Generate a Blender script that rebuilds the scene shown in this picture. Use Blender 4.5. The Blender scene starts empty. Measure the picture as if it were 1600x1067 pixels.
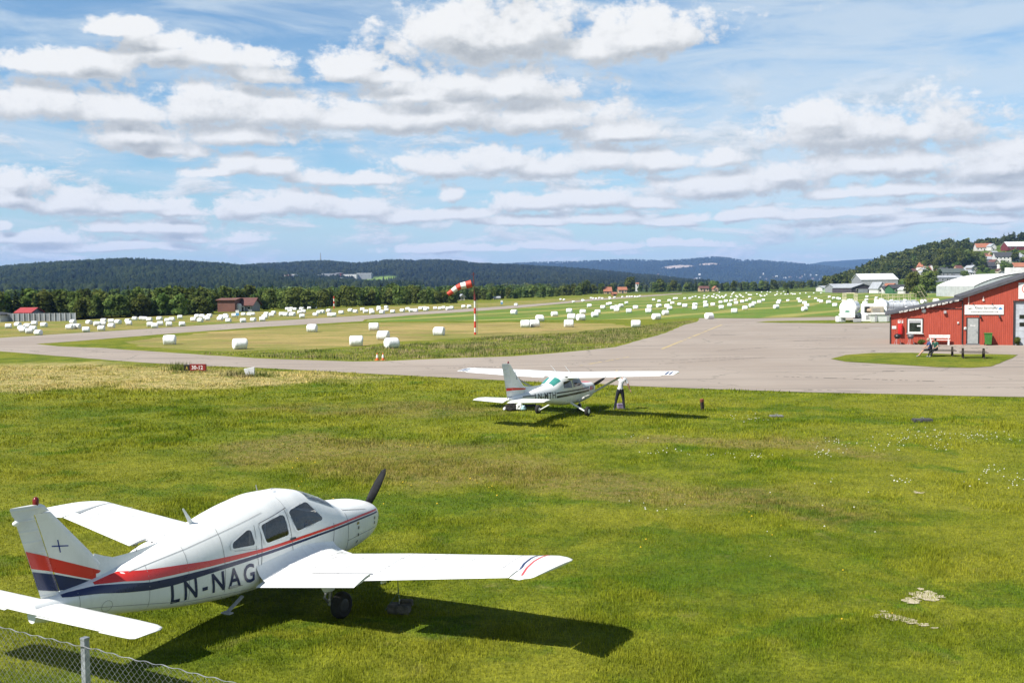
import bpy, bmesh, math, random
import numpy as np
from mathutils import Vector, Matrix, noise as mnoise

random.seed(11)
rng = np.random.default_rng(5)
SC = bpy.context.scene
COL = SC.collection
PI = math.pi
R = math.radians

# ------------------------------------------------------------------ camera
CF, CYH, CH, CR = 1620.0, 447.0, 5.4, -0.01      # focal (px of a 1600 px wide frame), horizon row, height, roll
CPT = math.atan2(533.5 - CYH, CF)
c_, s_ = math.cos(CPT), math.sin(CPT)
V_R, V_F, V_U = Vector((1, 0, 0)), Vector((0, c_, -s_)), Vector((0, s_, c_))
CAMP = Vector((0, 0, CH))

def ray(u, v):
    """direction of the photograph's pixel (1600 wide) in world space"""
    xx, yy = u - 800, v - 533.5
    x = xx * math.cos(CR) + yy * math.sin(CR)
    y = -xx * math.sin(CR) + yy * math.cos(CR)
    return V_F * CF + V_R * x - V_U * y

def g(u, v, z=0.0):
    d = ray(u, v)
    t = (z - CH) / d.z
    p = CAMP + d * t
    return Vector((p.x, p.y, z))

def at(u, D, z=0.0):
    """point at forward distance D under/over pixel column u"""
    d = ray(u, CYH)
    return Vector((d.x / d.y * D, D, z))

def zat(u, v, D):
    d = ray(u, v)
    return CH + d.z / d.y * D

def onplane(u, v, o, n):
    d = ray(u, v)
    return CAMP + d * ((o - CAMP).dot(n) / d.dot(n))

cam_d = bpy.data.cameras.new("camera")
cam = bpy.data.objects.new("camera", cam_d)
COL.objects.link(cam)
cr = V_R * math.cos(CR) + V_U * math.sin(CR)
cu = -V_R * math.sin(CR) + V_U * math.cos(CR)
m = Matrix((cr, cu, -V_F)).transposed().to_4x4()
m.translation = CAMP
cam.matrix_world = m
cam_d.sensor_width = 36
cam_d.lens = 36 * CF / 1600
cam_d.clip_start = 0.1
cam_d.clip_end = 40000
SC.camera = cam

# ------------------------------------------------------------------ node helpers
class NT:
    def __init__(s, nt):
        s.nt = nt
    def n(s, typ, **kw):
        nd = s.nt.nodes.new(typ)
        for k, v in kw.items():
            setattr(nd, k, v)
        return nd
    def put(s, sock, v):
        if isinstance(v, bpy.types.NodeSocket):
            s.nt.links.new(v, sock)
        elif v is not None:
            if hasattr(sock, 'default_value'):
                dv = sock.default_value
                if hasattr(dv, '__len__') and len(dv) == 4 and hasattr(v, '__len__') and len(v) == 3:
                    v = (*v, 1)
                sock.default_value = v
    def math(s, op, a, b=None, c=None, clamp=False):
        nd = s.n('ShaderNodeMath', operation=op, use_clamp=clamp)
        for i, v in enumerate((a, b, c)):
            if v is not None:
                s.put(nd.inputs[i], v)
        return nd.outputs[0]
    def vec(s, op, a, b=None, c=None, out=0):
        nd = s.n('ShaderNodeVectorMath', operation=op)
        for i, v in enumerate((a, b, c)):
            if v is not None:
                s.put(nd.inputs[i], v)
        return nd.outputs[out]
    def mix(s, f, a, b, typ='MIX'):
        nd = s.n('ShaderNodeMix', data_type='RGBA', blend_type=typ)
        s.put(nd.inputs[0], f); s.put(nd.inputs[6], a); s.put(nd.inputs[7], b)
        return nd.outputs[2]
    def noise(s, vec, scale, detail=4, rough=.55, out=0, dist=0.0, dim='3D'):
        nd = s.n('ShaderNodeTexNoise', noise_dimensions=dim)
        s.put(nd.inputs['Vector'], vec)
        nd.inputs['Scale'].default_value = scale
        nd.inputs['Detail'].default_value = detail
        nd.inputs['Roughness'].default_value = rough
        nd.inputs['Distortion'].default_value = dist
        return nd.outputs[out]
    def ss(s, x, a, b):
        nd = s.n('ShaderNodeMapRange', interpolation_type='SMOOTHSTEP')
        s.put(nd.inputs[0], x); s.put(nd.inputs[1], a); s.put(nd.inputs[2], b)
        return nd.outputs[0]
    def lin(s, x, a, b, c=0.0, d=1.0):
        nd = s.n('ShaderNodeMapRange')
        for i, v in enumerate((x, a, b, c, d)):
            s.put(nd.inputs[i], v)
        return nd.outputs[0]

MATS = {}
def newmat(name):
    m = bpy.data.materials.new(name)
    m.use_nodes = True
    nt = m.node_tree
    nt.nodes.clear()
    t = NT(nt)
    out = t.n('ShaderNodeOutputMaterial')
    MATS[name] = m
    return m, t, out

def mat(name, col, rough=.6, var=.12, vs=6.0, bump=0.0, bs=40.0, metal=0.0, spec=.4, coat=0.0, tint=None, world=False):
    """plain paint / metal / cloth with procedural unevenness and a little bump"""
    m, t, out = newmat(name)
    col = tuple(x * .82 for x in col)
    p = t.n('ShaderNodeBsdfPrincipled')
    if world:
        co = t.n('ShaderNodeNewGeometry').outputs['Position']
    else:
        co = t.n('ShaderNodeTexCoord').outputs['Object']
    n1 = t.noise(co, vs, 5, .6)
    dark = tuple(x * (1 - var * 1.6) for x in col) if tint is None else tint
    lite = tuple(min(1, x * (1 + var * .6)) for x in col)
    c = t.mix(t.ss(n1, .3, .72), dark, lite)
    t.put(p.inputs['Base Color'], c)
    t.put(p.inputs['Roughness'], t.lin(n1, 0, 1, max(0, rough - .12), min(1, rough + .12)))
    p.inputs['Metallic'].default_value = metal
    p.inputs['Specular IOR Level'].default_value = spec
    p.inputs['Coat Weight'].default_value = coat
    if bump:
        b = t.n('ShaderNodeBump')
        b.inputs['Strength'].default_value = bump
        b.inputs['Distance'].default_value = .02
        t.put(b.inputs['Height'], t.noise(co, bs, 4, .6))
        t.put(p.inputs['Normal'], b.outputs[0])
    t.put(out.inputs[0], p.outputs[0])
    return m

# ------------------------------------------------------------------ mesh builder
class MB:
    def __init__(s):
        s.v, s.f, s.m = [], [], []
    def add(s, vs, fs, m=0):
        o = len(s.v)
        s.v.extend(tuple(v) for v in vs)
        s.f.extend(tuple(i + o for i in f) for f in fs)
        s.m.extend([m] * len(fs))
        return s
    def box(s, c, d, m=0, M=None, rz=0):
        x, y, z = (k / 2 for k in d)
        vs = [Vector((a * x, b * y, e * z)) for a in (-1, 1) for b in (-1, 1) for e in (-1, 1)]
        if rz:
            rm = Matrix.Rotation(rz, 3, 'Z')
            vs = [rm @ v for v in vs]
        vs = [v + Vector(c) for v in vs]
        if M is not None:
            vs = [M @ v for v in vs]
        return s.add(vs, [(0, 1, 3, 2), (4, 6, 7, 5), (0, 4, 5, 1), (2, 3, 7, 6), (0, 2, 6, 4), (1, 5, 7, 3)], m)
    def bbox(s, c, d, b=.01, m=0, M=None, rz=0):
        """box with chamfered edges"""
        x, y, z = (k / 2 for k in d)
        b = min(b, x * .9, y * .9, z * .9)
        bm = bmesh.new()
        bmesh.ops.create_cube(bm, size=1)
        for v in bm.verts:
            v.co = Vector((v.co.x * d[0], v.co.y * d[1], v.co.z * d[2]))
        bmesh.ops.bevel(bm, geom=bm.edges[:], offset=b, segments=2, affect='EDGES', profile=.6)
        rm = Matrix.Rotation(rz, 3, 'Z')
        vs = [rm @ v.co + Vector(c) for v in bm.verts]
        if M is not None:
            vs = [M @ v for v in vs]
        bm.verts.index_update()
        s.add(vs, [tuple(q.index for q in f.verts) for f in bm.faces], m)
        bm.free()
        return s
    def cyl(s, p0, p1, r0, r1=None, n=12, m=0, caps=True):
        r1 = r0 if r1 is None else r1
        p0, p1 = Vector(p0), Vector(p1)
        a = (p1 - p0).normalized()
        q = a.to_track_quat('Z', 'Y')
        vs = []
        for p, r in ((p0, r0), (p1, r1)):
            for k in range(n):
                vs.append(p + q @ Vector((math.cos(2 * PI * k / n) * r, math.sin(2 * PI * k / n) * r, 0)))
        fs = [(k, (k + 1) % n, n + (k + 1) % n, n + k) for k in range(n)]
        if caps:
            fs += [tuple(range(n - 1, -1, -1)), tuple(range(n, 2 * n))]
        return s.add(vs, fs, m)
    def path(s, pts, r, n=6, m=0):
        for a, b in zip(pts[:-1], pts[1:]):
            s.cyl(a, b, r, r, n, m)
        return s
    def lathe(s, prof, n=20, M=None, m=0, caps=True):
        """profile [(r, z)] round local Z"""
        vs = []
        for r, z in prof:
            for k in range(n):
                vs.append(Vector((r * math.cos(2 * PI * k / n), r * math.sin(2 * PI * k / n), z)))
        fs = []
        for i in range(len(prof) - 1):
            for k in range(n):
                fs.append((i * n + k, i * n + (k + 1) % n, (i + 1) * n + (k + 1) % n, (i + 1) * n + k))
        if caps:
            fs += [tuple(range(n - 1, -1, -1)), tuple((len(prof) - 1) * n + k for k in range(n))]
        if M is not None:
            vs = [M @ v for v in vs]
        return s.add(vs, fs, m)
    def loft(s, rings, m=0, caps=True, closed=True):
        n = len(rings[0])
        vs = [v for r in rings for v in r]
        fs = []
        for i in range(len(rings) - 1):
            for k in range(n if closed else n - 1):
                k2 = (k + 1) % n
                fs.append((i * n + k, i * n + k2, (i + 1) * n + k2, (i + 1) * n + k))
        if caps:
            fs += [tuple(range(n - 1, -1, -1)), tuple((len(rings) - 1) * n + k for k in range(n))]
        return s.add(vs, fs, m)
    def prism(s, poly, y0, y1, m=0, M=None):
        """polygon in (x,z) extruded along y"""
        n = len(poly)
        vs = [Vector((x, y0, z)) for x, z in poly] + [Vector((x, y1, z)) for x, z in poly]
        if M is not None:
            vs = [M @ v for v in vs]
        fs = [tuple(range(n)), tuple(range(2 * n - 1, n - 1, -1))]
        fs += [(k, k + n, (k + 1) % n + n, (k + 1) % n) for k in range(n)]
        return s.add(vs, fs, m)
    def build(s, name, mats, parent=None, smooth=None, loc=None, fix=True):
        me = bpy.data.meshes.new(name)
        me.from_pydata(s.v, [], s.f)
        if not isinstance(mats, (list, tuple)):
            mats = [mats]
        for q in mats:
            me.materials.append(q)
        if len(mats) > 1:
            me.polygons.foreach_set('material_index', s.m)
        if fix:
            bm = bmesh.new(); bm.from_mesh(me)
            bmesh.ops.remove_doubles(bm, verts=bm.verts, dist=1e-5)
            bmesh.ops.recalc_face_normals(bm, faces=bm.faces)
            bm.to_mesh(me); bm.free()
        if smooth is not None:
            me.polygons.foreach_set('use_smooth', [True] * len(me.polygons))
            me.set_sharp_from_angle(angle=R(smooth))
        me.update()
        o = bpy.data.objects.new(name, me)
        COL.objects.link(o)
        if parent is not None:
            o.parent = parent
        if loc is not None:
            o.location = loc
        return o

def npmesh(name, V, F, mats, smooth=False, mi=None):
    """fast mesh from numpy arrays, F is (n,3) or (n,4)"""
    me = bpy.data.meshes.new(name)
    k = F.shape[1]
    me.vertices.add(len(V)); me.vertices.foreach_set('co', np.asarray(V, np.float32).ravel())
    me.loops.add(F.size); me.loops.foreach_set('vertex_index', F.astype(np.int32).ravel())
    me.polygons.add(len(F))
    me.polygons.foreach_set('loop_start', np.arange(0, F.size, k, dtype=np.int32))
    for q in (mats if isinstance(mats, (list, tuple)) else [mats]):
        me.materials.append(q)
    if mi is not None:
        me.polygons.foreach_set('material_index', np.asarray(mi, np.int32))
    if smooth:
        me.polygons.foreach_set('use_smooth', np.ones(len(F), bool))
    me.update(calc_edges=True)
    return me

def link(name, me, parent=None, loc=None):
    o = bpy.data.objects.new(name, me)
    COL.objects.link(o)
    if parent is not None: o.parent = parent
    if loc is not None: o.location = loc
    return o

def tag(o, label=None, cat=None, group=None, kind=None):
    if label: o['label'] = label
    if cat: o['category'] = cat
    if group: o['group'] = group
    if kind: o['kind'] = kind
    return o

def thing(name, label, cat, loc=(0, 0, 0), rz=0, group=None):
    o = bpy.data.objects.new(name, None)
    o.empty_display_size = .2
    COL.objects.link(o)
    o.location = loc
    o.rotation_euler = (0, 0, rz)
    return tag(o, label, cat, group)

def kids(o):
    return [x for x in bpy.data.objects if x.parent is o]

def copy_tree(o, loc=None, rz=None, label=None, group=None, scale=None, tree=None):
    tree = tree if tree is not None else kids(o)
    c = o.copy(); COL.objects.link(c)
    if loc is not None: c.location = loc
    if rz is not None: c.rotation_euler = (0, 0, rz)
    if scale is not None: c.scale = (scale,) * 3 if not hasattr(scale, '__len__') else scale
    if label: c['label'] = label
    if group: c['group'] = group
    for ch in tree:
        d = ch.copy(); COL.objects.link(d); d.parent = c
    return c

def text_mesh(body, width, height, align='CENTER', cuts=0, spacing=1.0, bold=0.0):
    """flat lettering (built-in font) as vertices (x,y in metres) and faces, x from 0..width, y from 0..height"""
    cu_ = bpy.data.curves.new('lettering', 'FONT')
    cu_.body = body
    cu_.space_character = spacing
    cu_.offset = bold
    cu_.resolution_u = 3
    ob = bpy.data.objects.new('lettering', cu_)
    COL.objects.link(ob)
    dg = bpy.context.evaluated_depsgraph_get()
    me = bpy.data.meshes.new_from_object(ob.evaluated_get(dg))
    bpy.data.objects.remove(ob); bpy.data.curves.remove(cu_)
    bm = bmesh.new(); bm.from_mesh(me); bpy.data.meshes.remove(me)
    bmesh.ops.triangulate(bm, faces=bm.faces[:])
    xs = [v.co.x for v in bm.verts]; ys = [v.co.y for v in bm.verts]
    x0, x1, y0, y1 = min(xs), max(xs), min(ys), max(ys)
    for v in bm.verts:
        v.co = Vector(((v.co.x - x0) / (x1 - x0) * width, (v.co.y - y0) / (y1 - y0) * height, 0))
    for k in range(1, cuts):
        bmesh.ops.bisect_plane(bm, geom=bm.verts[:] + bm.edges[:] + bm.faces[:], plane_co=(0, height * k / cuts, 0), plane_no=(0, 1, 0))
    if cuts:
        for k in range(1, int(width / height * cuts / 2)):
            bmesh.ops.bisect_plane(bm, geom=bm.verts[:] + bm.edges[:] + bm.faces[:], plane_co=(k * height / cuts * 2, 0, 0), plane_no=(1, 0, 0))
    bm.verts.index_update()
    vs = [v.co.copy() for v in bm.verts]
    fs = [tuple(v.index for v in f.verts) for f in bm.faces]
    bm.free()
    return vs, fs
# ------------------------------------------------------------------ sun, sky, clouds
HAZE_D = 6.4e-5
SUN_EL, SUN_AZ = R(48), R(235)        # azimuth clockwise from +Y: behind the camera, to its left
sd = Vector((math.sin(SUN_AZ) * math.cos(SUN_EL), math.cos(SUN_AZ) * math.cos(SUN_EL), math.sin(SUN_EL)))
sl = bpy.data.lights.new("sun", 'SUN')
sl.energy = 5.0
sl.angle = R(.53)
sl.color = (1, .955, .88)
so = bpy.data.objects.new("sun", sl)
COL.objects.link(so)
so.rotation_euler = sd.to_track_quat('Z', 'Y').to_euler()
so.location = (0, 0, 60)

W = bpy.data.worlds.new("World")
SC.world = W
W.use_nodes = True
W.node_tree.nodes.clear()
t = NT(W.node_tree)

# cumulus placed in the sky by direction: (pixel column, pixel row, half width, half height)
CL = [(760,62,128,66),(700,48,60,42),(840,52,60,48),(1005,62,125,42),(930,80,60,30),(800,142,110,38),(720,128,60,24),
 (330,95,105,26),(200,45,48,16),(260,72,55,18),(400,118,60,16),(50,102,95,22),(130,90,30,14),
 (50,165,120,36),(190,180,95,26),(330,170,95,36),(430,178,110,36),(560,190,120,26),(690,185,110,34),(850,190,130,34),(960,208,80,20),
 (215,215,78,28),(265,236,55,14),(370,212,85,22),(545,110,58,26),(610,122,50,16),(650,150,70,26),
 (372,262,36,20),(424,268,34,16),(335,270,50,9),
 (680,265,70,24),(770,258,75,28),(860,264,70,22),(950,255,80,26),(1030,256,60,18),(560,284,80,12),
 (1360,208,136,40),(1300,195,60,30),(1440,205,70,34),(1340,266,70,22),(1440,260,80,28),(1550,262,110,34),
 (1135,252,32,18),(1150,295,108,24),(1220,278,50,22),(707,308,22,17),
 (20,312,60,24),(110,322,70,20),(210,322,80,15),(285,331,45,9),(25,288,34,18),(400,330,60,19),(480,327,60,22),(560,332,50,15),
 (850,320,45,18),(930,316,70,20),(1005,322,50,13),(820,322,60,18),(840,349,60,9),(930,345,70,12),(1040,350,60,8),(640,343,60,12),(720,339,50,13),(790,347,60,8),
 (185,356,40,10),(275,358,46,13),(300,373,40,8),(370,371,45,9),(10,354,14,11),(60,374,75,11),
 (1320,306,60,11),(1410,300,70,13),(1520,297,70,13),(1470,322,60,11),(1570,318,70,16),(1270,338,50,8),(1350,334,60,10),(1440,340,50,7),(1080,342,50,8),(1170,338,60,10),(700,390,75,8),(760,388,50,6),(860,384,60,8),(960,386,50,6),(1060,383,60,7),(160,388,120,8),(1450,348,150,8)]

def dirc(u, v):
    d = ray(u, v).normalized()
    return math.atan2(d.x, d.y), d.z / math.hypot(d.x, d.y)

grp = bpy.data.node_groups.new("cloud_body", 'ShaderNodeTree')
grp.interface.new_socket("P", in_out='INPUT', socket_type='NodeSocketVector')
grp.interface.new_socket("D", in_out='OUTPUT', socket_type='NodeSocketFloat')
grp.interface.new_socket("S", in_out='OUTPUT', socket_type='NodeSocketFloat')
q = NT(grp)
gi = q.n('NodeGroupInput'); go = q.n('NodeGroupOutput')
P = gi.outputs[0]
# turbulent warp, finer close to the horizon
sp = q.n('ShaderNodeSeparateXYZ'); q.put(sp.inputs[0], P)
elc = q.math('MAXIMUM', sp.outputs[1], 0.0)
lg = q.math('ADD', elc, .045)
cmb = q.n('ShaderNodeCombineXYZ')
q.put(cmb.inputs[0], q.math('DIVIDE', sp.outputs[0], q.math('ADD', lg, .012)))
q.put(cmb.inputs[1], q.math('MULTIPLY', q.math('LOGARITHM', q.math('ADD', lg, .012), 2.718), 1.3))
LP = cmb.outputs[0]
LV = q.vec('MULTIPLY', P, (1, 1.35, 1))
hi_ = q.ss(elc, .05, .17)
n1 = q.noise(LV, 12, 6, .6, dist=.15)
n2 = q.noise(LV, 40, 5, .62)
n1c = q.noise(LV, 11, 3, .5, out=1)
vr = q.n('ShaderNodeTexVoronoi', feature='F1', voronoi_dimensions='2D', normalize=True)
vr.inputs['Scale'].default_value = 26; vr.inputs['Detail'].default_value = 3.0; vr.inputs['Roughness'].default_value = .6; vr.inputs['Lacunarity'].default_value = 2.4
q.put(vr.inputs['Vector'], q.vec('ADD', LV, q.vec('MULTIPLY', q.vec('SUBTRACT', q.noise(LV, 30, 3, .5, out=1), (.5, .5, .5)), (.024, .024, 0))))
bil = q.math('SUBTRACT', .40, vr.outputs['Distance'])
warp = q.vec('MULTIPLY', q.vec('SUBTRACT', n1c, (.5, .5, .5)), (.028, .014, 0))
PW = q.vec('ADD', P, warp)
acc = None
for (u, v, ru, rv) in CL:
    a, e = dirc(u, v)
    ra, re = ru / CF * 1.1, rv / CF * 1.12
    o1 = q.vec('MULTIPLY_ADD', PW, (1 / ra, 1 / re, 0), (-a / ra, -e / re, 0))
    o2 = q.vec('MAXIMUM', o1, q.vec('MULTIPLY', o1, (-1, -1.9, 0)))
    L = q.vec('LENGTH', o2, out=1)
    acc = L if acc is None else q.math('SMOOTH_MIN', acc, L, .12)
body = q.math('SUBTRACT', 1.0, acc)
body = q.math('MAXIMUM', body, -.95)
tot = q.math('ADD', body, q.math('MULTIPLY', q.math('SUBTRACT', n1, .5), q.math('MULTIPLY_ADD', hi_, 1.6, .9)))
tot = q.math('ADD', tot, q.math('MULTIPLY', q.math('SUBTRACT', n2, .5), q.math('MULTIPLY_ADD', hi_, -1.0, 2.3)))
tot = q.math('ADD', tot, q.math('MULTIPLY', bil, 1.5))
n3 = q.noise(LV, 120, 3, .6)
tot = q.math('ADD', tot, q.math('MULTIPLY', q.math('SUBTRACT', n3, .5), .55))
q.put(go.inputs[0], tot)
q.put(go.inputs[1], body)

co = t.n('ShaderNodeTexCoord').outputs['Generated']
sx = t.n('ShaderNodeSeparateXYZ'); t.put(sx.inputs[0], co)
hyp = t.math('SQRT', t.math('ADD', t.math('MULTIPLY', sx.outputs[0], sx.outputs[0]), t.math('MULTIPLY', sx.outputs[1], sx.outputs[1])))
az = t.math('ARCTAN2', sx.outputs[0], sx.outputs[1])
el = t.math('DIVIDE', sx.outputs[2], t.math('MAXIMUM', hyp, .05))
pc = t.n('ShaderNodeCombineXYZ'); t.put(pc.inputs[0], az); t.put(pc.inputs[1], el)
P0 = pc.outputs[0]
def body_at(off):
    nd = t.n('ShaderNodeGroup'); nd.node_tree = grp
    t.put(nd.inputs[0], t.vec('ADD', P0, off) if off else P0)
    return nd.outputs
D0, S0 = body_at(None)
ofs = t.n('ShaderNodeVectorMath', operation='SCALE'); ofs.inputs[0].default_value = (-.0075, .0125, 0); t.put(ofs.inputs['Scale'], t.math('MULTIPLY_ADD', t.math('MAXIMUM', el, 0.0), 4.2, .42))
D1, S1 = body_at(ofs.outputs[0])
mask = t.ss(D0, -.22, .42)
# lit tops, grey undersides
lit = t.ss(t.math('ADD', t.math('MULTIPLY', t.math('SUBTRACT', S0, S1), 1.0), t.math('MULTIPLY', t.math('SUBTRACT', D0, D1), .95)), -1.05, 1.15)
thick = t.ss(D0, .15, 1.3)
shade = t.math('SUBTRACT', 1.0, t.math('MULTIPLY', t.math('SUBTRACT', 1.0, lit), t.math('MULTIPLY_ADD', thick, .35, .65)))
# thin high veil
cv = t.n('ShaderNodeCombineXYZ')
lgw = t.math('ADD', t.math('MAXIMUM', el, 0.0), .05)
t.put(cv.inputs[0], t.math('MULTIPLY_ADD', el, 3.0, t.math('MULTIPLY', az, 4.2)))
t.put(cv.inputs[1], t.math('MULTIPLY', el, 21.0))
vn = t.noise(cv.outputs[0], 1.25, 7, .6, dist=.6)
veil_r = t.ss(az, -.35, .42)
veil = t.math('MULTIPLY', t.ss(t.math('MULTIPLY_ADD', veil_r, .16, vn), .40, .74), .85)
cw = t.n('ShaderNodeCombineXYZ')
lgl = t.math('ADD', t.math('MAXIMUM', el, 0.0), .095)
t.put(cw.inputs[0], t.math('MULTIPLY', az, 13.0))
t.put(cw.inputs[1], t.math('MULTIPLY', t.math('POWER', t.math('MAXIMUM', el, 0.001), .8), 28.0))
def low_at(off):
    return t.noise(t.vec('ADD', cw.outputs[0], off), .95, 8, .64, dist=.35)
B0 = low_at((3.1, 0, 0)); B1 = low_at((3.05, .22, 0))
low_m = t.math('MULTIPLY', t.ss(B0, .47, .60), t.math('SUBTRACT', 1.0, t.ss(el, .10, .24)))
low_l = t.ss(t.math('SUBTRACT', B0, B1), -.16, .13)
low_c = t.mix(low_l, (4.4, 4.9, 5.15), (7.7, 7.8, 7.8))
hz = t.math('SUBTRACT', 1.0, t.ss(el, 0.0, .11))
veil = t.math('MULTIPLY', veil, t.math('SUBTRACT', 1.0, t.math('MULTIPLY', t.ss(el, .35, .9), .8)))  # veil thinned overhead, above the view, to cut its fill light
veil = t.math('MAXIMUM', veil, t.math('MULTIPLY', hz, .62))
sky = t.n('ShaderNodeTexSky', sky_type='NISHITA')
sky.sun_disc = False
sky.sun_elevation = SUN_EL
sky.sun_rotation = SUN_AZ
sky.air_density = 1.0
sky.dust_density = .6
sky.ozone_density = 1.6
zen = t.math('SUBTRACT', 1.0, t.math('MULTIPLY', t.ss(el, .35, 1.3), .5))  # added dimming of the unseen sky overhead, deepens the shade on the grass
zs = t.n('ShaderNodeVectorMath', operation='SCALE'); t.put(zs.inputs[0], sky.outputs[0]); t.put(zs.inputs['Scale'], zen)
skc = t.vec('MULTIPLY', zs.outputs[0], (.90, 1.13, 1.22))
ccol = t.mix(shade, (3.35, 3.65, 3.85), (8.2, 8.2, 8.1))
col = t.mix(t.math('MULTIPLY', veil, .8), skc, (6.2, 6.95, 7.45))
col = t.mix(t.math('MULTIPLY', low_m, .9), col, low_c)
col = t.mix(mask, col, ccol)
bg = t.n('ShaderNodeBackground')
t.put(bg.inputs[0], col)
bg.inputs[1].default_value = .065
ow = t.n('ShaderNodeOutputWorld')
t.put(ow.inputs[0], bg.outputs[0])
W.cycles.sampling_method = 'MANUAL'
W.cycles.sample_map_resolution = 512

SC.view_settings.view_transform = 'Standard'
SC.view_settings.look = 'None'
SC.view_settings.exposure = .85
SC.view_settings.gamma = 1
cy = SC.cycles
cy.max_bounces = 6
cy.diffuse_bounces = 2
cy.glossy_bounces = 3
cy.transmission_bounces = 4
cy.volume_bounces = 0
cy.transparent_max_bounces = 8
# ------------------------------------------------------------------ lawn colours (shared by the ground and the grass blades)
lawn = bpy.data.node_groups.new("lawn_colour", 'ShaderNodeTree')
lawn.interface.new_socket("Color", in_out='OUTPUT', socket_type='NodeSocketColor')
lawn.interface.new_socket("Dry", in_out='OUTPUT', socket_type='NodeSocketFloat')
q = NT(lawn)
go = q.n('NodeGroupOutput')
pos = q.vec('MULTIPLY', q.n('ShaderNodeNewGeometry').outputs['Position'], (1, 1, 0))
big = q.noise(pos, .12, 5, .6)
mid = q.noise(pos, .55, 5, .65)
fine = q.noise(pos, 3.2, 5, .7)
green = q.mix(q.ss(mid, .36, .66), (.104, .146, .010), (.208, .232, .022))
green = q.mix(q.math('MULTIPLY', q.ss(big, .40, .62), .65), green, (.255, .248, .030))
tuft = q.math('MULTIPLY', q.ss(q.noise(pos, .42, 4, .6),   .57, .68), .6)
green = q.mix(tuft, green, (.055, .135, .008))
# worn and strawy patches: (x, y, rx, ry, strength)
def ell(x, y, rx, ry, pw=None):
    d = q.vec('MULTIPLY_ADD', pw, (1 / rx, 1 / ry, 0), (-x / rx, -y / ry, 0))
    return q.vec('LENGTH', d, out=1)
wv = q.vec('MULTIPLY', q.vec('SUBTRACT', q.noise(pos, .16, 5, .6, out=1), (.5, .5, .5)), (14, 14, 0))
pw = q.vec('ADD', pos, wv)
def patch(lst, soft=.5):
    a = None
    for (u, v, rx, ry) in lst:
        p = g(u, v)
        L = ell(p.x, p.y, rx, ry, pw)
        a = L if a is None else q.math('SMOOTH_MIN', a, L, .3)
    return q.math('SUBTRACT', 1.0, q.ss(a, 1 - soft, 1 + soft * .6))
brown = patch([(700, 735, 4.5, 3.2), (860, 750, 4.0, 2.6), (520, 700, 5, 2.6), (1000, 770, 3, 2), (1160, 790, 3.4, 2), (1010, 765, 5, 1.6), (600, 640, 7, 3.2), (1200, 700, 4, 1.5)])
brown = q.math('MULTIPLY', brown, q.ss(fine, .28, .62))
green = q.mix(q.math('MULTIPLY', brown, .8), green, (.235, .185, .075))
lush = patch([(560, 795, 3.2, 1.0), (680, 812, 3.4, 1.2), (800, 800, 3, .8), (1040, 855, 2.2, .8), (1090, 880, 2.0, .8), (560, 835, 1.8, .7), (420, 1035, 1.6, .5), (600, 985, 1.8, .5), (1000, 640, 9, .8), (1330, 653, 6, .8), (1340, 800, 3, .8), (1500, 880, 2.5, .7), (200, 760, 4, 1.0), (1180, 960, 1.6, .5), (150, 640, 12, 2)], .6)
lush = q.math('MULTIPLY', lush, q.ss(q.noise(pos, 1.1, 5, .65), .30, .58))
green = q.mix(q.math('MULTIPLY', lush, .72), green, (.062, .128, .009))
straw = patch([(60, 592, 15, 6), (200, 592, 15, 6.5), (330, 598, 9, 4), (-120, 585, 20, 9), (430, 592, 8, 2.5)], .4)
straw = q.math('MULTIPLY', straw, q.ss(q.noise(pos, .9, 5, .7), .3, .55))
green = q.mix(q.math('MULTIPLY', straw, .9), green, (.50, .40, .20))
wear = q.math('MULTIPLY', q.ss(q.noise(pos, .85, 6, .72), .57, .74), .5)
green = q.mix(wear, green, (.28, .25, .10))
# beyond the aerodrome the plain is farmland and scrub
sy = q.n('ShaderNodeSeparateXYZ'); q.put(sy.inputs[0], pos)
farm = q.mix(q.ss(q.noise(pos, .004, 4, .6), .42, .6), (.03, .055, .014), (.09, .13, .025))
green = q.mix(q.ss(sy.outputs[1], 520, 800), green, farm)
clump = q.noise(pos, 1.5, 4, .65)
val = q.math('ADD', q.math('MULTIPLY', q.ss(fine, .3, .7), .55), q.math('MULTIPLY', q.ss(clump, .3, .68), .45))
gm = q.vec('MULTIPLY', green, q.mix(val, (.70, .74, .68), (1.22, 1.19, 1.08)))
q.put(go.inputs[0], gm)
q.put(go.inputs[1], q.math('MAXIMUM', straw, brown))

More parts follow.
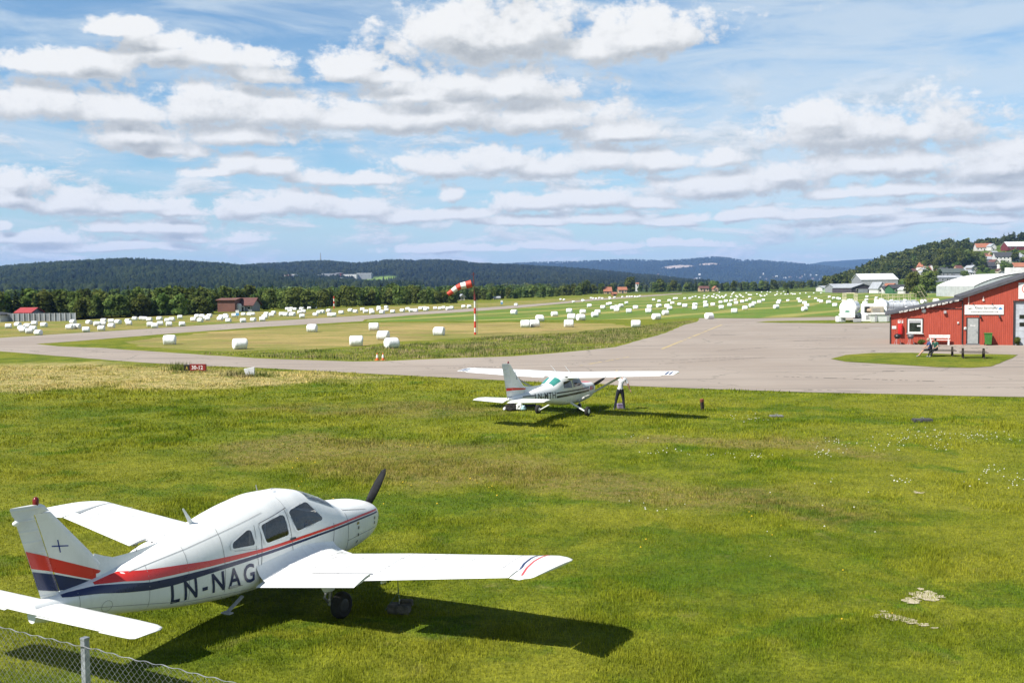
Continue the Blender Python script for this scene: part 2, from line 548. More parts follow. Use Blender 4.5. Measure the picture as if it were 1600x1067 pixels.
def lawn_mat(name, blades):
    m, t, out = newmat(name)
    gnode = t.n('ShaderNodeGroup'); gnode.node_tree = lawn
    col = gnode.outputs[0]
    if not blades:
        po = t.n('ShaderNodeNewGeometry').outputs['Position']
        sc_ = t.mix(t.ss(t.noise(po, 11, 4, .7), .3, .7), (.45, .47, .45), (.95, .95, .9))
        col = t.mix(1.0, col, sc_, 'MULTIPLY')
        p = t.n('ShaderNodeBsdfPrincipled')
        t.put(p.inputs['Base Color'], col)
        p.inputs['Roughness'].default_value = .9
        p.inputs['Specular IOR Level'].default_value = .1
        b = t.n('ShaderNodeBump'); b.inputs['Strength'].default_value = .9; b.inputs['Distance'].default_value = .06
        t.put(b.inputs['Height'], t.noise(po, 7, 6, .75))
        t.put(p.inputs['Normal'], b.outputs[0])
        t.put(out.inputs[0], p.outputs[0])
    else:
        at_ = t.n('ShaderNodeAttribute', attribute_name='tone')
        col = t.mix(1.0, col, t.mix(at_.outputs['Fac'], (.6, .66, .5), (1.5, 1.42, 1.3)), 'MULTIPLY')
        d = t.n('ShaderNodeBsdfDiffuse'); t.put(d.inputs[0], col)
        tr = t.n('ShaderNodeBsdfTranslucent'); t.put(tr.inputs[0], col)
        ms = t.n('ShaderNodeMixShader'); ms.inputs[0].default_value = .2
        t.put(ms.inputs[1], d.outputs[0]); t.put(ms.inputs[2], tr.outputs[0])
        t.put(out.inputs[0], ms.outputs[0])
    return m
M_LAWN = lawn_mat('lawn', False)
M_BLADE = lawn_mat('grass_blades', True)

# ground: one sheet to the horizon
rings = [0, 8, 16, 30, 60, 120, 250, 500, 1000, 2500, 6000, 14000]
V = []; Fq = []
n = 48
for r_ in rings[1:]:
    for k in range(n):
        V.append((r_ * math.cos(2 * PI * k / n), r_ * math.sin(2 * PI * k / n), 0))
mb = MB()
mb.add(V, [tuple(range(n))] + [(i * n + k, i * n + (k + 1) % n, (i + 1) * n + (k + 1) % n, (i + 1) * n + k) for i in range(len(rings) - 2) for k in range(n)])
tag(mb.build('ground', M_LAWN), kind='structure')

def dens(pts, step=1.5, jit=.0, fr=.35):
    """resample a closed world outline and roughen its edge"""
    out = []
    n = len(pts)
    for i in range(n):
        a, b = pts[i], pts[(i + 1) % n]
        L = (b - a).length
        k = max(1, min(400, int(L / step)))
        nrm = Vector((-(b - a).y, (b - a).x, 0)).normalized() if L > 0 else Vector((0, 0, 0))
        for j in range(k):
            p = a.lerp(b, j / k)
            o = mnoise.noise(Vector((p.x * fr, p.y * fr, 3.1))) + .5 * mnoise.noise(Vector((p.x * fr * 4, p.y * fr * 4, 9)))
            out.append(p + nrm * o * jit)
    return out

def sheet(name, pts, z, material, jit=0.0, step=1.5):
    ps = dens([Vector((p.x, p.y, 0)) for p in pts], step, jit)
    bm = bmesh.new()
    vs = [bm.verts.new((p.x, p.y, z)) for p in ps]
    f = bm.faces.new(vs)
    if f.normal.z < 0: f.normal_flip()
    bmesh.ops.triangulate(bm, faces=[f])
    bmesh.ops.recalc_face_normals(bm, faces=bm.faces)
    for f in bm.faces:
        f.normal_update()
        if f.normal.z < 0: f.normal_flip()
    me = bpy.data.meshes.new(name); bm.to_mesh(me); bm.free()
    me.materials.append(material)
    o = link(name, me)
    return tag(o, kind='structure')

# --- asphalt
m, t, out = newmat('old_asphalt'); M_ASPH = m
po = t.n('ShaderNodeNewGeometry').outputs['Position']
p = t.n('ShaderNodeBsdfPrincipled')
a1 = t.noise(po, .09, 5, .6); a2 = t.noise(po, .5, 6, .65); a3 = t.noise(po, 60, 3, .7)
st = t.vec('MULTIPLY', po, (.05, .9, 0))
a4 = t.noise(st, 1.0, 5, .6)
c = t.mix(t.ss(a1, .3, .7), (.262, .218, .182), (.312, .266, .226))
c = t.mix(t.math('MULTIPLY', t.ss(a4, .47, .70), .6), c, (.15, .128, .114))
c = t.mix(t.math('MULTIPLY', t.ss(a2, .58, .75), .35), c, (.275, .242, .215))
vo = t.n('ShaderNodeTexVoronoi', feature='DISTANCE_TO_EDGE'); vo.inputs['Scale'].default_value = .13
t.put(vo.inputs['Vector'], t.vec('ADD', po, t.vec('MULTIPLY', t.noise(po, .8, 5, .7, out=1), (2.2, 2.2, 0))))
crk = t.math('SUBTRACT', 1.0, t.ss(vo.outputs['Distance'], .0, .009))
c = t.mix(t.math('MULTIPLY', crk, t.ss(a1, .42, .58)), c, (.09, .085, .07))
c = t.mix(t.math('MULTIPLY', a3, .25), c, (.16, .145, .13))
t.put(p.inputs['Base Color'], c)
p.inputs['Roughness'].default_value = .9
p.inputs['Specular IOR Level'].default_value = .2
t.put(out.inputs[0], p.outputs[0])

def G(*uv): return [g(u, v) for u, v in uv]
apron = G((1092, 497.2), (1185, 497.5), (1300, 495.2), (1420, 494), (1700, 492)) + [Vector((150, 170, 0)), Vector((110, 35, 0))] + \
    G((1900, 629), (1600, 620.5), (1225, 612), (1000, 603.5), (785, 594), (650, 587.5), (400, 574.5), (300, 571), (200, 565), (100, 557), (0, 549), (-200, 541)) + \
    [Vector((-160, 120, 0)), Vector((-190, 150, 0))] + G((-150, 535), (0, 528), (87, 522.5), (250, 512.5), (400, 503), (550, 494), (650, 487.5), (750, 481), (850, 474), (925, 467.3), (1010, 461.5), (1065, 458), (1066, 459), (1019, 463), (925, 470), (800, 482), (725, 487.5), (650, 492), (570, 499), (567, 502), (480, 507), (400, 511.5), (250, 522.5), (120, 533), (57, 537.5), (90, 541), (160, 544), (250, 550), (400, 560), (550, 565), (600, 564.5), (675, 561), (800, 556.8), (878, 551), (962, 542.5), (994, 533), (1040, 520.6), (1065, 509), (1092, 502))
sheet('apron', apron, .012, M_ASPH, jit=.22, step=1.3)

# --- fields
def field_mat(name, stripes, straw_c, green_c, bal, windrow=False):
    m, t, out = newmat(name)
    po = t.n('ShaderNodeNewGeometry').outputs['Position']
    a = t.noise(po, .05, 5, .6); b = t.noise(po, .33, 6, .7); f = t.noise(po, 2.6, 5, .75)
    k = t.ss(t.math('ADD', a, t.math('MULTIPLY', t.math('SUBTRACT', b, .5), .8)), bal - .1, bal + .1)
    if windrow:
        wr = t.noise(t.vec('MULTIPLY', po, (.10, .75, 0)), 1.0, 5, .65)
        k = t.math('MULTIPLY', t.ss(t.math('ADD', t.math('MULTIPLY', a, .5), t.math('MULTIPLY', wr, .6)), .47, .63), .95)
        k = t.math('MULTIPLY', k, t.ss(b, .22, .5))
    if stripes:
        # mown swaths: long bands running up the field
        sp = t.n('ShaderNodeSeparateXYZ'); t.put(sp.inputs[0], po)
        cross = t.math('ADD', t.math('MULTIPLY', sp.outputs[0], stripes[0]), t.math('MULTIPLY', sp.outputs[1], stripes[1]))
        cross = t.math('ADD', cross, t.math('MULTIPLY', t.noise(po, .012, 2, .5), stripes[2]))
        w = t.math('SINE', t.math('MULTIPLY', cross, 2 * PI / stripes[3]))
        k = t.math('MAXIMUM', t.math('MULTIPLY', k, .55), t.math('MULTIPLY', t.ss(w, .55, .95), .95))
    c = t.mix(k, green_c, straw_c)
    c = t.mix(t.math('MULTIPLY', t.ss(t.noise(po, .11, 5, .7), .50, .66), .6), c, (.20, .145, .06))
    c = t.mix(t.math('MULTIPLY', t.ss(f, .4, .7), .4), c, tuple(x * .6 for x in green_c))
    p = t.n('ShaderNodeBsdfPrincipled')
    t.put(p.inputs['Base Color'], c); p.inputs['Roughness'].default_value = .95
    p.inputs['Specular IOR Level'].default_value = .1
    bp = t.n('ShaderNodeBump'); bp.inputs['Strength'].default_value = .6; bp.inputs['Distance'].default_value = .15
    t.put(bp.inputs['Height'], f); t.put(p.inputs['Normal'], bp.outputs[0])
    t.put(out.inputs[0], p.outputs[0])
    return m
M_F1 = field_mat('stubble_field', None, (.25, .205, .065), (.145, .165, .03), .5)
M_F2 = field_mat('mown_field', (.86, -.5, 30, 19), (.27, .255, .075), (.100, .165, .026), .62)
M_F3 = field_mat('straw_field', None, (.35, .255, .105), (.165, .17, .04), .47, windrow=True)
# left field beyond the runway
f1 = G((-250, 528), (0, 527), (87, 521.8), (250, 511.8), (400, 502.4), (550, 493.2), (650, 486.8), (750, 480.4), (850, 473.4), (925, 466.8), (1010, 460.9), (1040, 458.5), (800, 471), (700, 475), (560, 480), (400, 487), (250, 494), (120, 500), (-250, 508))
sheet('stubble_field', f1, .006, M_F1, jit=.8, step=3)
f2 = G((575, 500), (650, 493), (725, 488.3), (800, 482.8), (925, 470.6), (1019, 463.5), (1066, 459.4), (1130, 456.5), (1300, 455.5), (1460, 456), (1640, 470), (1640, 487), (1420, 493), (1300, 494.4), (1185, 496.8), (1092, 496.6), (1050, 498.5), (800, 501), (570, 502.8))
sheet('mown_field', f2, .008, M_F2, jit=.5, step=3)
f3 = G((330, 519), (480, 509), (580, 504.5), (800, 504), (960, 505.5), (985, 511), (900, 519), (800, 524), (740, 528), (640, 533), (560, 541), (470, 547), (330, 549), (230, 542), (190, 534))
sheet('straw_field', f3, .007, M_F3, jit=1.6, step=2)
# little lawns in the apron
sheet('grass_island', G((1299, 561), (1321, 555), (1362, 552), (1424, 551.5), (1486, 553.6), (1548, 553.6), (1591, 555), (1579, 561), (1548, 573), (1517, 575), (1465, 574), (1383, 569), (1321, 565.5)), .030, M_LAWN, jit=.15, step=.8)
sheet('grass_strip', G((1180, 504), (1200, 502), (1306, 500.5), (1420, 500), (1425, 504), (1306, 505.5)), .030, M_LAWN, jit=.3, step=1)

# yellow taxi lines, seams and dark patches
M_YEL = mat('worn_yellow_paint', (.46, .34, .12), .8, .3, 3, tint=(.30, .25, .19), world=True)
def strip(name, a, b, w, z, material, n=24, fade=None):
    mb = MB()
    d = (b - a).normalized(); nr = Vector((-d.y, d.x, 0))
    for i in range(n):
        if fade and random.random() < fade: continue
        p0, p1 = a.lerp(b, i / n), a.lerp(b, (i + .97) / n)
        mb.add([p0 + nr * w / 2 + Vector((0, 0, z)), p0 - nr * w / 2 + Vector((0, 0, z)), p1 - nr * w / 2 + Vector((0, 0, z)), p1 + nr * w / 2 + Vector((0, 0, z))], [(0, 1, 2, 3)])
    return tag(mb.build(name, material, fix=False), kind='structure')
strip('taxi_line', g(1034, 545.6), g(1128, 507.5), .3, .018, M_YEL, 40, .1)
strip('taxi_line', g(907, 571.5), g(982, 558), .22, .018, M_YEL, 24, .3)
M_PATCH = mat('asphalt_repair', (.115, .10, .09), .9, .25, 2, world=True)
M_PATCHL = mat('pale_concrete', (.42, .385, .35), .9, .15, 2, world=True)
strip('asphalt_repair', g(1110, 524), g(1150, 524), .55, .018, M_PATCH, 8)
strip('asphalt_repair', g(1334, 513.4), g(1356, 513), .9, .018, M_PATCH, 8, .2)
strip('concrete_slab', g(1359, 513.3), g(1377, 512.6), 1.0, .018, M_PATCHL, 1)
strip('asphalt_repair', g(1255, 609), g(1345, 611.5), .14, .018, M_PATCH, 12, .25)
for (u0, v0, u1, v1, w0) in ((1010, 566, 1180, 556, .12), (1030, 569, 1195, 558.5, .12), (1200, 588, 1460, 596, .2), (700, 575, 800, 573, .25), (1240, 533, 1330, 529, .25), (1120, 548, 1200, 543, .2)):
    strip('tyre_mark', g(u0, v0), g(u1, v1), w0, .018, M_PATCH, 60, .45)
strip('asphalt_repair', g(1376, 580.5), g(1412, 580), .3, .018, M_PATCH, 8, .2)

# bare sandy patches in the lawn
m, t, out = newmat('bare_sand'); M_SAND = m
po = t.n('ShaderNodeNewGeometry').outputs['Position']
p = t.n('ShaderNodeBsdfPrincipled')
t.put(p.inputs['Base Color'], t.mix(t.ss(t.noise(po, 9, 6, .7), .3, .66), (.27, .235, .13), (.44, .385, .28)))
p.inputs['Roughness'].default_value = .95
t.put(out.inputs[0], p.outputs[0])
for (u, v, a, b, ang) in ((1450, 930, .20, .075, .15), (1424, 939, .14, .045, .1), (1388, 963, .17, .05, -.1), (1422, 970, .22, .03, -.35), (1436, 770, .10, .035, 0)):
    c = g(u, v)
    mb = MB()
    for i in range(26):
        w1, w2 = random.gauss(0, .42), random.gauss(0, .42)
        ox, oy = w1 * a * 1.5, w2 * b * 4.5
        oc = c + Vector((ox * math.cos(ang) - oy * math.sin(ang) * .4, oy + ox * math.sin(ang) * 3, .0105 + i * .0002))
        rr = random.uniform(.16, .5) * (1.25 - .5 * min(1, math.hypot(w1, w2)))
        vs = []
        for k in range(22):
            an = 2 * PI * k / 22
            r_ = rr * (1 + .55 * mnoise.noise(Vector((math.cos(an) * 1.6 + u + i * 3, math.sin(an) * 1.6, v))))
            vs.append(oc + Vector((math.cos(an) * a * r_, math.sin(an) * b * 3.4 * r_, 0)))
        mb.add(vs, [tuple(range(22))])
    tag(mb.build('bare_patch', M_SAND, fix=False), kind='structure')

# ------------------------------------------------------------------ grass blades (stuff)
def in_poly(px, py, poly):
    inside = np.zeros(len(px), bool)
    n = len(poly)
    j = n - 1
    for i in range(n):
        xi, yi, xj, yj = poly[i].x, poly[i].y, poly[j].x, poly[j].y
        c = ((yi > py) != (yj > py)) & (px < (xj - xi) * (py - yi) / (yj - yi + 1e-12) + xi)
        inside ^= c
        j = i
    return inside

def nz(x, y, s, seed=0):
    """cheap smooth value noise for densities"""
    r2 = np.random.default_rng(seed)
    tab = r2.random((64, 64))
    X, Y = x * s, y * s
    xi, yi = np.floor(X).astype(int), np.floor(Y).astype(int)
    fx, fy = X - xi, Y - yi
    fx, fy = fx * fx * (3 - 2 * fx), fy * fy * (3 - 2 * fy)
    T = lambda a, b: tab[a % 64, b % 64]
    return (T(xi, yi) * (1 - fx) + T(xi + 1, yi) * fx) * (1 - fy) + (T(xi, yi + 1) * (1 - fx) + T(xi + 1, yi + 1) * fx) * fy

def blades(name, x, y, h, w, material, lean=.5, z0=0.0):
    n = len(x)
    a = rng.random(n) * 2 * PI
    l = rng.random(n) * lean * h
    la = rng.random(n) * 2 * PI
    tipx, tipy = x + np.cos(la) * l, y + np.sin(la) * l
    dx, dy = np.cos(a) * w / 2, np.sin(a) * w / 2
    V = np.empty((n, 3, 3))
    V[:, 0] = np.stack([x - dx, y - dy, np.full(n, z0 - .005)], 1)
    V[:, 1] = np.stack([x + dx, y + dy, np.full(n, z0 - .005)], 1)
    V[:, 2] = np.stack([tipx, tipy, z0 + h], 1)
    me = npmesh(name, V.reshape(-1, 3), np.arange(n * 3).reshape(-1, 3), material)
    at_ = me.attributes.new('tone', 'FLOAT', 'FACE')
    at_.data.foreach_set('value', rng.random(n).astype(np.float32))
    o = link(name, me)
    return o

edge = G((-300, 540), (0, 549.6), (100, 557.6), (200, 565.6), (300, 571.7), (400, 575.2), (650, 588.3), (785, 594.8), (1000, 604.3), (1225, 612.9), (1600, 621.6), (1900, 631))
lawn_poly = [Vector((-80, 10, 0))] + edge + [Vector((80, 10, 0))]
xs, ys, hs, ws = [], [], [], []
for (d0, d1, dn, hh, ww) in ((11, 17, 1700, .055, .011), (17, 24, 1200, .058, .013), (24, 34, 520, .062, .019), (34, 50, 210, .085, .03), (50, 75, 75, .10, .05)):
    xl = d1 * .54 + 5
    n = int(dn * (d1 - d0) * 2 * xl)
    x = rng.uniform(-xl, xl, n); y = rng.uniform(d0, d1, n)
    k = np.abs(x) < y * .54 + 5
    x, y = x[k], y[k]
    k = in_poly(x, y, lawn_poly)
    x, y = x[k], y[k]
    tall = np.clip((nz(x, y, .5, 3) * .6 + nz(x, y, 1.7, 4) * .4 - .35) * 2.2, 0, 1)
    k = rng.random(len(x)) < .55 + .45 * tall
    x, y, tall = x[k], y[k], tall[k]
    xs.append(x); ys.append(y)
    hs.append(hh * (.35 + .5 * rng.random(len(x)) + .9 * tall ** 2)); ws.append(np.full(len(x), ww) * (.7 + .6 * rng.random(len(x))))
x, y, h, w = map(np.concatenate, (xs, ys, hs, ws))
o = blades('lawn_grass', x, y, h, w, M_BLADE, .7)
tag(o, 'short mown green grass of the lawn around both aeroplanes', 'grass', kind='stuff')

# taller weeds: along the island's near edge, by the taxiway sign and round the white block
M_WEED = lawn_mat('weed_blades', True)
m, t, out = newmat('dry_weeds'); M_DRY = m
at_ = t.n('ShaderNodeAttribute', attribute_name='tone')
po = t.n('ShaderNodeNewGeometry').outputs['Position']
cc = t.mix(t.ss(t.noise(po, .4, 4, .6), .4, .62), (.095, .125, .03), (.26, .22, .115))
cc = t.mix(1.0, cc, t.mix(at_.outputs['Fac'], (.7, .75, .7), (1.4, 1.3, 1.25)), 'MULTIPLY')
d = t.n('ShaderNodeBsdfDiffuse'); t.put(d.inputs[0], cc)
t.put(out.inputs[0], d.outputs[0])
isl = G((470, 549), (560, 545), (620, 540), (700, 534), (800, 524.5), (900, 519.5), (990, 511), (1060, 502.8), (1088, 502.6), (1062, 509), (1036, 520.6), (990, 533), (958, 542), (875, 550.4), (800, 556), (675, 560.2), (600, 563.7), (550, 564), (430, 559.5), (300, 552.5))
xx = [p.x for p in isl]; yy = [p.y for p in isl]
n = 110000
x = rng.uniform(min(xx), max(xx), n); y = rng.uniform(min(yy), max(yy), n)
k = in_poly(x, y, isl); x, y = x[k], y[k]
cl = nz(x, y, .35, 8)
k = rng.random(len(x)) < .3 + cl; x, y, cl = x[k], y[k], cl[k]
o = blades('island_weeds', x, y, (.10 + .30 * cl ** 2) * (.5 + rng.random(len(x)) * .8), np.full(len(x), .06), M_DRY, .5)
tag(o, 'tall greyish green weeds along the near edge of the grass island', 'weeds', kind='stuff')
xs, ys, hs = [], [], []
for (u, v, rx, ry, hh, n) in ((280, 579, .6, .5, .65, 300), (300, 582, 1.2, .2, .16, 300), (372, 587, .8, .4, .42, 250), (405, 588.5, 1.0, .4, .4, 300), (389, 589, .8, .2, .18, 250)):
    p = g(u, v)
    xs.append(p.x + rng.normal(0, rx * .6, n)); ys.append(p.y + rng.normal(0, ry * .7, n)); hs.append(hh * (.3 + .8 * rng.random(n)))
x, y, h = map(np.concatenate, (xs, ys, hs))
o = blades('tall_weeds', x, y, h, np.full(len(x), .05), M_DRY, .5)
tag(o, 'tall weeds round the red taxiway sign and the white marker block', 'weeds', kind='stuff')

# white clover heads and a few yellow ones
M_CLOV = mat('clover_white', (.75, .74, .66), .8, .1)
M_DAND = mat('dandelion_yellow', (.75, .5, .02), .8, .1)
def flowers(name, spots, material, label, size):
    vs, n = [], 0
    P = []
    for (u, v, su, sv, k) in spots:
        for _ in range(int(k * .62) + 1):
            P.append(g(random.gauss(u, su), random.gauss(v, sv)))
    octv = np.array([(1, 0, 0), (0, 1, 0), (-1, 0, 0), (0, -1, 0), (0, 0, 1), (0, 0, -1)], float)
    octf = np.array([(0, 1, 4), (1, 2, 4), (2, 3, 4), (3, 0, 4), (1, 0, 5), (2, 1, 5), (3, 2, 5), (0, 3, 5)])
    V, Fv = [], []
    for i, p in enumerate(P):
        s = size * random.uniform(.6, 1.3)
        V.append(octv * (s, s, s * .8) + (p.x, p.y, .075)); Fv.append(octf + 6 * i)
    o = link(name, npmesh(name, np.concatenate(V), np.concatenate(Fv), material))
    tag(o, label, 'flowers', kind='stuff')
flowers('clover_flowers', [(1440, 682, 30, 6, 75), (1540, 684, 28, 4, 65), (1310, 693, 20, 3, 30), (1288, 709, 14, 4, 40), (1465, 700, 16, 3, 20), (1400, 700, 20, 5, 25), (1165, 655, 18, 4, 30), (1125, 712, 30, 4, 15), (1040, 708, 18, 3, 20), (1180, 714, 18, 3, 20), (1550, 738, 22, 5, 25), (1585, 752, 10, 5, 12), (1410, 753, 14, 3, 20), (1545, 760, 40, 6, 10), (1280, 756, 20, 5, 4), (1030, 795, 25, 5, 10), (1250, 800, 150, 40, 12), (1030, 685, 30, 5, 10)], M_CLOV, 'white clover heads dotted over the lawn towards the apron', .020)
flowers('dandelion_flowers', [(1008, 850, 6, 6, 3), (560, 700, 120, 20, 14), (1330, 920, 60, 40, 4), (1185, 810, 20, 10, 5), (500, 750, 60, 20, 6), (700, 770, 80, 20, 20)], M_DAND, 'small yellow flowers scattered in the lawn', .022)
# ------------------------------------------------------------------ aeroplane materials
def paint(name, col, rough=.28, dirt=.10):
    m, t, out = newmat(name)
    co = t.n('ShaderNodeTexCoord').outputs['Object']
    p = t.n('ShaderNodeBsdfPrincipled')
    n1 = t.noise(co, 2.2, 6, .65)
    n2 = t.noise(t.vec('MULTIPLY', co, (2.5, 14, 3)), 1.4, 4, .6)
    k = t.math('MULTIPLY', t.ss(t.math('ADD', t.math('MULTIPLY', n1, .6), t.math('MULTIPLY', n2, .4)), .45, .72), dirt * 3)
    t.put(p.inputs['Base Color'], t.mix(k, col, tuple(x * .72 for x in col)))
    t.put(p.inputs['Roughness'], t.lin(n1, .3, .7, rough - .06, rough + .12))
    p.inputs['Coat Weight'].default_value = .15
    b = t.n('ShaderNodeBump'); b.inputs['Strength'].default_value = .12; b.inputs['Distance'].default_value = .02
    t.put(b.inputs['Height'], t.noise(co, 3.5, 3, .5)); t.put(p.inputs['Normal'], b.outputs[0])
    t.put(out.inputs[0], p.outputs[0])
    return m
M_WHITE = paint('aircraft_white', (.74, .75, .74))
M_RED = paint('aircraft_red', (.62, .035, .03))
M_NAVY = paint('aircraft_navy', (.012, .022, .085))
M_BLKP = paint('aircraft_black', (.015, .016, .02))
def ribbed(name, freq, axis):
    m, t, out = newmat(name)
    co = t.n('ShaderNodeTexCoord').outputs['Object']
    sp = t.n('ShaderNodeSeparateXYZ'); t.put(sp.inputs[0], co)
    w = t.math('SINE', t.math('MULTIPLY', sp.outputs[axis], 2 * PI * freq))
    p = t.n('ShaderNodeBsdfPrincipled')
    n1 = t.noise(co, 2.2, 6, .65)
    t.put(p.inputs['Base Color'], t.mix(t.ss(n1, .4, .75), (.69, .70, .69), (.54, .54, .52)))
    p.inputs['Roughness'].default_value = .34
    b = t.n('ShaderNodeBump'); b.inputs['Strength'].default_value = 1; b.inputs['Distance'].default_value = .006
    t.put(b.inputs['Height'], t.ss(w, .6, 1.0)); t.put(p.inputs['Normal'], b.outputs[0])
    t.put(out.inputs[0], p.outputs[0])
    return m
M_RIBX = ribbed('ribbed_white_skin', 7, 0)
M_RIBZ = ribbed('ribbed_fin_skin', 7, 2)
m, t, out = newmat('aircraft_glass'); M_GLASS = m
p = t.n('ShaderNodeBsdfPrincipled')
co = t.n('ShaderNodeTexCoord').outputs['Object']
k = t.ss(t.noise(co, 5.5, 6, .75, dist=.8), .5, .68)
t.put(p.inputs['Base Color'], t.mix(k, (.022, .022, .022), (.13, .115, .095)))
p.inputs['Roughness'].default_value = .06
p.inputs['Specular IOR Level'].default_value = .7
t.put(out.inputs[0], p.outputs[0])
m, t, out = newmat('green_tinted_glass'); M_GGLASS = m
p = t.n('ShaderNodeBsdfPrincipled')
co = t.n('ShaderNodeTexCoord').outputs['Object']
t.put(p.inputs['Base Color'], t.mix(t.noise(co, 3, 4, .6), (.02, .13, .11), (.07, .30, .26)))
p.inputs['Roughness'].default_value = .1
t.put(out.inputs[0], p.outputs[0])
M_SEAM = mat('seam_dark', (.16, .16, .17), .7, .2, 20)
M_SEAML = mat('seam_pale', (.42, .42, .43), .7, .15, 20)
M_TYRE = mat('tyre_rubber', (.022, .021, .021), .85, .3, 20, bump=.3)
M_HUB = mat('wheel_metal', (.45, .45, .44), .4, .2, 14, metal=.6)
M_STEEL = mat('brushed_steel', (.5, .5, .5), .35, .15, 16, metal=.8)
M_PROP = mat('propeller_black', (.022, .022, .025), .42, .3, 9)
M_REDLENS = mat('red_lens', (.16, .01, .012), .25, .2, 20)
M_WALK = mat('wingwalk_black', (.03, .03, .035), .9, .3, 30)
M_GREYD = mat('dark_grey_plastic', (.05, .05, .055), .6, .25, 16)

# ------------------------------------------------------------------ fuselage lofting
class Body:
    """stations: (aft x, half width, z bottom, z widest, z top, n lower, n upper)"""
    def __init__(s, st, x0):
        s.st = np.array(st, float); s.x0 = x0
        s.xs = s.st[:, 0]
    def at(s, x):
        """monotone cubic (pchip) interpolation of all station values"""
        xs = s.xs
        i = int(np.clip(np.searchsorted(xs, x) - 1, 0, len(xs) - 2))
        h = xs[i + 1] - xs[i]
        tt = np.clip((x - xs[i]) / h, 0, 1)
        def slope(k):
            if k <= 0 or k >= len(xs) - 1:
                a = max(0, min(k, len(xs) - 2))
                return (s.st[a + 1] - s.st[a]) / (xs[a + 1] - xs[a])
            d0 = (s.st[k] - s.st[k - 1]) / (xs[k] - xs[k - 1])
            d1 = (s.st[k + 1] - s.st[k]) / (xs[k + 1] - xs[k])
            with np.errstate(divide='ignore', invalid='ignore'):
                mm = np.where(d0 * d1 > 0, 2 * d0 * d1 / (d0 + d1), 0)
            return mm
        m0, m1 = slope(i) * h, slope(i + 1) * h
        t2, t3 = tt * tt, tt ** 3
        return (2 * t3 - 3 * t2 + 1) * s.st[i] + (t3 - 2 * t2 + tt) * m0 + (-2 * t3 + 3 * t2) * s.st[i + 1] + (t3 - t2) * m1
    def y(s, x, z):
        _, w, zb, zm, zt, nl, nu = s.at(x)
        if z >= zm:
            k = min(.9999, (z - zm) / max(1e-4, zt - zm)); n = nu
        else:
            k = min(.9999, (zm - z) / max(1e-4, zm - zb)); n = nl
        return w * (1 - k ** n) ** (1 / n)
    def ring(s, x, n=40):
        _, w, zb, zm, zt, nl, nu = s.at(x)
        out = []
        for k in range(n):
            a = 2 * PI * k / n
            ca, sa = math.cos(a), math.sin(a)
            e = nu if sa >= 0 else nl
            hgt = (zt - zm) if sa >= 0 else (zm - zb)
            out.append(Vector((w * math.copysign(abs(ca) ** (2 / e), ca), s.x0 - x, zm + hgt * math.copysign(abs(sa) ** (2 / e), sa))))
        return out
    def mesh(s, mb, x0, x1, n=60, ring=40, m=0, caps=True):
        mb.loft([s.ring(x0 + (x1 - x0) * k / n, ring) for k in range(n + 1)], m, caps)
    def pt(s, x, z, off=.004, side=1):
        y = s.y(x, z)
        # outward offset along the local normal in the section
        e = 1e-3
        dz = (s.y(x, z + e) - s.y(x, z - e)) / (2 * e)
        nrm = Vector((1, 0, -dz)).normalized()
        return Vector((side * (y + off * nrm.x), s.x0 - x, z + off * nrm.z))
    def patch(s, mb, poly, off=.004, nx=12, nz=6, m=0, side=1):
        """conforming patch filling a convex (x,z) outline: rows between lower and upper boundary"""
        xs = sorted(set(round(p[0], 4) for p in poly))
        xa, xb = xs[0], xs[-1]
        tmin, tmax = min(p[0] for p in poly), max(p[0] for p in poly)
        def bounds(x):
            x = min(max(x, tmin + 1e-5), tmax - 1e-5)
            zs = []
            n = len(poly)
            for i in range(n):
                (x1, z1), (x2, z2) = poly[i], poly[(i + 1) % n]
                if abs(x2 - x1) < 1e-9:
                    if abs(x - x1) < 1e-6: zs += [z1, z2]
                elif min(x1, x2) - 1e-9 <= x <= max(x1, x2) + 1e-9:
                    zs.append(z1 + (z2 - z1) * (x - x1) / (x2 - x1))
            return min(zs), max(zs)
        cols = sorted(set(xs + [xa + (xb - xa) * k / nx for k in range(nx + 1)]))
        vs, fs = [], []
        for x in cols:
            a, b = bounds(x)
            for j in range(nz + 1):
                vs.append(s.pt(x, a + (b - a) * j / nz, off, side))
        w = nz + 1
        for i in range(len(cols) - 1):
            for j in range(nz):
                fs.append((i * w + j, (i + 1) * w + j, (i + 1) * w + j + 1, i * w + j + 1))
        mb.add(vs, fs, m)
    def band(s, mb, low, high, off=.004, n=40, nz=3, m=0, side=1):
        """strip between two (x,z) polylines with the same x range"""
        lx, lz = zip(*low); hx, hz = zip(*high)
        xa, xb = min(lx), max(lx)
        vs, fs = [], []
        for i in range(n + 1):
            x = xa + (xb - xa) * i / n
            a = np.interp(x, lx, lz); b = np.interp(x, hx, hz)
            for j in range(nz + 1):
                vs.append(s.pt(x, a + (b - a) * j / nz, off, side))
        w = nz + 1
        for i in range(n):
            for j in range(nz):
                fs.append((i * w + j, (i + 1) * w + j, (i + 1) * w + j + 1, i * w + j + 1))
        mb.add(vs, fs, m)
    def line(s, mb, pts, w=.008, off=.005, m=0, side=1, n=10):
        """thin seam along (x,z) points"""
        P = []
        for a, b in zip(pts[:-1], pts[1:]):
            for k in range(n):
                P.append((a[0] + (b[0] - a[0]) * k / n, a[1] + (b[1] - a[1]) * k / n))
        P.append(pts[-1])
        vs, fs = [], []
        for i, (x, z) in enumerate(P):
            a = P[max(0, i - 1)]; b = P[min(len(P) - 1, i + 1)]
            dx, dz = b[0] - a[0], b[1] - a[1]
            L = math.hypot(dx, dz) or 1
            nx_, nz_ = -dz / L * w / 2, dx / L * w / 2
            vs += [s.pt(x + nx_, z + nz_, off, side), s.pt(x - nx_, z - nz_, off, side)]
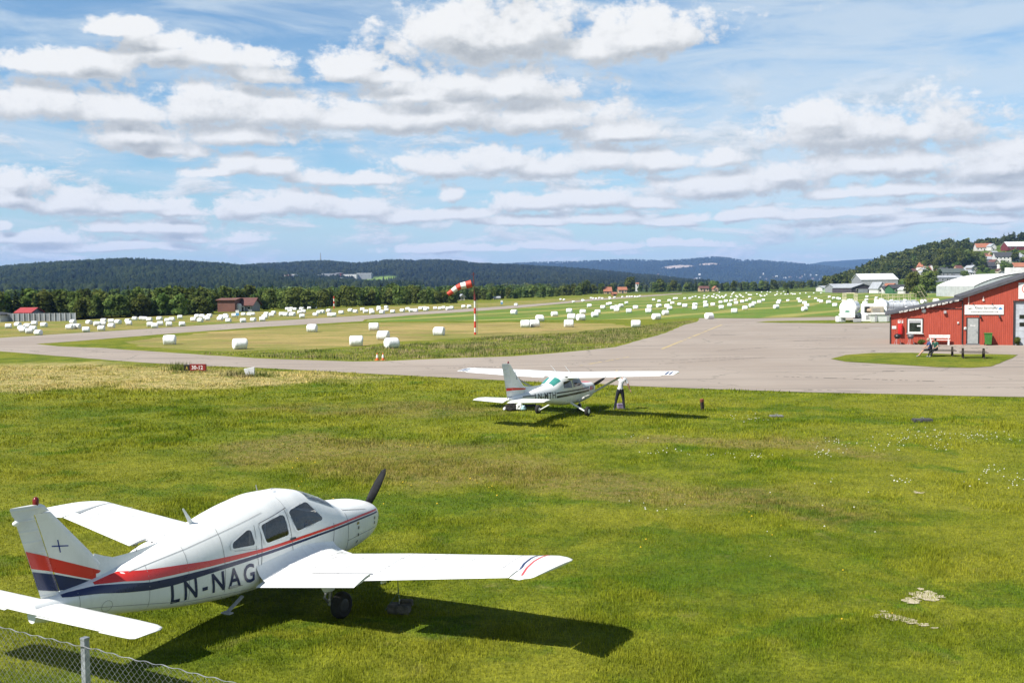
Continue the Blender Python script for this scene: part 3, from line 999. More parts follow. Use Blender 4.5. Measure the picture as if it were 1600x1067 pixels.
        fs = [(2 * i, 2 * i + 1, 2 * i + 3, 2 * i + 2) for i in range(len(P) - 1)]
        mb.add(vs, fs, m)
    def letters(s, mb, body, xa, za, w, h, slope=0.0, off=.005, side=1, bold=0.0, spacing=1.0, shear=0.0):
        vs, fs = text_mesh(body, w, h, cuts=5, bold=bold, spacing=spacing)
        out = []
        for v in vs:
            x = xa - (v.x + shear * v.y)
            out.append(s.pt(x, za + v.y + slope * v.x, off, side))
        mb.add(out, fs)

def rounded(poly, r=.05, n=4):
    """round the corners of a polygon of (x,z)"""
    out = []
    N = len(poly)
    for i in range(N):
        p0, p1, p2 = (Vector(poly[(i + k) % N]).to_2d() for k in (-1, 0, 1))
        a = (p0 - p1); b = (p2 - p1)
        ra = min(r, a.length * .45, b.length * .45)
        A, B = p1 + a.normalized() * ra, p1 + b.normalized() * ra
        for k in range(n + 1):
            tt = k / n
            q_ = A.lerp(p1, tt).lerp(p1.lerp(B, tt), tt)
            out.append((q_.x, q_.y))
    return out

def foil(chord, th, n=10):
    """closed section, (x aft 0..chord, z)"""
    up, lo = [], []
    for k in range(n + 1):
        c = .5 * (1 - math.cos(PI * k / n))
        tt = 5 * th * (.2969 * math.sqrt(c) - .126 * c - .3516 * c ** 2 + .2843 * c ** 3 - .1036 * c ** 4)
        up.append((c * chord, tt * chord)); lo.append((c * chord, -tt * chord * .8))
    return up + lo[-2:0:-1]

def wing_rings(secs, x0, th, side, n=10):
    """secs: (r, x le, x te, z le, z te[, thickness])"""
    rings = []
    for sct in secs:
        r, xl, xt, zl, zt = sct[:5]
        tk = sct[5] if len(sct) > 5 else th
        ch = xt - xl
        ring = []
        for cx, cz in foil(ch, tk, n):
            k = cx / ch
            ring.append(Vector((side * r, x0 - (xl + cx), zl + (zt - zl) * k + cz)))
        rings.append(ring)
    return rings

def tyre(mb, c, r, w, axis, m=0, n=22):
    a = Vector(axis).normalized()
    M = Matrix.Translation(c) @ a.to_track_quat('Z', 'Y').to_matrix().to_4x4()
    mb.lathe([(r * .55, -w * .42), (r * .8, -w * .5), (r * .95, -w * .36), (r, -w * .12), (r, w * .12), (r * .95, w * .36), (r * .8, w * .5), (r * .55, w * .42)], n, M, m, caps=True)

# ------------------------------------------------------------------ low-wing aeroplane in the foreground
X0 = 2.79
SCP = 1.07
low = thing('light_aeroplane', 'white low-wing aeroplane with red and navy stripes, LN-NAG on its side', 'aeroplane', (-4.29, 17.48, 0))
low.rotation_euler = Matrix.Rotation(-.5218, 3, 'Z').to_euler()
low.rotation_euler = (-.0387, -.002, -.5218)
low.rotation_mode = 'XYZ'
low.scale = (SCP,) * 3
FB = Body([
 (0.27, .30, .90, 1.10, 1.20, 2.2, 2.2), (0.30, .38, .80, 1.10, 1.27, 2.3, 2.3), (.38, .43, .70, 1.10, 1.33, 2.5, 2.5), (.60, .48, .62, 1.08, 1.38, 2.6, 2.5),
 (1.0, .52, .55, 1.04, 1.42, 2.8, 2.5), (1.40, .56, .50, 1.00, 1.45, 3.0, 2.5), (1.60, .575, .47, .98, 1.555, 3.0, 2.35), (1.95, .585, .44, .95, 1.70, 3.0, 2.25), (2.2, .585, .42, .95, 1.775, 3.1, 2.3),
 (2.55, .585, .41, .95, 1.825, 3.1, 2.4), (3.0, .585, .40, .95, 1.83, 3.1, 2.4), (3.5, .565, .40, .94, 1.765, 3.8, 2.3), (3.9, .53, .40, .92, 1.68, 3.9, 2.2),
 (4.4, .465, .42, .90, 1.53, 3.8, 2.15), (4.9, .39, .46, .88, 1.39, 3.4, 2.1), (5.5, .30, .54, .88, 1.23, 3.0, 2.1), (6.1, .215, .62, .88, 1.11, 2.5, 2.1), (6.6, .14, .68, .87, 1.03, 2.4, 2.1), (6.92, .085, .73, .86, .985, 2.3, 2.1)], X0)
SIDEWIN = (('rear_window', [(4.0, 1.165), (3.99, 1.255), (3.66, 1.415), (3.585, 1.40), (3.545, 1.155)]),
           ('middle_window', [(3.36, 1.135), (3.43, 1.43), (2.96, 1.535), (2.87, 1.51), (2.83, 1.185)]),
           ('door_window', [(2.68, 1.205), (2.79, 1.53), (2.72, 1.565), (2.33, 1.635), (2.25, 1.62), (1.99, 1.32), (2.02, 1.285)]))
WSLOW = ([1.585, 1.75, 1.90, 2.0, 2.2], [1.44, 1.50, 1.56, 1.60, 1.67])
def inside(x, z, poly):
    r_ = False; j = len(poly) - 1
    for i in range(len(poly)):
        if (poly[i][1] > z) != (poly[j][1] > z) and x < (poly[j][0] - poly[i][0]) * (z - poly[i][1]) / (poly[j][1] - poly[i][1]) + poly[i][0]: r_ = not r_
        j = i
    return r_
mb = MB(); FB.mesh(mb, .27, 6.92, 420, 150)
polys = [rounded(p_, .06) for _, p_ in SIDEWIN]
kf = []
for f in mb.f:
    if len(f) > 4: kf.append(f); continue
    c = sum((Vector(mb.v[i]) for i in f), Vector()) / 4
    x = X0 - c.y
    if c.z > 1.1 and 1.5 < x < 4.1:
        if any(inside(x, c.z, p_) for p_ in polys) and abs(c.x) > .2: continue
        if 1.60 < x < 2.17 and c.z > np.interp(x, *WSLOW) and abs(c.x) > .012: continue
    kf.append(f)
mb.f = kf; mb.m = [0] * len(kf)
fus = mb.build('fuselage', M_WHITE, low, smooth=50)
m, t, out = newmat('cabin_glass'); M_CLEAR = m
gl_ = t.n('ShaderNodeBsdfGlossy'); gl_.inputs['Roughness'].default_value = .03; gl_.inputs['Color'].default_value = (.95, .97, 1, 1)
tr_ = t.n('ShaderNodeBsdfTransparent'); tr_.inputs['Color'].default_value = (.92, .93, .92, 1)
fr_ = t.n('ShaderNodeFresnel'); fr_.inputs['IOR'].default_value = 1.6
ms_ = t.n('ShaderNodeMixShader')
t.put(ms_.inputs[0], t.math('MULTIPLY_ADD', fr_.outputs[0], 1.0, .02)); t.put(ms_.inputs[1], tr_.outputs[0]); t.put(ms_.inputs[2], gl_.outputs[0])
t.put(out.inputs[0], ms_.outputs[0])
M_CABIN = mat('cabin_lining', (.52, .50, .47), .9, .2, 8)
M_SEAT = mat('seat_leather', (.30, .26, .22), .6, .3, 12)
mb = MB()
mb.box((0, X0 - 2.75, .62), (1.04, 2.6, .04))
mb.box((0, X0 - 1.66, 1.0), (.90, .12, .60)); mb.box((0, X0 - 1.74, 1.31), (.72, .18, .10))
mb.box((0, X0 - 4.03, 1.02), (.62, .04, .66))
mb.build('cabin_interior', M_CABIN, low)
for sx in (-.27, .27):
    for xs_ in (2.55, 3.35):
        mb = MB(); mb.bbox((sx, X0 - xs_ + .05, .80), (.44, .46, .14), .04); mb.bbox((sx, X0 - xs_ - .22, 1.10), (.44, .12, .62), .04, M=None); mb.bbox((sx, X0 - xs_ - .25, 1.47), (.22, .09, .16), .03); mb.build('cabin_seat', M_SEAT, low, smooth=40)
    mb = MB(); n = 12
    mb.path([Vector((sx + math.cos(k * PI / 6) * .13, X0 - 1.98, 1.16 + math.sin(k * PI / 6) * .09)) for k in range(13)], .014, 5); mb.cyl((sx, X0 - 1.70, 1.16), (sx, X0 - 1.98, 1.16), .015, .015, 6); mb.build('control_wheel', M_BLKP, low)
# propeller: two blades
def blade(mb, root, ax, length, hubr=.1, w0=.10, w1=.15, twist=.42, n=12):
    """ax: unit direction of the blade in the disc (x,z)"""
    d = Vector((ax[0], 0, ax[1])).normalized()
    cdir = Vector((0, 1, 0))
    side = d.cross(cdir)
    rings = []
    for k in range(n + 1):
        u = k / n
        L = hubr + (length - hubr) * u
        w = (w0 + (w1 - w0) * math.sin(PI * min(1, u * 1.15)) ** .8) * (1 if u < .88 else math.sqrt(max(.02, 1 - ((u - .88) / .12) ** 2)))
        th = .04 * (1 - .75 * u)
        tw = -(.62 - twist * u)
        e1 = side * math.cos(tw) + cdir * math.sin(tw)
        e2 = e1.cross(d)
        ring = []
        for a in range(12):
            an = 2 * PI * a / 12
            ring.append(Vector(root) + d * L + e1 * (math.cos(an) * w / 2) + e2 * (math.sin(an) * th / 2))
        rings.append(ring)
    mb.loft(rings)
hub = (0, X0 - .22, 1.10)
pr = MB(); pr.cyl((0, X0 - .28, 1.10), (0, X0 - .16, 1.10), .1, .1, 16)
pro = pr.build('propeller', M_PROP, low, smooth=40)
for sgn in (1, -1):
    mb = MB(); blade(mb, hub, (.50 * sgn, .866 * sgn), .94)
    mb.build('blade', M_PROP, pro, smooth=50)

# stripes
sr_lo = [(.42, 1.198), (.75, 1.182), (2.2, 1.105), (3.4, 1.035), (4.4, .995), (5.02, .985), (5.38, .985), (5.73, 1.035), (6.1, 1.06)]
sr_hi = [(.42, 1.225), (.75, 1.216), (2.2, 1.145), (3.4, 1.085), (4.4, 1.08), (5.02, 1.105), (5.38, 1.12), (5.73, 1.155), (6.1, 1.085)]
sb_lo = [(.42, 1.158), (.75, 1.141), (2.2, 1.055), (3.4, .975), (4.4, .895), (4.98, .84), (5.35, .845), (5.7, .885), (6.09, .95), (6.5, .98), (6.56, .99)]
sb_hi = [(.42, 1.185), (.75, 1.169), (2.2, 1.09), (3.4, 1.02), (4.4, .968), (4.98, .95), (5.35, .955), (5.7, 1.005), (6.09, 1.05), (6.5, 1.03), (6.56, 1.02)]
for side in (1, -1):
    mb = MB(); FB.band(mb, sr_lo, sr_hi, .004, 60, 3, side=side); mb.build('red_stripe', M_RED, low, smooth=50)
    mb = MB(); FB.band(mb, sb_lo, sb_hi, .004, 60, 3, side=side); mb.build('navy_stripe', M_NAVY, low, smooth=50)
    # windows
    for wname, poly in SIDEWIN:
        mb = MB(); FB.patch(mb, rounded(poly, .06), .006, 16, 6, side=side)
        wn = mb.build(wname, M_CLEAR, low, smooth=60)
        mb = MB(); pl_ = rounded(poly, .06, 6)
        cx_ = sum(p_[0] for p_ in pl_) / len(pl_); cz_ = sum(p_[1] for p_ in pl_) / len(pl_)
        vs = []
        for px_, pz_ in pl_:
            L_ = math.hypot(px_ - cx_, pz_ - cz_); ux_, uz_ = (px_ - cx_) / L_, (pz_ - cz_) / L_
            vs += [FB.pt(px_ - ux_ * .022, pz_ - uz_ * .022, .010, side), FB.pt(px_ + ux_ * .022, pz_ + uz_ * .022, .010, side)]
        N_ = len(pl_)
        mb.add(vs, [(2 * i_, 2 * i_ + 1, (2 * i_ + 3) % (2 * N_), (2 * i_ + 2) % (2 * N_)) for i_ in range(N_)])
        mb.build('window_frame', M_WHITE, wn, smooth=60)
    mb = MB()
    FB.line(mb, [(2.79, 1.60), (3.42, 1.46), (3.46, .60)], .009, .005, side=side)
    FB.line(mb, [(2.84, 1.60), (2.75, .75), (2.66, .62), (1.82, .58), (1.75, 1.20)], .009, .005, side=side)
    FB.line(mb, [(1.35, 1.44), (1.37, .56)], .008, .005, side=side)
    FB.line(mb, [(.48, .92), (1.36, .84)], .006, .005, side=side)
    FB.line(mb, [(4.15, 1.58), (4.12, .48)], .006, .005, side=side)
    FB.line(mb, [(3.45, .55), (3.55, 1.10), (3.52, 1.45)], .006, .005, side=side)
    mb.build('door_seam', M_SEAM, low, smooth=60)
    for pts_, w_ in (([(4.75, 1.40), (4.72, .50)], .007), ([(5.35, 1.24), (5.35, .56)], .007), ([(6.35, 1.04), (6.35, .70)], .007), ([(3.5, .50), (4.7, .555), (6.3, .80)], .007), ([(3.3, 1.60), (4.7, 1.29), (5.6, 1.13)], .006), ([(3.95, 1.14), (3.50, 1.10)], .007), ([(2.85, 1.76), (2.80, 1.58)], .007), ([(.75, 1.27), (1.36, 1.34)], .007)):
        mb = MB(); FB.line(mb, pts_, w_, .004, side=side); mb.build('panel_seam', M_SEAML, low, smooth=60)
mb = MB()
FB.patch(mb, [(2.83, 1.105), (2.83, 1.135), (2.70, 1.14), (2.70, 1.11)], .012, 4, 2); mb.build('door_handle', M_GREYD, low)
mb = MB()
for xx, zz in ((1.04, .74), (1.04, .86), (1.04, .98), (.52, .98), (.52, 1.06)):
    mb = MB(); FB.patch(mb, [(xx + .025, zz), (xx + .025, zz + .05), (xx, zz + .05), (xx, zz)], .012, 2, 2); mb.build('cowl_latch', M_GREYD, low)
mb = MB(); FB.patch(mb, [(1.10, 1.06), (1.10, 1.10), (1.03, 1.105), (1.03, 1.065)], .006, 2, 2); mb.build('data_plate', mat('brass_plate', (.4, .33, .12), .4, .2, metal=.5), low)
# windscreen: wrapped band over the front of the cabin
def windscreen(B, xc0, xc1, xs0, xs1, z0, z1, nz=10, nx=8, off=.006, side=1):
    mb = MB(); vs, fs = [], []
    for i in range(nz + 1):
        z = z0 + (z1 - z0) * i / nz
        for j in range(nx + 1):
            xf = xc0 + (xc1 - xc0) * i / nz          # front limit at this height
            xr = xs0 + (xs1 - xs0) * i / nz          # rear limit
            x = xf + (xr - xf) * j / nx
            st_ = B.at(x)
            zz = min(z, st_[4] - .004)
            vs.append(B.pt(x, zz, off, side))
    w = nx + 1
    fs = [(i * w + j, i * w + j + 1, (i + 1) * w + j + 1, (i + 1) * w + j) for i in range(nz) for j in range(nx)]
    mb.add(vs, fs)
    return mb
ws = MB()
for side in (1, -1):
    vs, fs = [], []
    nx_, nt_ = 10, 10
    for i in range(nx_ + 1):
        u = i / nx_
        x = 1.585 + (2.18 - 1.585) * u
        st_ = FB.at(x)
        ztop = st_[4]
        zlow = float(np.interp(x, *WSLOW)) - .02
        zlow = min(zlow, ztop - .02)
        for j in range(nt_ + 1):
            k = j / nt_
            # run from the side pillar up to near the centre line
            zz = zlow + (ztop - .0015 - zlow) * (1 - (1 - k) ** 2)
            vs.append(FB.pt(x, zz, .007, side))
    w = nt_ + 1
    ws.add(vs, [(i * w + j, i * w + j + 1, (i + 1) * w + j + 1, (i + 1) * w + j) for i in range(nx_) for j in range(nt_)])
ws.build('windscreen', M_CLEAR, low, smooth=60)
# registration
for side in (1, -1):
    mb = MB()
    if side == 1:
        FB.letters(mb, 'LN-NAG', 5.0, .575, 1.43, .292, .032, .005, 1, bold=.02, spacing=1.36, shear=-.12)
    else:
        vs, fs = text_mesh('LN-NAG', 1.6, .265, cuts=5, bold=.012, spacing=1.05)
        mb.add([FB.pt(3.4 + v.x, .56 + v.y, .005, -1) for v in vs], fs)
    mb.build('registration_letters', M_NAVY, low)
mb = MB()
for k in range(16):
    a0, a1 = 2 * PI * k / 16, 2 * PI * (k + 1) / 16
    FB.line(mb, [(5.97 + .075 * math.cos(a0), .76 + .075 * math.sin(a0)), (5.97 + .075 * math.cos(a1), .76 + .075 * math.sin(a1))], .006, .005, n=1)
mb.build('inspection_cover', M_SEAML, low)

# fin and rudder
def fin_mesh(mb, outline, x0, th):
    """outline: list of (z, x le, x te); lens-shaped section"""
    rings = []
    for z, xl, xt in outline:
        ring = []
        for cx, cz in foil(xt - xl, th / (xt - xl), 8):
            ring.append(Vector((cz, x0 - (xl + cx), z)))
        rings.append(ring)
    mb.loft(rings)
fo = [(.98, 5.85, 6.50), (1.16, 5.78, 6.55), (1.26, 5.86, 6.58), (1.40, 5.99, 6.63), (1.50, 6.08, 6.67), (1.8, 6.37, 6.77), (2.08, 6.64, 6.87), (2.10, 6.66, 6.88)]
mb = MB(); fin_mesh(mb, fo, X0, .085); fin = mb.build('fin', M_WHITE, low, smooth=45)
ro = [(.84, 6.50, 6.72), (1.0, 6.515, 6.785), (1.3, 6.615, 6.885), (1.6, 6.715, 6.99), (1.9, 6.82, 7.095), (2.09, 6.89, 7.16), (2.115, 6.67, 7.185), (2.19, 6.74, 7.215), (2.215, 6.79, 7.21)]
mb = MB(); fin_mesh(mb, ro, X0, .075); rud = mb.build('rudder', M_RIBZ, low, smooth=45)
mb = MB()   # dorsal fillet running up onto the tail cone
rings = []
for x, zt, hw in ((4.75, 1.415, .004), (5.1, 1.37, .012), (5.45, 1.335, .022), (5.7, 1.33, .03), (5.85, 1.38, .034), (6.0, 1.44, .036)):
    zb = FB.at(x)[4] - .06
    rings.append([Vector((-hw * 1.6, X0 - x, zb)), Vector((-hw, X0 - x, (zb + zt) / 2)), Vector((0, X0 - x, zt)), Vector((hw, X0 - x, (zb + zt) / 2)), Vector((hw * 1.6, X0 - x, zb))])
mb.loft(rings); mb.build('dorsal_fillet', M_WHITE, low, smooth=60)
# painted bands on the fin sides
def finband(mb, prof, pts, x0, off=.003, n=24, nzz=3, side=1, th=.085):
    """pts low/high polylines over x; surface from outline profile"""
    pz = [p[0] for p in prof]
    def ysurf(x, z):
        xl = np.interp(z, pz, [p[1] for p in prof]); xt = np.interp(z, pz, [p[2] for p in prof])
        c = np.clip((x - xl) / (xt - xl), 0.002, .998)
        return 5 * (th / (xt - xl)) * (.2969 * math.sqrt(c) - .126 * c - .3516 * c ** 2 + .2843 * c ** 3 - .1036 * c ** 4) * (xt - xl)
    low_, high_ = pts
    lx, lz = zip(*low_); hx, hz = zip(*high_)
    vs, fs = [], []
    for i in range(n + 1):
        u = i / n
        for j in range(nzz + 1):
            k = j / nzz
            x = np.interp(u, np.linspace(0, 1, len(lx)), lx) * (1 - k) + np.interp(u, np.linspace(0, 1, len(hx)), hx) * k
            z = np.interp(u, np.linspace(0, 1, len(lz)), lz) * (1 - k) + np.interp(u, np.linspace(0, 1, len(hz)), hz) * k
            y = ysurf(x, z) + off
            vs.append(Vector((side * y * (1 if side > 0 else .8) , x0 - x, z)))
    w = nzz + 1
    mb.add(vs, [(i * w + j, (i + 1) * w + j, (i + 1) * w + j + 1, i * w + j + 1) for i in range(n) for j in range(nzz)])
for side in (1, -1):
    # fin: red over white pinstripe over navy, running from the fuselage up and aft
    mb = MB(); finband(mb, fo, ([(5.82, 1.02), (6.64, 1.325)], [(5.80, 1.15), (6.69, 1.52)]), X0, side=side); mb.build('red_band', M_RED, fin)
    mb = MB(); finband(mb, fo, ([(6.0, .98), (6.52, 1.06)], [(5.9, 1.03), (6.60, 1.285)]), X0, side=side); mb.build('navy_band', M_NAVY, fin)
    mb = MB(); finband(mb, ro, ([(6.63, 1.33), (6.925, 1.42)], [(6.695, 1.53), (7.005, 1.65)]), X0, side=side, th=.075, off=.006); mb.build('red_band', M_RED, rud)
    mb = MB(); finband(mb, ro, ([(6.54, 1.06), (6.83, 1.13)], [(6.615, 1.29), (6.91, 1.375)]), X0, side=side, th=.075, off=.006); mb.build('navy_band', M_NAVY, rud)
    mb = MB()
    finband(mb, fo, ([(6.42, 1.615), (6.645, 1.645)], [(6.42, 1.63), (6.645, 1.66)]), X0, side=side, off=.004)
    finband(mb, fo, ([(6.52, 1.555), (6.565, 1.725)], [(6.535, 1.555), (6.58, 1.725)]), X0, side=side, off=.005)
    mb.build('cross_emblem', mat('emblem_blue', (.02, .05, .3), .4), fin)
mb = MB(); mb.lathe([(.035, 0), (.038, .03), (.038, .075), (.025, .10), (.006, .108)], 14, Matrix.Translation((0, X0 - 6.86, 2.205)))
mb.build('beacon', M_REDLENS, low, smooth=50)
mb = MB(); mb.lathe([(.0, 0), (.03, .0), (.035, .03), (.02, .06), (0, .065)], 10, Matrix.Translation((0, X0 - 7.11, 2.02)) @ Matrix.Rotation(PI / 2, 4, 'X'))
mb.build('tail_light', M_WHITE, low, smooth=60)

# stabilator with anti-servo tab
for side in (1, -1):
    st_ = [(.0, 6.56, 7.04, .91, .90), (1.0, 6.57, 7.04, .915, .905), (1.50, 6.58, 7.04, .92, .91), (1.515, 6.58, 7.13, .92, .91), (1.9, 6.59, 7.12, .92, .91), (2.02, 6.63, 7.11, .92, .91), (2.07, 6.70, 7.08, .92, .91, .07), (2.085, 6.78, 7.04, .92, .915, .03)]
    mb = MB(); mb.loft(wing_rings(st_, X0, .10, side)); sb = mb.build('stabilator', M_RIBX, low, smooth=40)
    tb = [(.30, 7.048, 7.085, .90, .896, .12), (1.49, 7.048, 7.085, .91, .906, .12)]
    mb = MB(); mb.loft(wing_rings(tb, X0, .12, side)); mb.build('trim_tab', M_RIBX, sb, smooth=40)

# wings
wz = lambda r: .60 + .122 * r
def wsec(r, xl, xt, dz=0.0, th=.15):
    return (r, xl, xt, wz(r) + .02, wz(r) - .035 + dz, th)
for side in (1, -1):
    kr = 1.0 if side > 0 else .91
    wz = (lambda r: .60 + .122 * r) if side > 0 else (lambda r: .60 + .098 * r)
    # main panel up to the hinge line, flap and aileron separate behind it
    secs = [wsec(.30, 1.60, 3.22, th=.15), wsec(.52, 1.66, 3.22), wsec(.8, 1.80, 3.20), wsec(1.1, 1.97, 3.19), wsec(2.40, 1.97, 3.17), wsec(2.52, 1.98, 3.13, th=.15), wsec(4.78, 2.10, 2.93, th=.14)]
    if side < 0: pass
    tip = [wsec(4.79, 2.10, 3.26, th=.125), wsec(5.0, 2.12, 3.36, th=.115), wsec(5.12, 2.17, 3.43, .03, th=.09), wsec(5.24, 2.27, 3.48, .05, .06), (5.30, 2.42, 3.50, wz(5.33) + .03, wz(5.33) + .03, .025)]
    mb = MB(); mb.loft(wing_rings(secs, X0, .15, side * kr, 12)); wg = mb.build('wing', M_WHITE, low, smooth=40)
    mb = MB(); mb.loft(wing_rings(tip, X0, .12, side * kr, 12)); wt = mb.build('wing_tip', M_WHITE, wg, smooth=40)
    fl = [(.62, 3.235, 3.63, wz(.62) - .01, wz(.62) - .13, .13), (2.44, 3.19, 3.58, wz(2.44) - .01, wz(2.44) - .12, .13)]
    mb = MB(); mb.loft(wing_rings(fl, X0, .13, side * kr)); mb.build('flap', M_WHITE, wg, smooth=40)
    al = [(2.55, 3.14, 3.49, wz(2.55) + .005, wz(2.55) - .04, .12), (4.76, 2.945, 3.23, wz(4.76) + .005, wz(4.76) - .035, .12)]
    mb = MB(); mb.loft(wing_rings(al, X0, .12, side * kr)); mb.build('aileron', M_RIBX, wg, smooth=40)
    # tip stripes and seams: strips lying on the upper surface
    def wsurf(r, x, off=.004):
        ref = secs if r <= 4.78 else tip
        rs = [q_[0] for q_ in ref]
        v_ = [np.interp(r, rs, [q_[k] for q_ in ref]) for k in range(1, 6)]
        xl, xt, zl, zt, th = v_
        c = np.clip((x - xl) / (xt - xl), .001, 1)
        z = zl + (zt - zl) * c + 5 * th * (.2969 * math.sqrt(c) - .126 * c - .3516 * c ** 2 + .2843 * c ** 3 - .1036 * c ** 4) * (xt - xl)
        return Vector((side * r * kr, X0 - x, z + off))
    def wline(mb, pts, w, off=.004, n=12, rdir=True):
        vs = []
        P = [(pts[i][0] + (pts[i + 1][0] - pts[i][0]) * k / n, pts[i][1] + (pts[i + 1][1] - pts[i][1]) * k / n) for i in range(len(pts) - 1) for k in range(n)] + [pts[-1]]
        for r, x in P:
            if rdir: vs += [wsurf(r - w / 2, x, off), wsurf(r + w / 2, x, off)]
            else: vs += [wsurf(r, x - w / 2, off), wsurf(r, x + w / 2, off)]
        mb.add(vs, [(2 * i, 2 * i + 1, 2 * i + 3, 2 * i + 2) for i in range(len(P) - 1)])
    if side > 0:
        mb = MB(); wline(mb, [(4.68, 2.11), (4.64, 2.35), (4.66, 2.62), (4.74, 2.90)], .04); mb.build('tip_stripe_navy', M_NAVY, wg)
    if side > 0:
        mb = MB(); wline(mb, [(4.84, 2.13), (4.81, 2.35), (4.815, 2.62), (4.86, 2.9), (4.95, 3.2)], .035); mb.build('tip_stripe_red', M_RED, wt)
    mb = MB()
    for r in (2.48, 4.42): wline(mb, [(r, 1.99), (r, 3.08)], .014, .004)
    wline(mb, [(1.1, 2.45), (4.4, 2.50)], .012, .004, 30, False)
    wline(mb, [(1.1, 2.88), (4.7, 2.74)], .010, .004, 30, False)
    for r in (1.15, 1.75, 3.1, 3.75): wline(mb, [(r, 2.02), (r, 3.0 if r > 2.5 else 3.1)], .010, .004)
    wline(mb, [(2.52, 2.32), (3.0, 2.33)], .006, .003, 10, False)
    mb.build('skin_seam', M_SEAML, wg)
    mb = MB(); wline(mb, [(1.30, 3.15), (2.44, 3.13)], .03, .014, 30, False); mb.build('hinge_line', M_SEAM, wg)
    mb = MB(); wline(mb, [(2.56, 3.09), (4.74, 2.91)], .018, .012, 30, False); mb.build('hinge_line', M_SEAML, wg)
    # smooth fillet between fuselage and wing
    rings = []
    for x in np.linspace(1.78, 3.55, 15):
        ring = []
        zf = wz(.6) + .33 - .10 * abs(x - 2.5)
        if x < 3.10: zw = wsurf(.98, x, .004).z
        else: zw = wsurf(.98, 3.12, .004).z - .01 - (x - 3.12) * .30
        P0 = Vector((FB.y(x, zf) - .01, 0, zf)); P2 = Vector((.98, 0, zw)); P1 = Vector((FB.y(x, zw + .03) + .05, 0, zw + .03))
        for k in range(9):
            u_ = k / 8
            q_ = P0.lerp(P1, u_).lerp(P1.lerp(P2, u_), u_)
            ring.append(Vector((side * q_.x, X0 - x, q_.z)))
        rings.append(ring)
    mb = MB(); mb.loft(rings, caps=False, closed=False); mb.build('root_fairing', M_WHITE, wg, smooth=70, fix=False)
    # main gear
    mb = MB()
    r0 = 1.36
    ring = lambda z, x0_, x1_, hw: [Vector((side * r0 + dx * hw, X0 - (x0_ + (x1_ - x0_) * k), z)) for dx, k in ((0, 0), (.7, .18), (1, .5), (.7, .82), (0, 1), (-.7, .82), (-1, .5), (-.7, .18))]
    mb.loft([ring(.73, 2.60, 3.10, .085), ring(.60, 2.62, 3.06, .08), ring(.46, 2.68, 2.98, .075), ring(.42, 2.70, 2.94, .06)])
    ug = mb.build('gear_leg', M_WHITE, low, smooth=40)
    mb = MB(); mb.cyl((side * r0, 0, .5), (side * r0, 0, .2), .032, .032, 12); mb.cyl((side * (r0 - .05), .03, .2), (side * (r0 + .15), .06, .2), .035, .035, 10)
    mb.path([(side * r0, -.06, .44), (side * r0, -.15, .34), (side * r0, -.05, .24)], .018, 6)
    mb.build('strut', M_STEEL, ug, smooth=40)
    mb = MB(); tyre(mb, (side * (r0 + .17), .06, .205), .205, .15, (1, 0, 0))
    wh = mb.build('wheel', M_TYRE, low, smooth=40)
    mb = MB(); mb.lathe([(.0, -.075), (.06, -.078), (.10, -.066), (.112, -.055), (.112, .055), (.10, .066), (.06, .078), (0, .078)], 18, Matrix.Translation((side * (r0 + .17), .06, .205)) @ Matrix.Rotation(PI / 2, 4, 'Y'), caps=False)
    mb.build('hub', M_GREYD, wh, smooth=40)
    # aileron hinge bracket and tie-down ring
    mb = MB(); mb.box((side * 2.62, X0 - 3.12, wz(2.62) - .10), (.02, .12, .10)); mb.build('hinge_bracket', M_WHITE, wg)
# nose gear
mb = MB(); mb.cyl((0, X0 - .80, .58), (0, X0 - .80, .30), .04, .035, 12); mb.build('nose_strut', M_STEEL, low, smooth=40)
mb = MB(); tyre(mb, (0, X0 - .80, .27), .19, .14, (1, 0, 0)); mb.build('nose_wheel', M_TYRE, low, smooth=40)
# aerials and step
mb = MB()
mb.loft([[Vector((a * .012, X0 - 4.30 + b * .05, 1.545)) for a, b in ((-1, 0), (0, -1), (1, 0), (0, 1))], [Vector((a * .006, X0 - 4.47 + b * .018, 1.80)) for a, b in ((-1, 0), (0, -1), (1, 0), (0, 1))]])
mb.loft([[Vector((a * .03, X0 - 4.30 + b * .09, 1.535)) for a, b in ((-1, 0), (-.6, -.8), (0, -1), (.6, -.8), (1, 0), (.6, .8), (0, 1), (-.6, .8))], [Vector((a * .012, X0 - 4.31 + b * .05, 1.575)) for a, b in ((-1, 0), (-.6, -.8), (0, -1), (.6, -.8), (1, 0), (.6, .8), (0, 1), (-.6, .8))]])
mb.build('aerial', M_WHITE, low, smooth=30)
mb = MB(); mb.cyl((0, X0 - 5.30, 1.25), (0, X0 - 5.31, 1.40), .007, .005, 6); mb.build('rod_aerial', M_BLKP, low)
mb = MB(); mb.cyl((0, X0 - 2.95, 1.86), (0, X0 - 2.98, 1.945), .009, .006, 6); mb.build('rod_aerial', M_SEAML, low)
mb = MB(); mb.box((.12, X0 - 2.75, 1.868), (.03, .06, .012)); mb.build('roof_vent', M_SEAML, low)
mb = MB()
sp0 = FB.pt(3.75, .455, 0, 1)
mb.box((sp0.x + .03, sp0.y - .16, .40), (.05, .36, .028), M=Matrix.Translation((sp0.x, sp0.y, .43)) @ Matrix.Rotation(.5, 4, 'X') @ Matrix.Translation((-sp0.x, -sp0.y, -.43)))
mb.box((sp0.x + .08, sp0.y - .33, .255), (.16, .09, .02))
mb.build('boarding_step', M_SEAML, low)

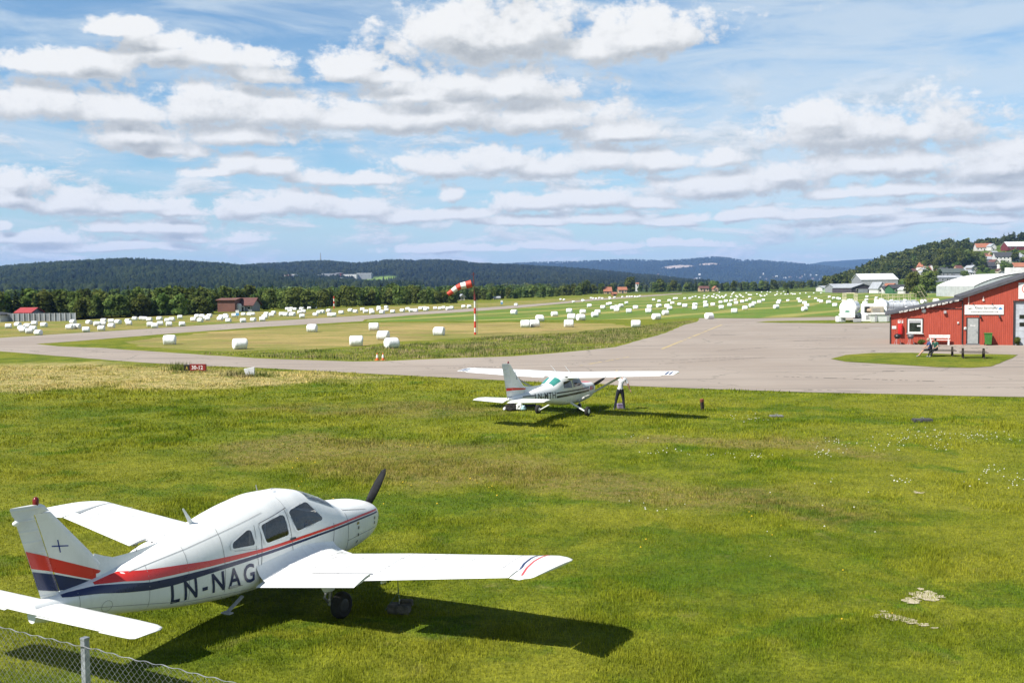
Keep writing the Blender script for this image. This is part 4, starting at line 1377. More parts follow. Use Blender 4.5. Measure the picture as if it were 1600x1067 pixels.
# tie-down block under the wing, with its rope
p = g(624, 957)
td = thing('tie_down_block', 'dark square concrete tie-down block with rope under the low-wing aeroplane', 'tie-down block', (p.x, p.y, 0), -.15)
mb = MB(); mb.bbox((0, 0, .075), (.36, .24, .15), .02); mb.bbox((.10, .10, .15), (.22, .10, .10), .02)
mb.build('block', mat('weathered_concrete', (.13, .115, .09), .9, .4, 9, bump=.5), td)
mb = MB()
mb.path([(0, 0, .15), (0.005, .0, .2), (0, .01, .23)], .012, 6)
mb.build('eye_bolt', M_STEEL, td)
mb = MB()
mb.path([(0, .005, .22), (-.03, .05, .45), (-.04, .10, .68), (-.05, .13, .86)], .008, 6)
mb.path([(-.02, .02, .34), (-.12, -.02, .2), (-.22, -.07, .06)], .006, 6)
mb.path([(-.04, .10, .60), (-.037, .09, .52)], .02, 6)
mb.build('rope', mat('green_rope', (.16, .24, .18), .8, .3, 30), td)
# ------------------------------------------------------------------ high-wing aeroplane by the apron
hi = thing('light_aeroplane', 'white high-wing aeroplane with black side stripes and red fin band, parked by the apron', 'aeroplane', (2.09, 43.2, -.095))
hi.rotation_euler = (-.018, -.018, -.534)
hi.scale = (.92,) * 3
HB = Body([(-2.72, .24, .98, 1.15, 1.32, 2.2, 2.2), (-2.66, .36, .84, 1.15, 1.42, 2.4, 2.4), (-2.45, .43, .74, 1.12, 1.47, 2.6, 2.6), (-2.0, .48, .65, 1.08, 1.50, 2.8, 2.6), (-1.5, .52, .60, 1.05, 1.53, 3, 2.6),
 (-1.22, .55, .58, 1.05, 1.58, 3, 2.5), (-.80, .57, .57, 1.05, 1.88, 3.2, 2.9), (-.4, .575, .57, 1.05, 1.93, 3.2, 3.2), (.3, .575, .58, 1.05, 1.93, 3.2, 3.2), (.8, .55, .62, 1.06, 1.90, 3.1, 3.0), (1.05, .53, .65, 1.07, 1.82, 3, 2.8),
 (1.62, .46, .73, 1.09, 1.60, 2.9, 2.4), (2.5, .35, .86, 1.14, 1.49, 2.7, 2.2), (3.5, .23, 1.0, 1.19, 1.38, 2.5, 2.1), (4.4, .12, 1.09, 1.22, 1.31, 2.3, 2.1), (4.85, .05, 1.15, 1.22, 1.28, 2.2, 2.1)], 0.0)
mb = MB(); HB.mesh(mb, -2.72, 4.85, 90, 40); hf = mb.build('fuselage', M_WHITE, hi, smooth=45)
def on(x, ang, off=.006):
    r_ = HB.ring(x, 120)
    k = (ang / 360 * 120) % 120
    i = int(k); f = k - i
    p = r_[i].lerp(r_[(i + 1) % 120], f)
    c = Vector((0, p.y, HB.at(x)[3]))
    return p + (p - c).normalized() * off
def angpatch(mb, x0, x1, a0, a1, taper=0.0, nx=8, na=8, off=.007):
    vs = []
    for i in range(nx + 1):
        u = i / nx
        x = x0 + (x1 - x0) * u
        for j in range(na + 1):
            vs.append(on(x, a0 + (a1 - a0) * j / na + taper * u * (1 - 2 * j / na), off))
    w = na + 1
    mb.add(vs, [(i * w + j, (i + 1) * w + j, (i + 1) * w + j + 1, i * w + j + 1) for i in range(nx) for j in range(na)])
for a0, a1 in ((46, 84), (96, 134)):
    mb = MB(); angpatch(mb, .93, 1.50, a0, a1, 2); mb.build('rear_window', M_GGLASS, hi, smooth=60)
mb = MB(); angpatch(mb, -1.19, -.84, 30, 150, 0, 6, 20); mb.build('windscreen', M_GLASS, hi, smooth=60)
for side in (1, -1):
    for nm, poly in (('rear_side_window', [(.86, 1.39), (.80, 1.66), (.16, 1.70), (.10, 1.36)]), ('door_window', [(-.02, 1.38), (-.02, 1.70), (-.80, 1.68), (-.90, 1.46), (-.60, 1.40)]), ('quarter_window', [(-.98, 1.46), (-.92, 1.62), (-1.12, 1.52), (-1.16, 1.48)])):
        mb = MB(); HB.patch(mb, rounded(poly, .05), .006, 10, 5, side=side); wn = mb.build(nm, M_GLASS, hi, smooth=60)
    for lo_, hi_, nm in (([(-2.15, 1.235), (-1.8, 1.205), (1.5, 1.175), (3.9, 1.215)], [(-2.15, 1.29), (-1.8, 1.275), (1.5, 1.235), (3.9, 1.26)], 'upper_stripe'), ([(-2.1, 1.09), (-1.8, 1.065), (1.45, .985), (3.9, 1.13)], [(-2.1, 1.17), (-1.8, 1.16), (1.45, 1.085), (3.9, 1.18)], 'lower_stripe')):
        segs = ((-1.75, .0), (.0, 1.48)) if True else ()
        mb = MB()
        def cut(pts, a, b):
            xs_ = [p[0] for p in pts]; zs_ = [p[1] for p in pts]
            inner = [p for p in pts if a < p[0] < b]
            return [(a, np.interp(a, xs_, zs_))] + inner + [(b, np.interp(b, xs_, zs_))]
        HB.band(mb, cut(lo_, -1.75, 1.45), cut(hi_, -1.75, 1.45), .004, 30, 2, side=side)
        mb.build(nm, M_BLKP, hi, smooth=50)
        if nm == 'upper_stripe':
            mb = MB(); HB.band(mb, cut(lo_, 3.0, 3.9), cut(hi_, 3.0, 3.9), .004, 12, 2, side=side); mb.build('tail_stripe', M_BLKP, hi, smooth=50)
    for k, mm in enumerate((M_RED, M_RED, M_BLKP)):
        mb = MB(); xa = -1.82 - k * .17
        HB.patch(mb, [(xa, 1.09), (xa - .14, 1.12), (xa - .22, 1.30), (xa - .08, 1.28)], .005, 4, 4, side=side); mb.build('cowl_chevron', mm, hi)
    mb = MB()
    vs, fs = text_mesh('LN-MTH', 1.50, .27, cuts=4, bold=.02, spacing=1.15)
    if side == 1: mb.add([HB.pt(3.02 - v.x, 1.03 + v.y - .02 * v.x, .006, 1) for v in vs], fs)
    else: mb.add([HB.pt(1.5 + v.x, 1.0 + v.y, .006, -1) for v in vs], fs)
    mb.build('registration_letters', M_BLKP, hi)
    mb = MB(); HB.line(mb, [(.05, 1.75), (.02, .66), (-.85, .66), (-.92, 1.40)], .009, .005, side=side); HB.line(mb, [(-1.42, 1.5), (-1.42, .62)], .009, .005, side=side); mb.build('door_seam', M_SEAML, hi)
mb = MB(); angpatch(mb, -2.5, -1.5, 62, 118, 0, 8, 8, .004); mb.build('cowl_top_panel', M_RED, hi, smooth=50)
# spinner and propeller
mb = MB(); mb.lathe([(.02, .30), (.08, .24), (.13, .14), (.16, .02), (.16, 0)][::-1], 18, Matrix.Translation((0, 2.70, 1.15)) @ Matrix.Rotation(-PI / 2, 4, 'X')); mb.build('spinner', M_WHITE, hi, smooth=50)
pm = MB(); pm.cyl((0, 2.74, 1.15), (0, 2.82, 1.15), .09, .09, 14); pp = pm.build('propeller', M_PROP, hi)
for sg in (1, -1):
    mb = MB(); blade(mb, (0, 2.78, 1.15), (.86 * sg, .5 * sg), .95); mb.build('blade', M_PROP, pp, smooth=45)
M_STRUT = mat('strut_grey', (.66, .66, .65), .5, .15)
# wing: one piece, then ailerons and flaps
for side in (1, -1):
    hw = lambda r, xl, xt, dz=0.0, th=.12: (r, xl, xt, 1.955 + .028 * r, 1.875 + .030 * r + dz, th)
    secs = [hw(0, -.92, .42), hw(2.5, -.92, .42), hw(5.0, -.72, .16, th=.12), hw(5.02, -.72, .40, th=.115), hw(5.35, -.66, .42, th=.10), hw(5.47, -.5, .40, -.01, .07), hw(5.51, -.3, .30, -.01, .03)]
    mb = MB(); mb.loft(wing_rings(secs, 0, .12, side)); wg = mb.build('wing', M_WHITE, hi, smooth=40)
    fl = [(.60, .43, .70, 1.87, 1.83, .12), (2.45, .43, .70, 1.93, 1.89, .12)]
    mb = MB(); mb.loft(wing_rings(fl, 0, .12, side)); mb.build('flap', M_RIBX, wg, smooth=40)
    al = [(2.5, .43, .70, 1.93, 1.90, .12), (4.98, .17, .42, 2.01, 1.99, .12)]
    mb = MB(); mb.loft(wing_rings(al, 0, .12, side)); mb.build('aileron', M_RIBX, wg, smooth=40)
    for k, (ra, rb) in enumerate(((5.05, 5.16), (5.24, 5.33))):
        mb = MB()
        def hs(r, x):
            v_ = [np.interp(r, [s_[0] for s_ in secs], [s_[j] for s_ in secs]) for j in range(1, 6)]
            c = np.clip((x - v_[0]) / (v_[1] - v_[0]), .001, 1)
            return Vector((side * r, -x, v_[2] + (v_[3] - v_[2]) * c + 5 * v_[4] * (.2969 * math.sqrt(c) - .126 * c - .3516 * c ** 2 + .2843 * c ** 3 - .1036 * c ** 4) * (v_[1] - v_[0]) + .005))
        n = 10; vs = []
        for i in range(n + 1):
            x = -.2 + .55 * i / n
            vs += [hs(ra + .06 * i / n, x), hs(rb + .06 * i / n, x)]
        mb.add(vs, [(2 * i, 2 * i + 1, 2 * i + 3, 2 * i + 2) for i in range(n)])
        mb.build('tip_stripe', M_NAVY, wg)
    mb = MB(); mb.cyl((side * .56, .45, .70), (side * 2.95, .12, 1.93), .05, .045, 10); mb.build('wing_strut', M_STRUT, hi, smooth=40)
    # main gear: flat spring leg, wheel
    mb = MB(); mb.loft([[Vector((side * .45, b, .66 + a)) for a, b in ((-.025, -.09), (-.025, .09), (.025, .09), (.025, -.09))], [Vector((side * 1.16, b, .30 + a)) for a, b in ((-.018, -.05), (-.018, .05), (.018, .05), (.018, -.05))]])
    mb.cyl((side * 1.14, 0, .30), (side * 1.32, 0, .30), .03, .03, 8); mb.build('gear_leg', M_WHITE, hi)
    mb = MB(); tyre(mb, (side * 1.27, 0, .31), .215, .16, (1, 0, 0)); wh = mb.build('wheel', M_TYRE, hi, smooth=40)
    mb = MB(); mb.lathe([(0, -.085), (.07, -.085), (.11, -.06), (.11, .06), (.07, .085), (0, .085)], 16, Matrix.Translation((side * 1.27, 0, .31)) @ Matrix.Rotation(PI / 2, 4, 'Y'), caps=False); mb.build('hub', M_WHITE, wh, smooth=40)
    # tailplane and elevator
    mb = MB(); mb.loft(wing_rings([(.03, 3.98, 4.62, 1.16, 1.15), (1.5, 4.10, 4.60, 1.18, 1.17), (1.66, 4.18, 4.60, 1.18, 1.17, .06)], 0, .09, side)); tp = mb.build('tailplane', M_WHITE, hi, smooth=40)
    mb = MB(); mb.loft(wing_rings([(.10, 4.63, 5.10, 1.15, 1.07), (1.55, 4.61, 4.90, 1.17, 1.12), (1.72, 4.61, 4.86, 1.17, 1.13, .07)], 0, .09, side)); mb.loft(wing_rings([(1.665, 4.2, 4.62, 1.18, 1.17), (1.72, 4.22, 4.62, 1.18, 1.17)], 0, .07, side)); mb.build('elevator', M_RIBX, hi, smooth=40)
mb = MB(); mb.cyl((0, 1.72, .62), (0, 1.72, .42), .045, .04, 10); mb.box((.07, 1.72, .36), (.02, .06, .22)); mb.box((-.07, 1.72, .36), (.02, .06, .22)); mb.build('nose_strut', M_STEEL, hi)
mb = MB(); tyre(mb, (0, 1.68, .28), .18, .12, (1, 0, 0)); mb.build('nose_wheel', M_TYRE, hi, smooth=40)
# fin, rudder and their bands
hfo = [(1.20, 3.2, 4.36), (1.45, 3.25, 4.41), (1.58, 3.36, 4.445), (1.72, 3.58, 4.485), (2.0, 3.92, 4.57), (2.4, 4.38, 4.68), (2.60, 4.60, 4.74), (2.64, 4.63, 4.75)]
mb = MB(); fin_mesh(mb, hfo, 0, .09); hfin = mb.build('fin', M_WHITE, hi, smooth=45)
hro = [(1.16, 4.36, 4.86), (1.5, 4.43, 4.94), (2.0, 4.575, 5.08), (2.62, 4.755, 5.26), (2.67, 4.66, 5.27), (2.69, 4.70, 5.25)]
mb = MB(); fin_mesh(mb, hro, 0, .08); hrud = mb.build('rudder', M_RIBZ, hi, smooth=45)
mb = MB()
rings = []
for x, zt, hw_ in ((1.75, 1.60, .006), (2.4, 1.60, .02), (3.0, 1.60, .035), (3.5, 1.66, .045)):
    zb = HB.at(x)[4] - .05
    rings.append([Vector((-hw_ * 1.8, -x, zb)), Vector((-hw_, -x, (zb + zt) / 2)), Vector((0, -x, zt)), Vector((hw_, -x, (zb + zt) / 2)), Vector((hw_ * 1.8, -x, zb))])
mb.loft(rings); mb.build('dorsal_fillet', M_WHITE, hi, smooth=60)
for side in (1, -1):
    mb = MB(); finband(mb, hfo, ([(3.28, 1.50), (4.42, 1.545)], [(3.36, 1.565), (4.46, 1.655)]), 0, side=side, th=.09); mb.build('red_band', M_RED, hfin)
    mb = MB(); finband(mb, hro, ([(4.445, 1.545), (4.945, 1.55)], [(4.475, 1.655), (4.965, 1.675)]), 0, side=side, th=.08, off=.006); mb.build('red_band', M_RED, hrud)
    mb = MB(); finband(mb, hro, ([(4.37, 1.17), (4.855, 1.17)], [(4.40, 1.30), (4.875, 1.30)]), 0, side=side, th=.08, off=.006); mb.build('navy_band', M_NAVY, hrud)
    mb = MB(); finband(mb, hfo, ([(4.10, 1.98), (4.19, 1.98)], [(4.17, 2.30), (4.20, 2.30)]), 0, side=side, th=.09); mb.build('worn_emblem', M_SEAML, hfin)
mb = MB(); mb.lathe([(.035, 0), (.04, .04), (.03, .09), (.005, .11)], 10, Matrix.Translation((0, -4.75, 2.67))); mb.build('beacon', M_REDLENS, hi, smooth=50)
for dx in (-.45, .35):
    mb = MB(); mb.cyl((dx, .30 if dx < 0 else .15, 2.02), (dx - .12, -.02 if dx < 0 else -.17, 2.36), .014, .006, 6); mb.build('rod_aerial', M_WHITE, hi)
mb = MB(); mb.bbox((2.6, .3, 2.135), (.12, .08, .025), .008); mb.build('fuel_cap', M_YEL, hi)
mb = MB(); mb.path([(-2.2, -.1, 1.9), (-2.2, -.1, 1.62)], .012, 6); mb.build('pitot_mast', M_SEAML, hi)

# ------------------------------------------------------------------ people
M_SKIN = mat('skin', (.48, .27, .19), .55, .12, 14)
M_SHIRTW = mat('white_shirt', (.72, .73, .75), .85, .12, 12, bump=.3)
M_TROUS = mat('dark_trousers', (.015, .018, .03), .9, .25, 12, bump=.3)
M_SHOE = mat('grey_shoes', (.30, .30, .32), .7, .2, 20)
M_HAIRD = mat('dark_hair', (.03, .02, .015), .7, .3, 40)
M_HAIRG = mat('sandy_grey_hair', (.42, .32, .22), .7, .3, 40)
M_BLUES = mat('blue_shirt', (.05, .09, .23), .85, .2, 12)
M_GREENS = mat('green_top', (.02, .10, .07), .85, .2, 12)
M_SHORTS = mat('black_shorts', (.012, .012, .015), .9, .25, 12)
def figure(joints, bones, root, colour, mats, parent, name='body'):
    """skin-modifier figure: joints {name: (x,y,z,r)}; colour(p, nearest bone) -> material index"""
    names = list(joints)
    idx = {n: i for i, n in enumerate(names)}
    me = bpy.data.meshes.new(name)
    me.from_pydata([joints[n][:3] for n in names], [(idx[a], idx[b]) for a, b in bones], [])
    ob = bpy.data.objects.new(name, me); COL.objects.link(ob)
    md = ob.modifiers.new('skin', 'SKIN')
    md.use_smooth_shade = True
    ss_ = ob.modifiers.new('sub', 'SUBSURF'); ss_.levels = 2; ss_.render_levels = 2
    lay = me.skin_vertices[0].data if me.skin_vertices else None
    if lay is None:
        bm = bmesh.new(); bm.from_mesh(me); bm.verts.layers.skin.verify(); bm.to_mesh(me); bm.free()
        lay = me.skin_vertices[0].data
    for n in names:
        r_ = joints[n][3]
        lay[idx[n]].radius = r_ if hasattr(r_, '__len__') else (r_, r_)
        lay[idx[n]].use_root = (n == root)
    dg = bpy.context.evaluated_depsgraph_get()
    m2 = bpy.data.meshes.new_from_object(ob.evaluated_get(dg))
    bpy.data.objects.remove(ob)
    for q_ in mats: m2.materials.append(q_)
    segs = [(Vector(joints[a][:3]), Vector(joints[b][:3]), a, b) for a, b in bones]
    for f in m2.polygons:
        c = Vector(f.center); best = None
        for A, B, a, b in segs:
            d = B - A
            tt = max(0, min(1, (c - A).dot(d) / max(1e-9, d.length_squared)))
            L = (c - (A + d * tt)).length
            if best is None or L < best[0]: best = (L, a, b, tt)
        f.material_index = colour(c, best[1], best[2], best[3])
        f.use_smooth = True
    return link(name, m2, parent)
HAND = lambda J, B, w, base, d, s, curl: None
def add_hand(J, B, key, wrist, d, side_v, ln=.17):
    """palm plus five separate fingers continuing from the wrist along d"""
    d = Vector(d).normalized(); sv = Vector(side_v).normalized(); nv = d.cross(sv)
    w = Vector(wrist)
    J[key + '_palm'] = (*(w + d * .05), (.036, .022)); J[key + '_knuckle'] = (*(w + d * .09), (.036, .018))
    B += [(key, key + '_palm'), (key + '_palm', key + '_knuckle')]
    for i, (o, L) in enumerate(((-.03, .06), (-.01, .075), (.01, .07), (.03, .055))):
        a = w + d * .105 + sv * o; b = a + d * L * .55 + nv * .008; e = b + d * L * .4 + nv * .022
        for nm, p_, r_ in (('a', a, .009), ('b', b, .0085), ('c', e, .007)): J['%s_f%d%s' % (key, i, nm)] = (*p_, r_)
        B += [(key + '_knuckle', '%s_f%da' % (key, i)), ('%s_f%da' % (key, i), '%s_f%db' % (key, i)), ('%s_f%db' % (key, i), '%s_f%dc' % (key, i))]
    a = w + d * .035 - sv * .035; b = a + d * .03 - sv * .022 + nv * .01; e = b + d * .03 - sv * .006 + nv * .012
    for nm, p_, r_ in (('a', a, .012), ('b', b, .010), ('c', e, .008)): J['%s_t%s' % (key, nm)] = (*p_, r_)
    B += [(key + '_palm', key + '_ta'), (key + '_ta', key + '_tb'), (key + '_tb', key + '_tc')]
# standing person at the wing of the high-wing aeroplane
p = g(969, 641)
ps = thing('person', 'person in white shirt and dark trousers reaching up under the high wing', 'person', (p.x, p.y, 0))
ps.scale = (.95,) * 3
J = {'pelvis': (0, 0, .92, (.15, .11)), 'waist': (.02, 0, 1.08, (.14, .105)), 'chest': (.06, 0, 1.30, (.175, .12)), 'collar': (.08, 0, 1.44, (.12, .09)), 'neck': (.085, .01, 1.52, .055), 'head': (.08, .02, 1.63, .095), 'crown': (.08, .02, 1.72, .075),
     'nose': (.055, .115, 1.63, .016),
     'rsh': (.25, 0, 1.41, .07), 'rel': (.37, -.02, 1.15, .047), 'rwr': (.46, .03, .93, .032),
     'lsh': (-.09, .02, 1.43, .07), 'lel': (-.20, .18, 1.40, .047), 'lwr': (-.17, .28, 1.56, .032),
     'lhip': (-.09, 0, .86, .10), 'lkn': (-.17, .03, .49, .068), 'lan': (-.25, 0, .09, .045), 'lto': (-.28, .13, .04, .038),
     'rhip': (.10, 0, .86, .10), 'rkn': (.15, .03, .48, .068), 'ran': (.19, 0, .09, .045), 'rto': (.22, .13, .04, .038)}
B = [('pelvis', 'waist'), ('waist', 'chest'), ('chest', 'collar'), ('collar', 'neck'), ('neck', 'head'), ('head', 'crown'), ('head', 'nose'), ('collar', 'rsh'), ('rsh', 'rel'), ('rel', 'rwr'), ('collar', 'lsh'), ('lsh', 'lel'), ('lel', 'lwr'),
     ('pelvis', 'lhip'), ('lhip', 'lkn'), ('lkn', 'lan'), ('lan', 'lto'), ('pelvis', 'rhip'), ('rhip', 'rkn'), ('rkn', 'ran'), ('ran', 'rto')]
add_hand(J, B, 'rwr', (.46, .03, .93), (.3, .1, -.95), (0, 1, 0))
add_hand(J, B, 'lwr', (-.17, .28, 1.56), (.1, .5, .6), (1, 0, 0))
def colA(c, a, b, tt):
    if b in ('lto', 'rto') or c.z < .10: return 3
    if a in ('lhip', 'rhip', 'lkn', 'rkn') or b in ('lhip', 'rhip') or c.z < .97: return 2 if a not in ('rel', 'rwr') and 'rwr' not in a and 'rwr' not in b else 0
    if a in ('pelvis', 'waist', 'chest') or (a == 'collar' and b != 'neck') or (a in ('rsh', 'lsh') and tt < .72): return 1
    return 0
figure(J, B, 'pelvis', colA, [M_SKIN, M_SHIRTW, M_TROUS, M_SHOE], ps)
mb = MB(); mb.lathe([(.005, .115), (.06, .10), (.095, .05), (.104, 0), (.10, -.05), (.09, -.09)], 16, Matrix.Translation((.08, .005, 1.665))); mb.build('hair', M_HAIRD, ps, smooth=60)
# lavender box between the feet
p = g(971, 640.5)
o = thing('toolbox', 'lavender plastic box with handle on the grass between the standing legs', 'box', (p.x, p.y + .35, 0), .2)
mb = MB(); mb.bbox((0, 0, .11), (.30, .2, .2), .03); mb.build('box_body', mat('lavender_plastic', (.26, .20, .33), .5, .12), o)
mb = MB(); mb.bbox((0, 0, .225), (.32, .22, .035), .012); mb.build('lid', mat('lavender_lid', (.32, .25, .40), .5, .1), o)
mb = MB(); mb.path([(-.08, 0, .24), (-.08, 0, .30), (.08, 0, .30), (.08, 0, .24)], .012, 6); mb.build('handle', M_GREYD, o)

# bundled cover and dark bag under the tail
def lump(name, c, d, seed, material, parent=None, n=14, amp=.28, rz=0):
    mb = MB()
    bm = bmesh.new(); bmesh.ops.create_icosphere(bm, subdivisions=4, radius=1)
    rm = Matrix.Rotation(rz, 3, 'Z')
    for v in bm.verts:
        nn = mnoise.noise(v.co * 1.6 + Vector((seed, 0, 0))) * amp + mnoise.noise(v.co * 4 + Vector((0, seed, 0))) * amp * .5
        q_ = v.co * (1 + nn)
        q_.z = max(q_.z, -.55)
        v.co = rm @ Vector((q_.x * d[0] / 2, q_.y * d[1] / 2, q_.z * d[2] / 2)) + Vector(c)
    bm.verts.index_update()
    mb.add([v.co.copy() for v in bm.verts], [tuple(x.index for x in f.verts) for f in bm.faces]); bm.free()
    return mb.build(name, material, parent, smooth=70)
p = g(804, 641.5)
o = thing('bundled_cover', 'crumpled black and white fabric bundle lying under the tail of the high-wing aeroplane', 'bundle', (p.x, p.y, 0))
lump('black_cloth', (-.15, 0, .13), (.62, .45, .40), 3, mat('black_cloth', (.02, .018, .018), .95, .3, 9), o)
lump('white_cloth', (.20, .02, .14), (.36, .42, .34), 7, mat('white_cloth', (.72, .72, .72), .9, .12, 9), o)
lump('blue_cloth', (.37, -.04, .10), (.26, .30, .26), 12, mat('pale_blue_cloth', (.42, .62, .70), .9, .15, 9), o)
lump('white_corner', (-.42, -.02, .08), (.16, .2, .17), 15, mat('white_cloth_corner', (.7, .7, .7), .9, .12, 9), o)
p = g(826, 636)
o = thing('tow_bar', 'black tow bar with handle lying on the grass behind the left main wheel', 'tow bar', (p.x, p.y, 0), .2)
mb = MB(); mb.bbox((.05, 0, .07), (.55, .14, .13), .04); mb.path([(-.2, 0, .08), (-.30, 0, .26), (-.34, .0, .30)], .025, 6); mb.build('bar', M_GREYD, o)
mb = MB(); mb.path([(-.34, -.12, .30), (-.34, .12, .30)], .02, 6); mb.build('handle', M_BLKP, o)

# leaning post, rubber blocks
p = g(1098, 641.5)
o = thing('marker_post', 'short weathered post with reddish top leaning in the grass beside the apron', 'post', (p.x, p.y, 0), .4)
o.rotation_euler = (0.05, -.13, .4)
mb = MB(); mb.bbox((0, 0, .18), (.13, .11, .42), .02); mb.build('post', mat('dark_weathered_wood', (.045, .03, .022), .9, .4, 9), o)
mb = MB(); mb.bbox((0, 0, .45), (.145, .12, .13), .02); mb.build('post_top', mat('faded_red_paint', (.28, .075, .04), .8, .35, 9), o)
M_RUB = mat('grey_rubber', (.07, .072, .075), .85, .35, 9, bump=.3)
for (u, v, wd, hh, lab, mm) in ((1213, 651, .52, .07, 'flat pale grey tie-down slab almost hidden in the grass', mat('pale_slab', (.20, .20, .19), .9, .4, 8)), (1441, 659, .72, .13, 'dark grey rubber block lying on the grass near the apron edge', M_RUB)):
    p = g(u, v)
    o = thing('ground_block', lab, 'block', (p.x, p.y, 0), .05)
    mb = MB(); mb.bbox((0, 0, hh / 2), (wd, .34, hh), .03); mb.build('slab', mm, o, smooth=40)
    mb = MB(); mb.path([(-.05, 0, hh), (-.05, 0, hh + .05), (.05, 0, hh + .05), (.05, 0, hh)], .01, 6); mb.build('ring', M_STEEL, o)
# ------------------------------------------------------------------ windsock
M_SRED = mat('signal_red', (.60, .06, .03), .6, .15, 3)
M_SWHT = mat('signal_white', (.78, .77, .74), .6, .15, 3)
M_DRED = mat('dark_red_paint', (.16, .03, .025), .6, .25, 3)
p = g(742.5, 523)
ws_ = thing('windsock', 'red and white striped windsock flying from a banded mast in the straw field', 'windsock', (p.x, p.y, 0))
k = p.y / CF     # metres per photograph pixel at the mast
H_ = lambda v: (523 - v) * k * 1.0
bands = [523, 519, 513, 503, 490, 481, 470, 461]
mb = MB(); mb.cyl((0, 0, 0), (0, 0, H_(461)), .11, .10, 12)
mast = mb.build('mast', M_SWHT, ws_, smooth=40)
for a, b in ((523, 519), (512, 502), (490, 481), (470, 460)):
    mb = MB(); mb.cyl((0, 0, H_(a)), (0, 0, H_(b)), .128, .125, 12); mb.build('red_band', M_SRED if a != 470 else M_DRED, mast, smooth=40)
mb = MB(); mb.cyl((-.03, 0, H_(461)), (-.12, 0, H_(428)), .05, .035, 10); mb.box((-.12, 0, H_(429)), (.5, .04, .04)); mb.cyl((-.12, 0, H_(429)), (-.12, 0, H_(426)), .06, .06, 8); mb.build('upper_pole', M_DRED, ws_)
mb = MB()
for i in range(13): mb.box((.24, 0, .25 + i * .3), (.03, .26, .03))
mb.cyl((.24, -.13, 0), (.24, -.13, 4.0), .018, .018, 6); mb.cyl((.24, .13, 0), (.24, .13, 4.0), .018, .018, 6)
mb.build('ladder', M_SEAM, ws_)
# the sock: five tapered bands along a drooping line
sock = [(738, 443, .42), (729, 445.5, .40), (721, 446.8, .355), (714.5, 450, .32), (708, 454.5, .28), (700.5, 459.5, .235)]
pts = [Vector(((u - 742.5) * k, (i * .0), (523 - v) * k)) for i, (u, v, r_) in enumerate(sock)]
sk = None
for i in range(5):
    mb = MB(); rings = []
    for s_ in range(5):
        f = s_ / 4
        c = pts[i].lerp(pts[i + 1], f); r_ = sock[i][2] + (sock[i + 1][2] - sock[i][2]) * f
        t0 = (pts[min(i + 1, 5)] - pts[max(i - 1 + (f > .5), 0)]).normalized()
        qd = t0.to_track_quat('Z', 'Y')
        rings.append([c + qd @ Vector((math.cos(2 * PI * a / 20), math.sin(2 * PI * a / 20), 0)) * r_ * (1 + .04 * math.sin(a * 2.3 + i)) for a in range(20)])
    mb.loft(rings, caps=(i == 4))
    mb.build('sock_band', M_SRED if i % 2 == 0 else M_SWHT, ws_, smooth=60)
mb = MB()
ring_c = pts[0]; qd = (pts[1] - pts[0]).normalized().to_track_quat('Z', 'Y')
rp = [ring_c + qd @ Vector((math.cos(2 * PI * a / 16) * .43, math.sin(2 * PI * a / 16) * .43, 0)) for a in range(17)]
mb.path(rp, .02, 5); mb.path([rp[0], (-.05, 0, H_(449))], .02, 5); mb.path([rp[8], (-.06, 0, H_(437))], .02, 5)
mb.build('sock_hoop', M_DRED, ws_)

# small obstruction mast far left by the trees
p = g(522, 482)
o = thing('marker_mast', 'thin red and white obstruction mast standing before the far trees', 'mast', (p.x, p.y, 0))
k2 = p.y / CF
hh = 19 * k2
for i in range(5):
    mb = MB(); mb.cyl((0, 0, hh * i / 5), (0, 0, hh * (i + 1) / 5), .16, .15, 8); mb.build('mast_band', M_SRED if i % 2 == 0 else M_SWHT, o)

# ------------------------------------------------------------------ taxiway sign 30-12
pa = g(288.5, 580.5); pb = g(323.5, 580.2)
L = (pb - pa).length * 1.0
rz = math.atan2(pb.y - pa.y, pb.x - pa.x) - .12
sg = thing('taxiway_sign', 'low taxiway sign with black A panel and red 30-12 panel', 'sign', (pa.x, pa.y, 0), rz)
hz_ = .44
wA = L * .265
M_SBLK = mat('sign_black', (.015, .013, .01), .4, .2); M_SRD = mat('sign_red', (.22, .016, .012), .4, .15)
M_SYL = mat('sign_yellow', (.42, .30, .03), .5, .1); M_SW = mat('sign_white', (.72, .66, .64), .5, .1)
mb = MB(); mb.bbox((wA / 2, .0, .06 + hz_ * .45), (wA, .16, hz_ * .9), .012); bk = mb.build('location_panel', M_SBLK, sg)
mb = MB(); mb.bbox((wA + .01 + (L - wA) / 2, .0, .06 + hz_ / 2), (L - wA, .18, hz_), .012); rd = mb.build('direction_panel', M_SRD, sg)
for x in (wA * .3, wA + .2, L - .2):
    mb = MB(); mb.cyl((x, .02, 0), (x, .02, .09), .03, .03, 8); mb.build('foot', M_SEAM, sg)
def sign_text(body, w, h, x, z, y, material, parent, bold=.01, name='lettering'):
    vs, fs = text_mesh(body, w, h, bold=bold)
    mb = MB(); mb.add([Vector((x + v.x, y, z + v.y)) for v in vs], fs)
    return mb.build(name, material, parent)
sign_text('A', .17, .24, wA / 2 - .085, .13, -.084, M_SYL, bk)
sign_text('30-12', .78, .26, wA + .14, .15, -.094, M_SW, rd, bold=.02)

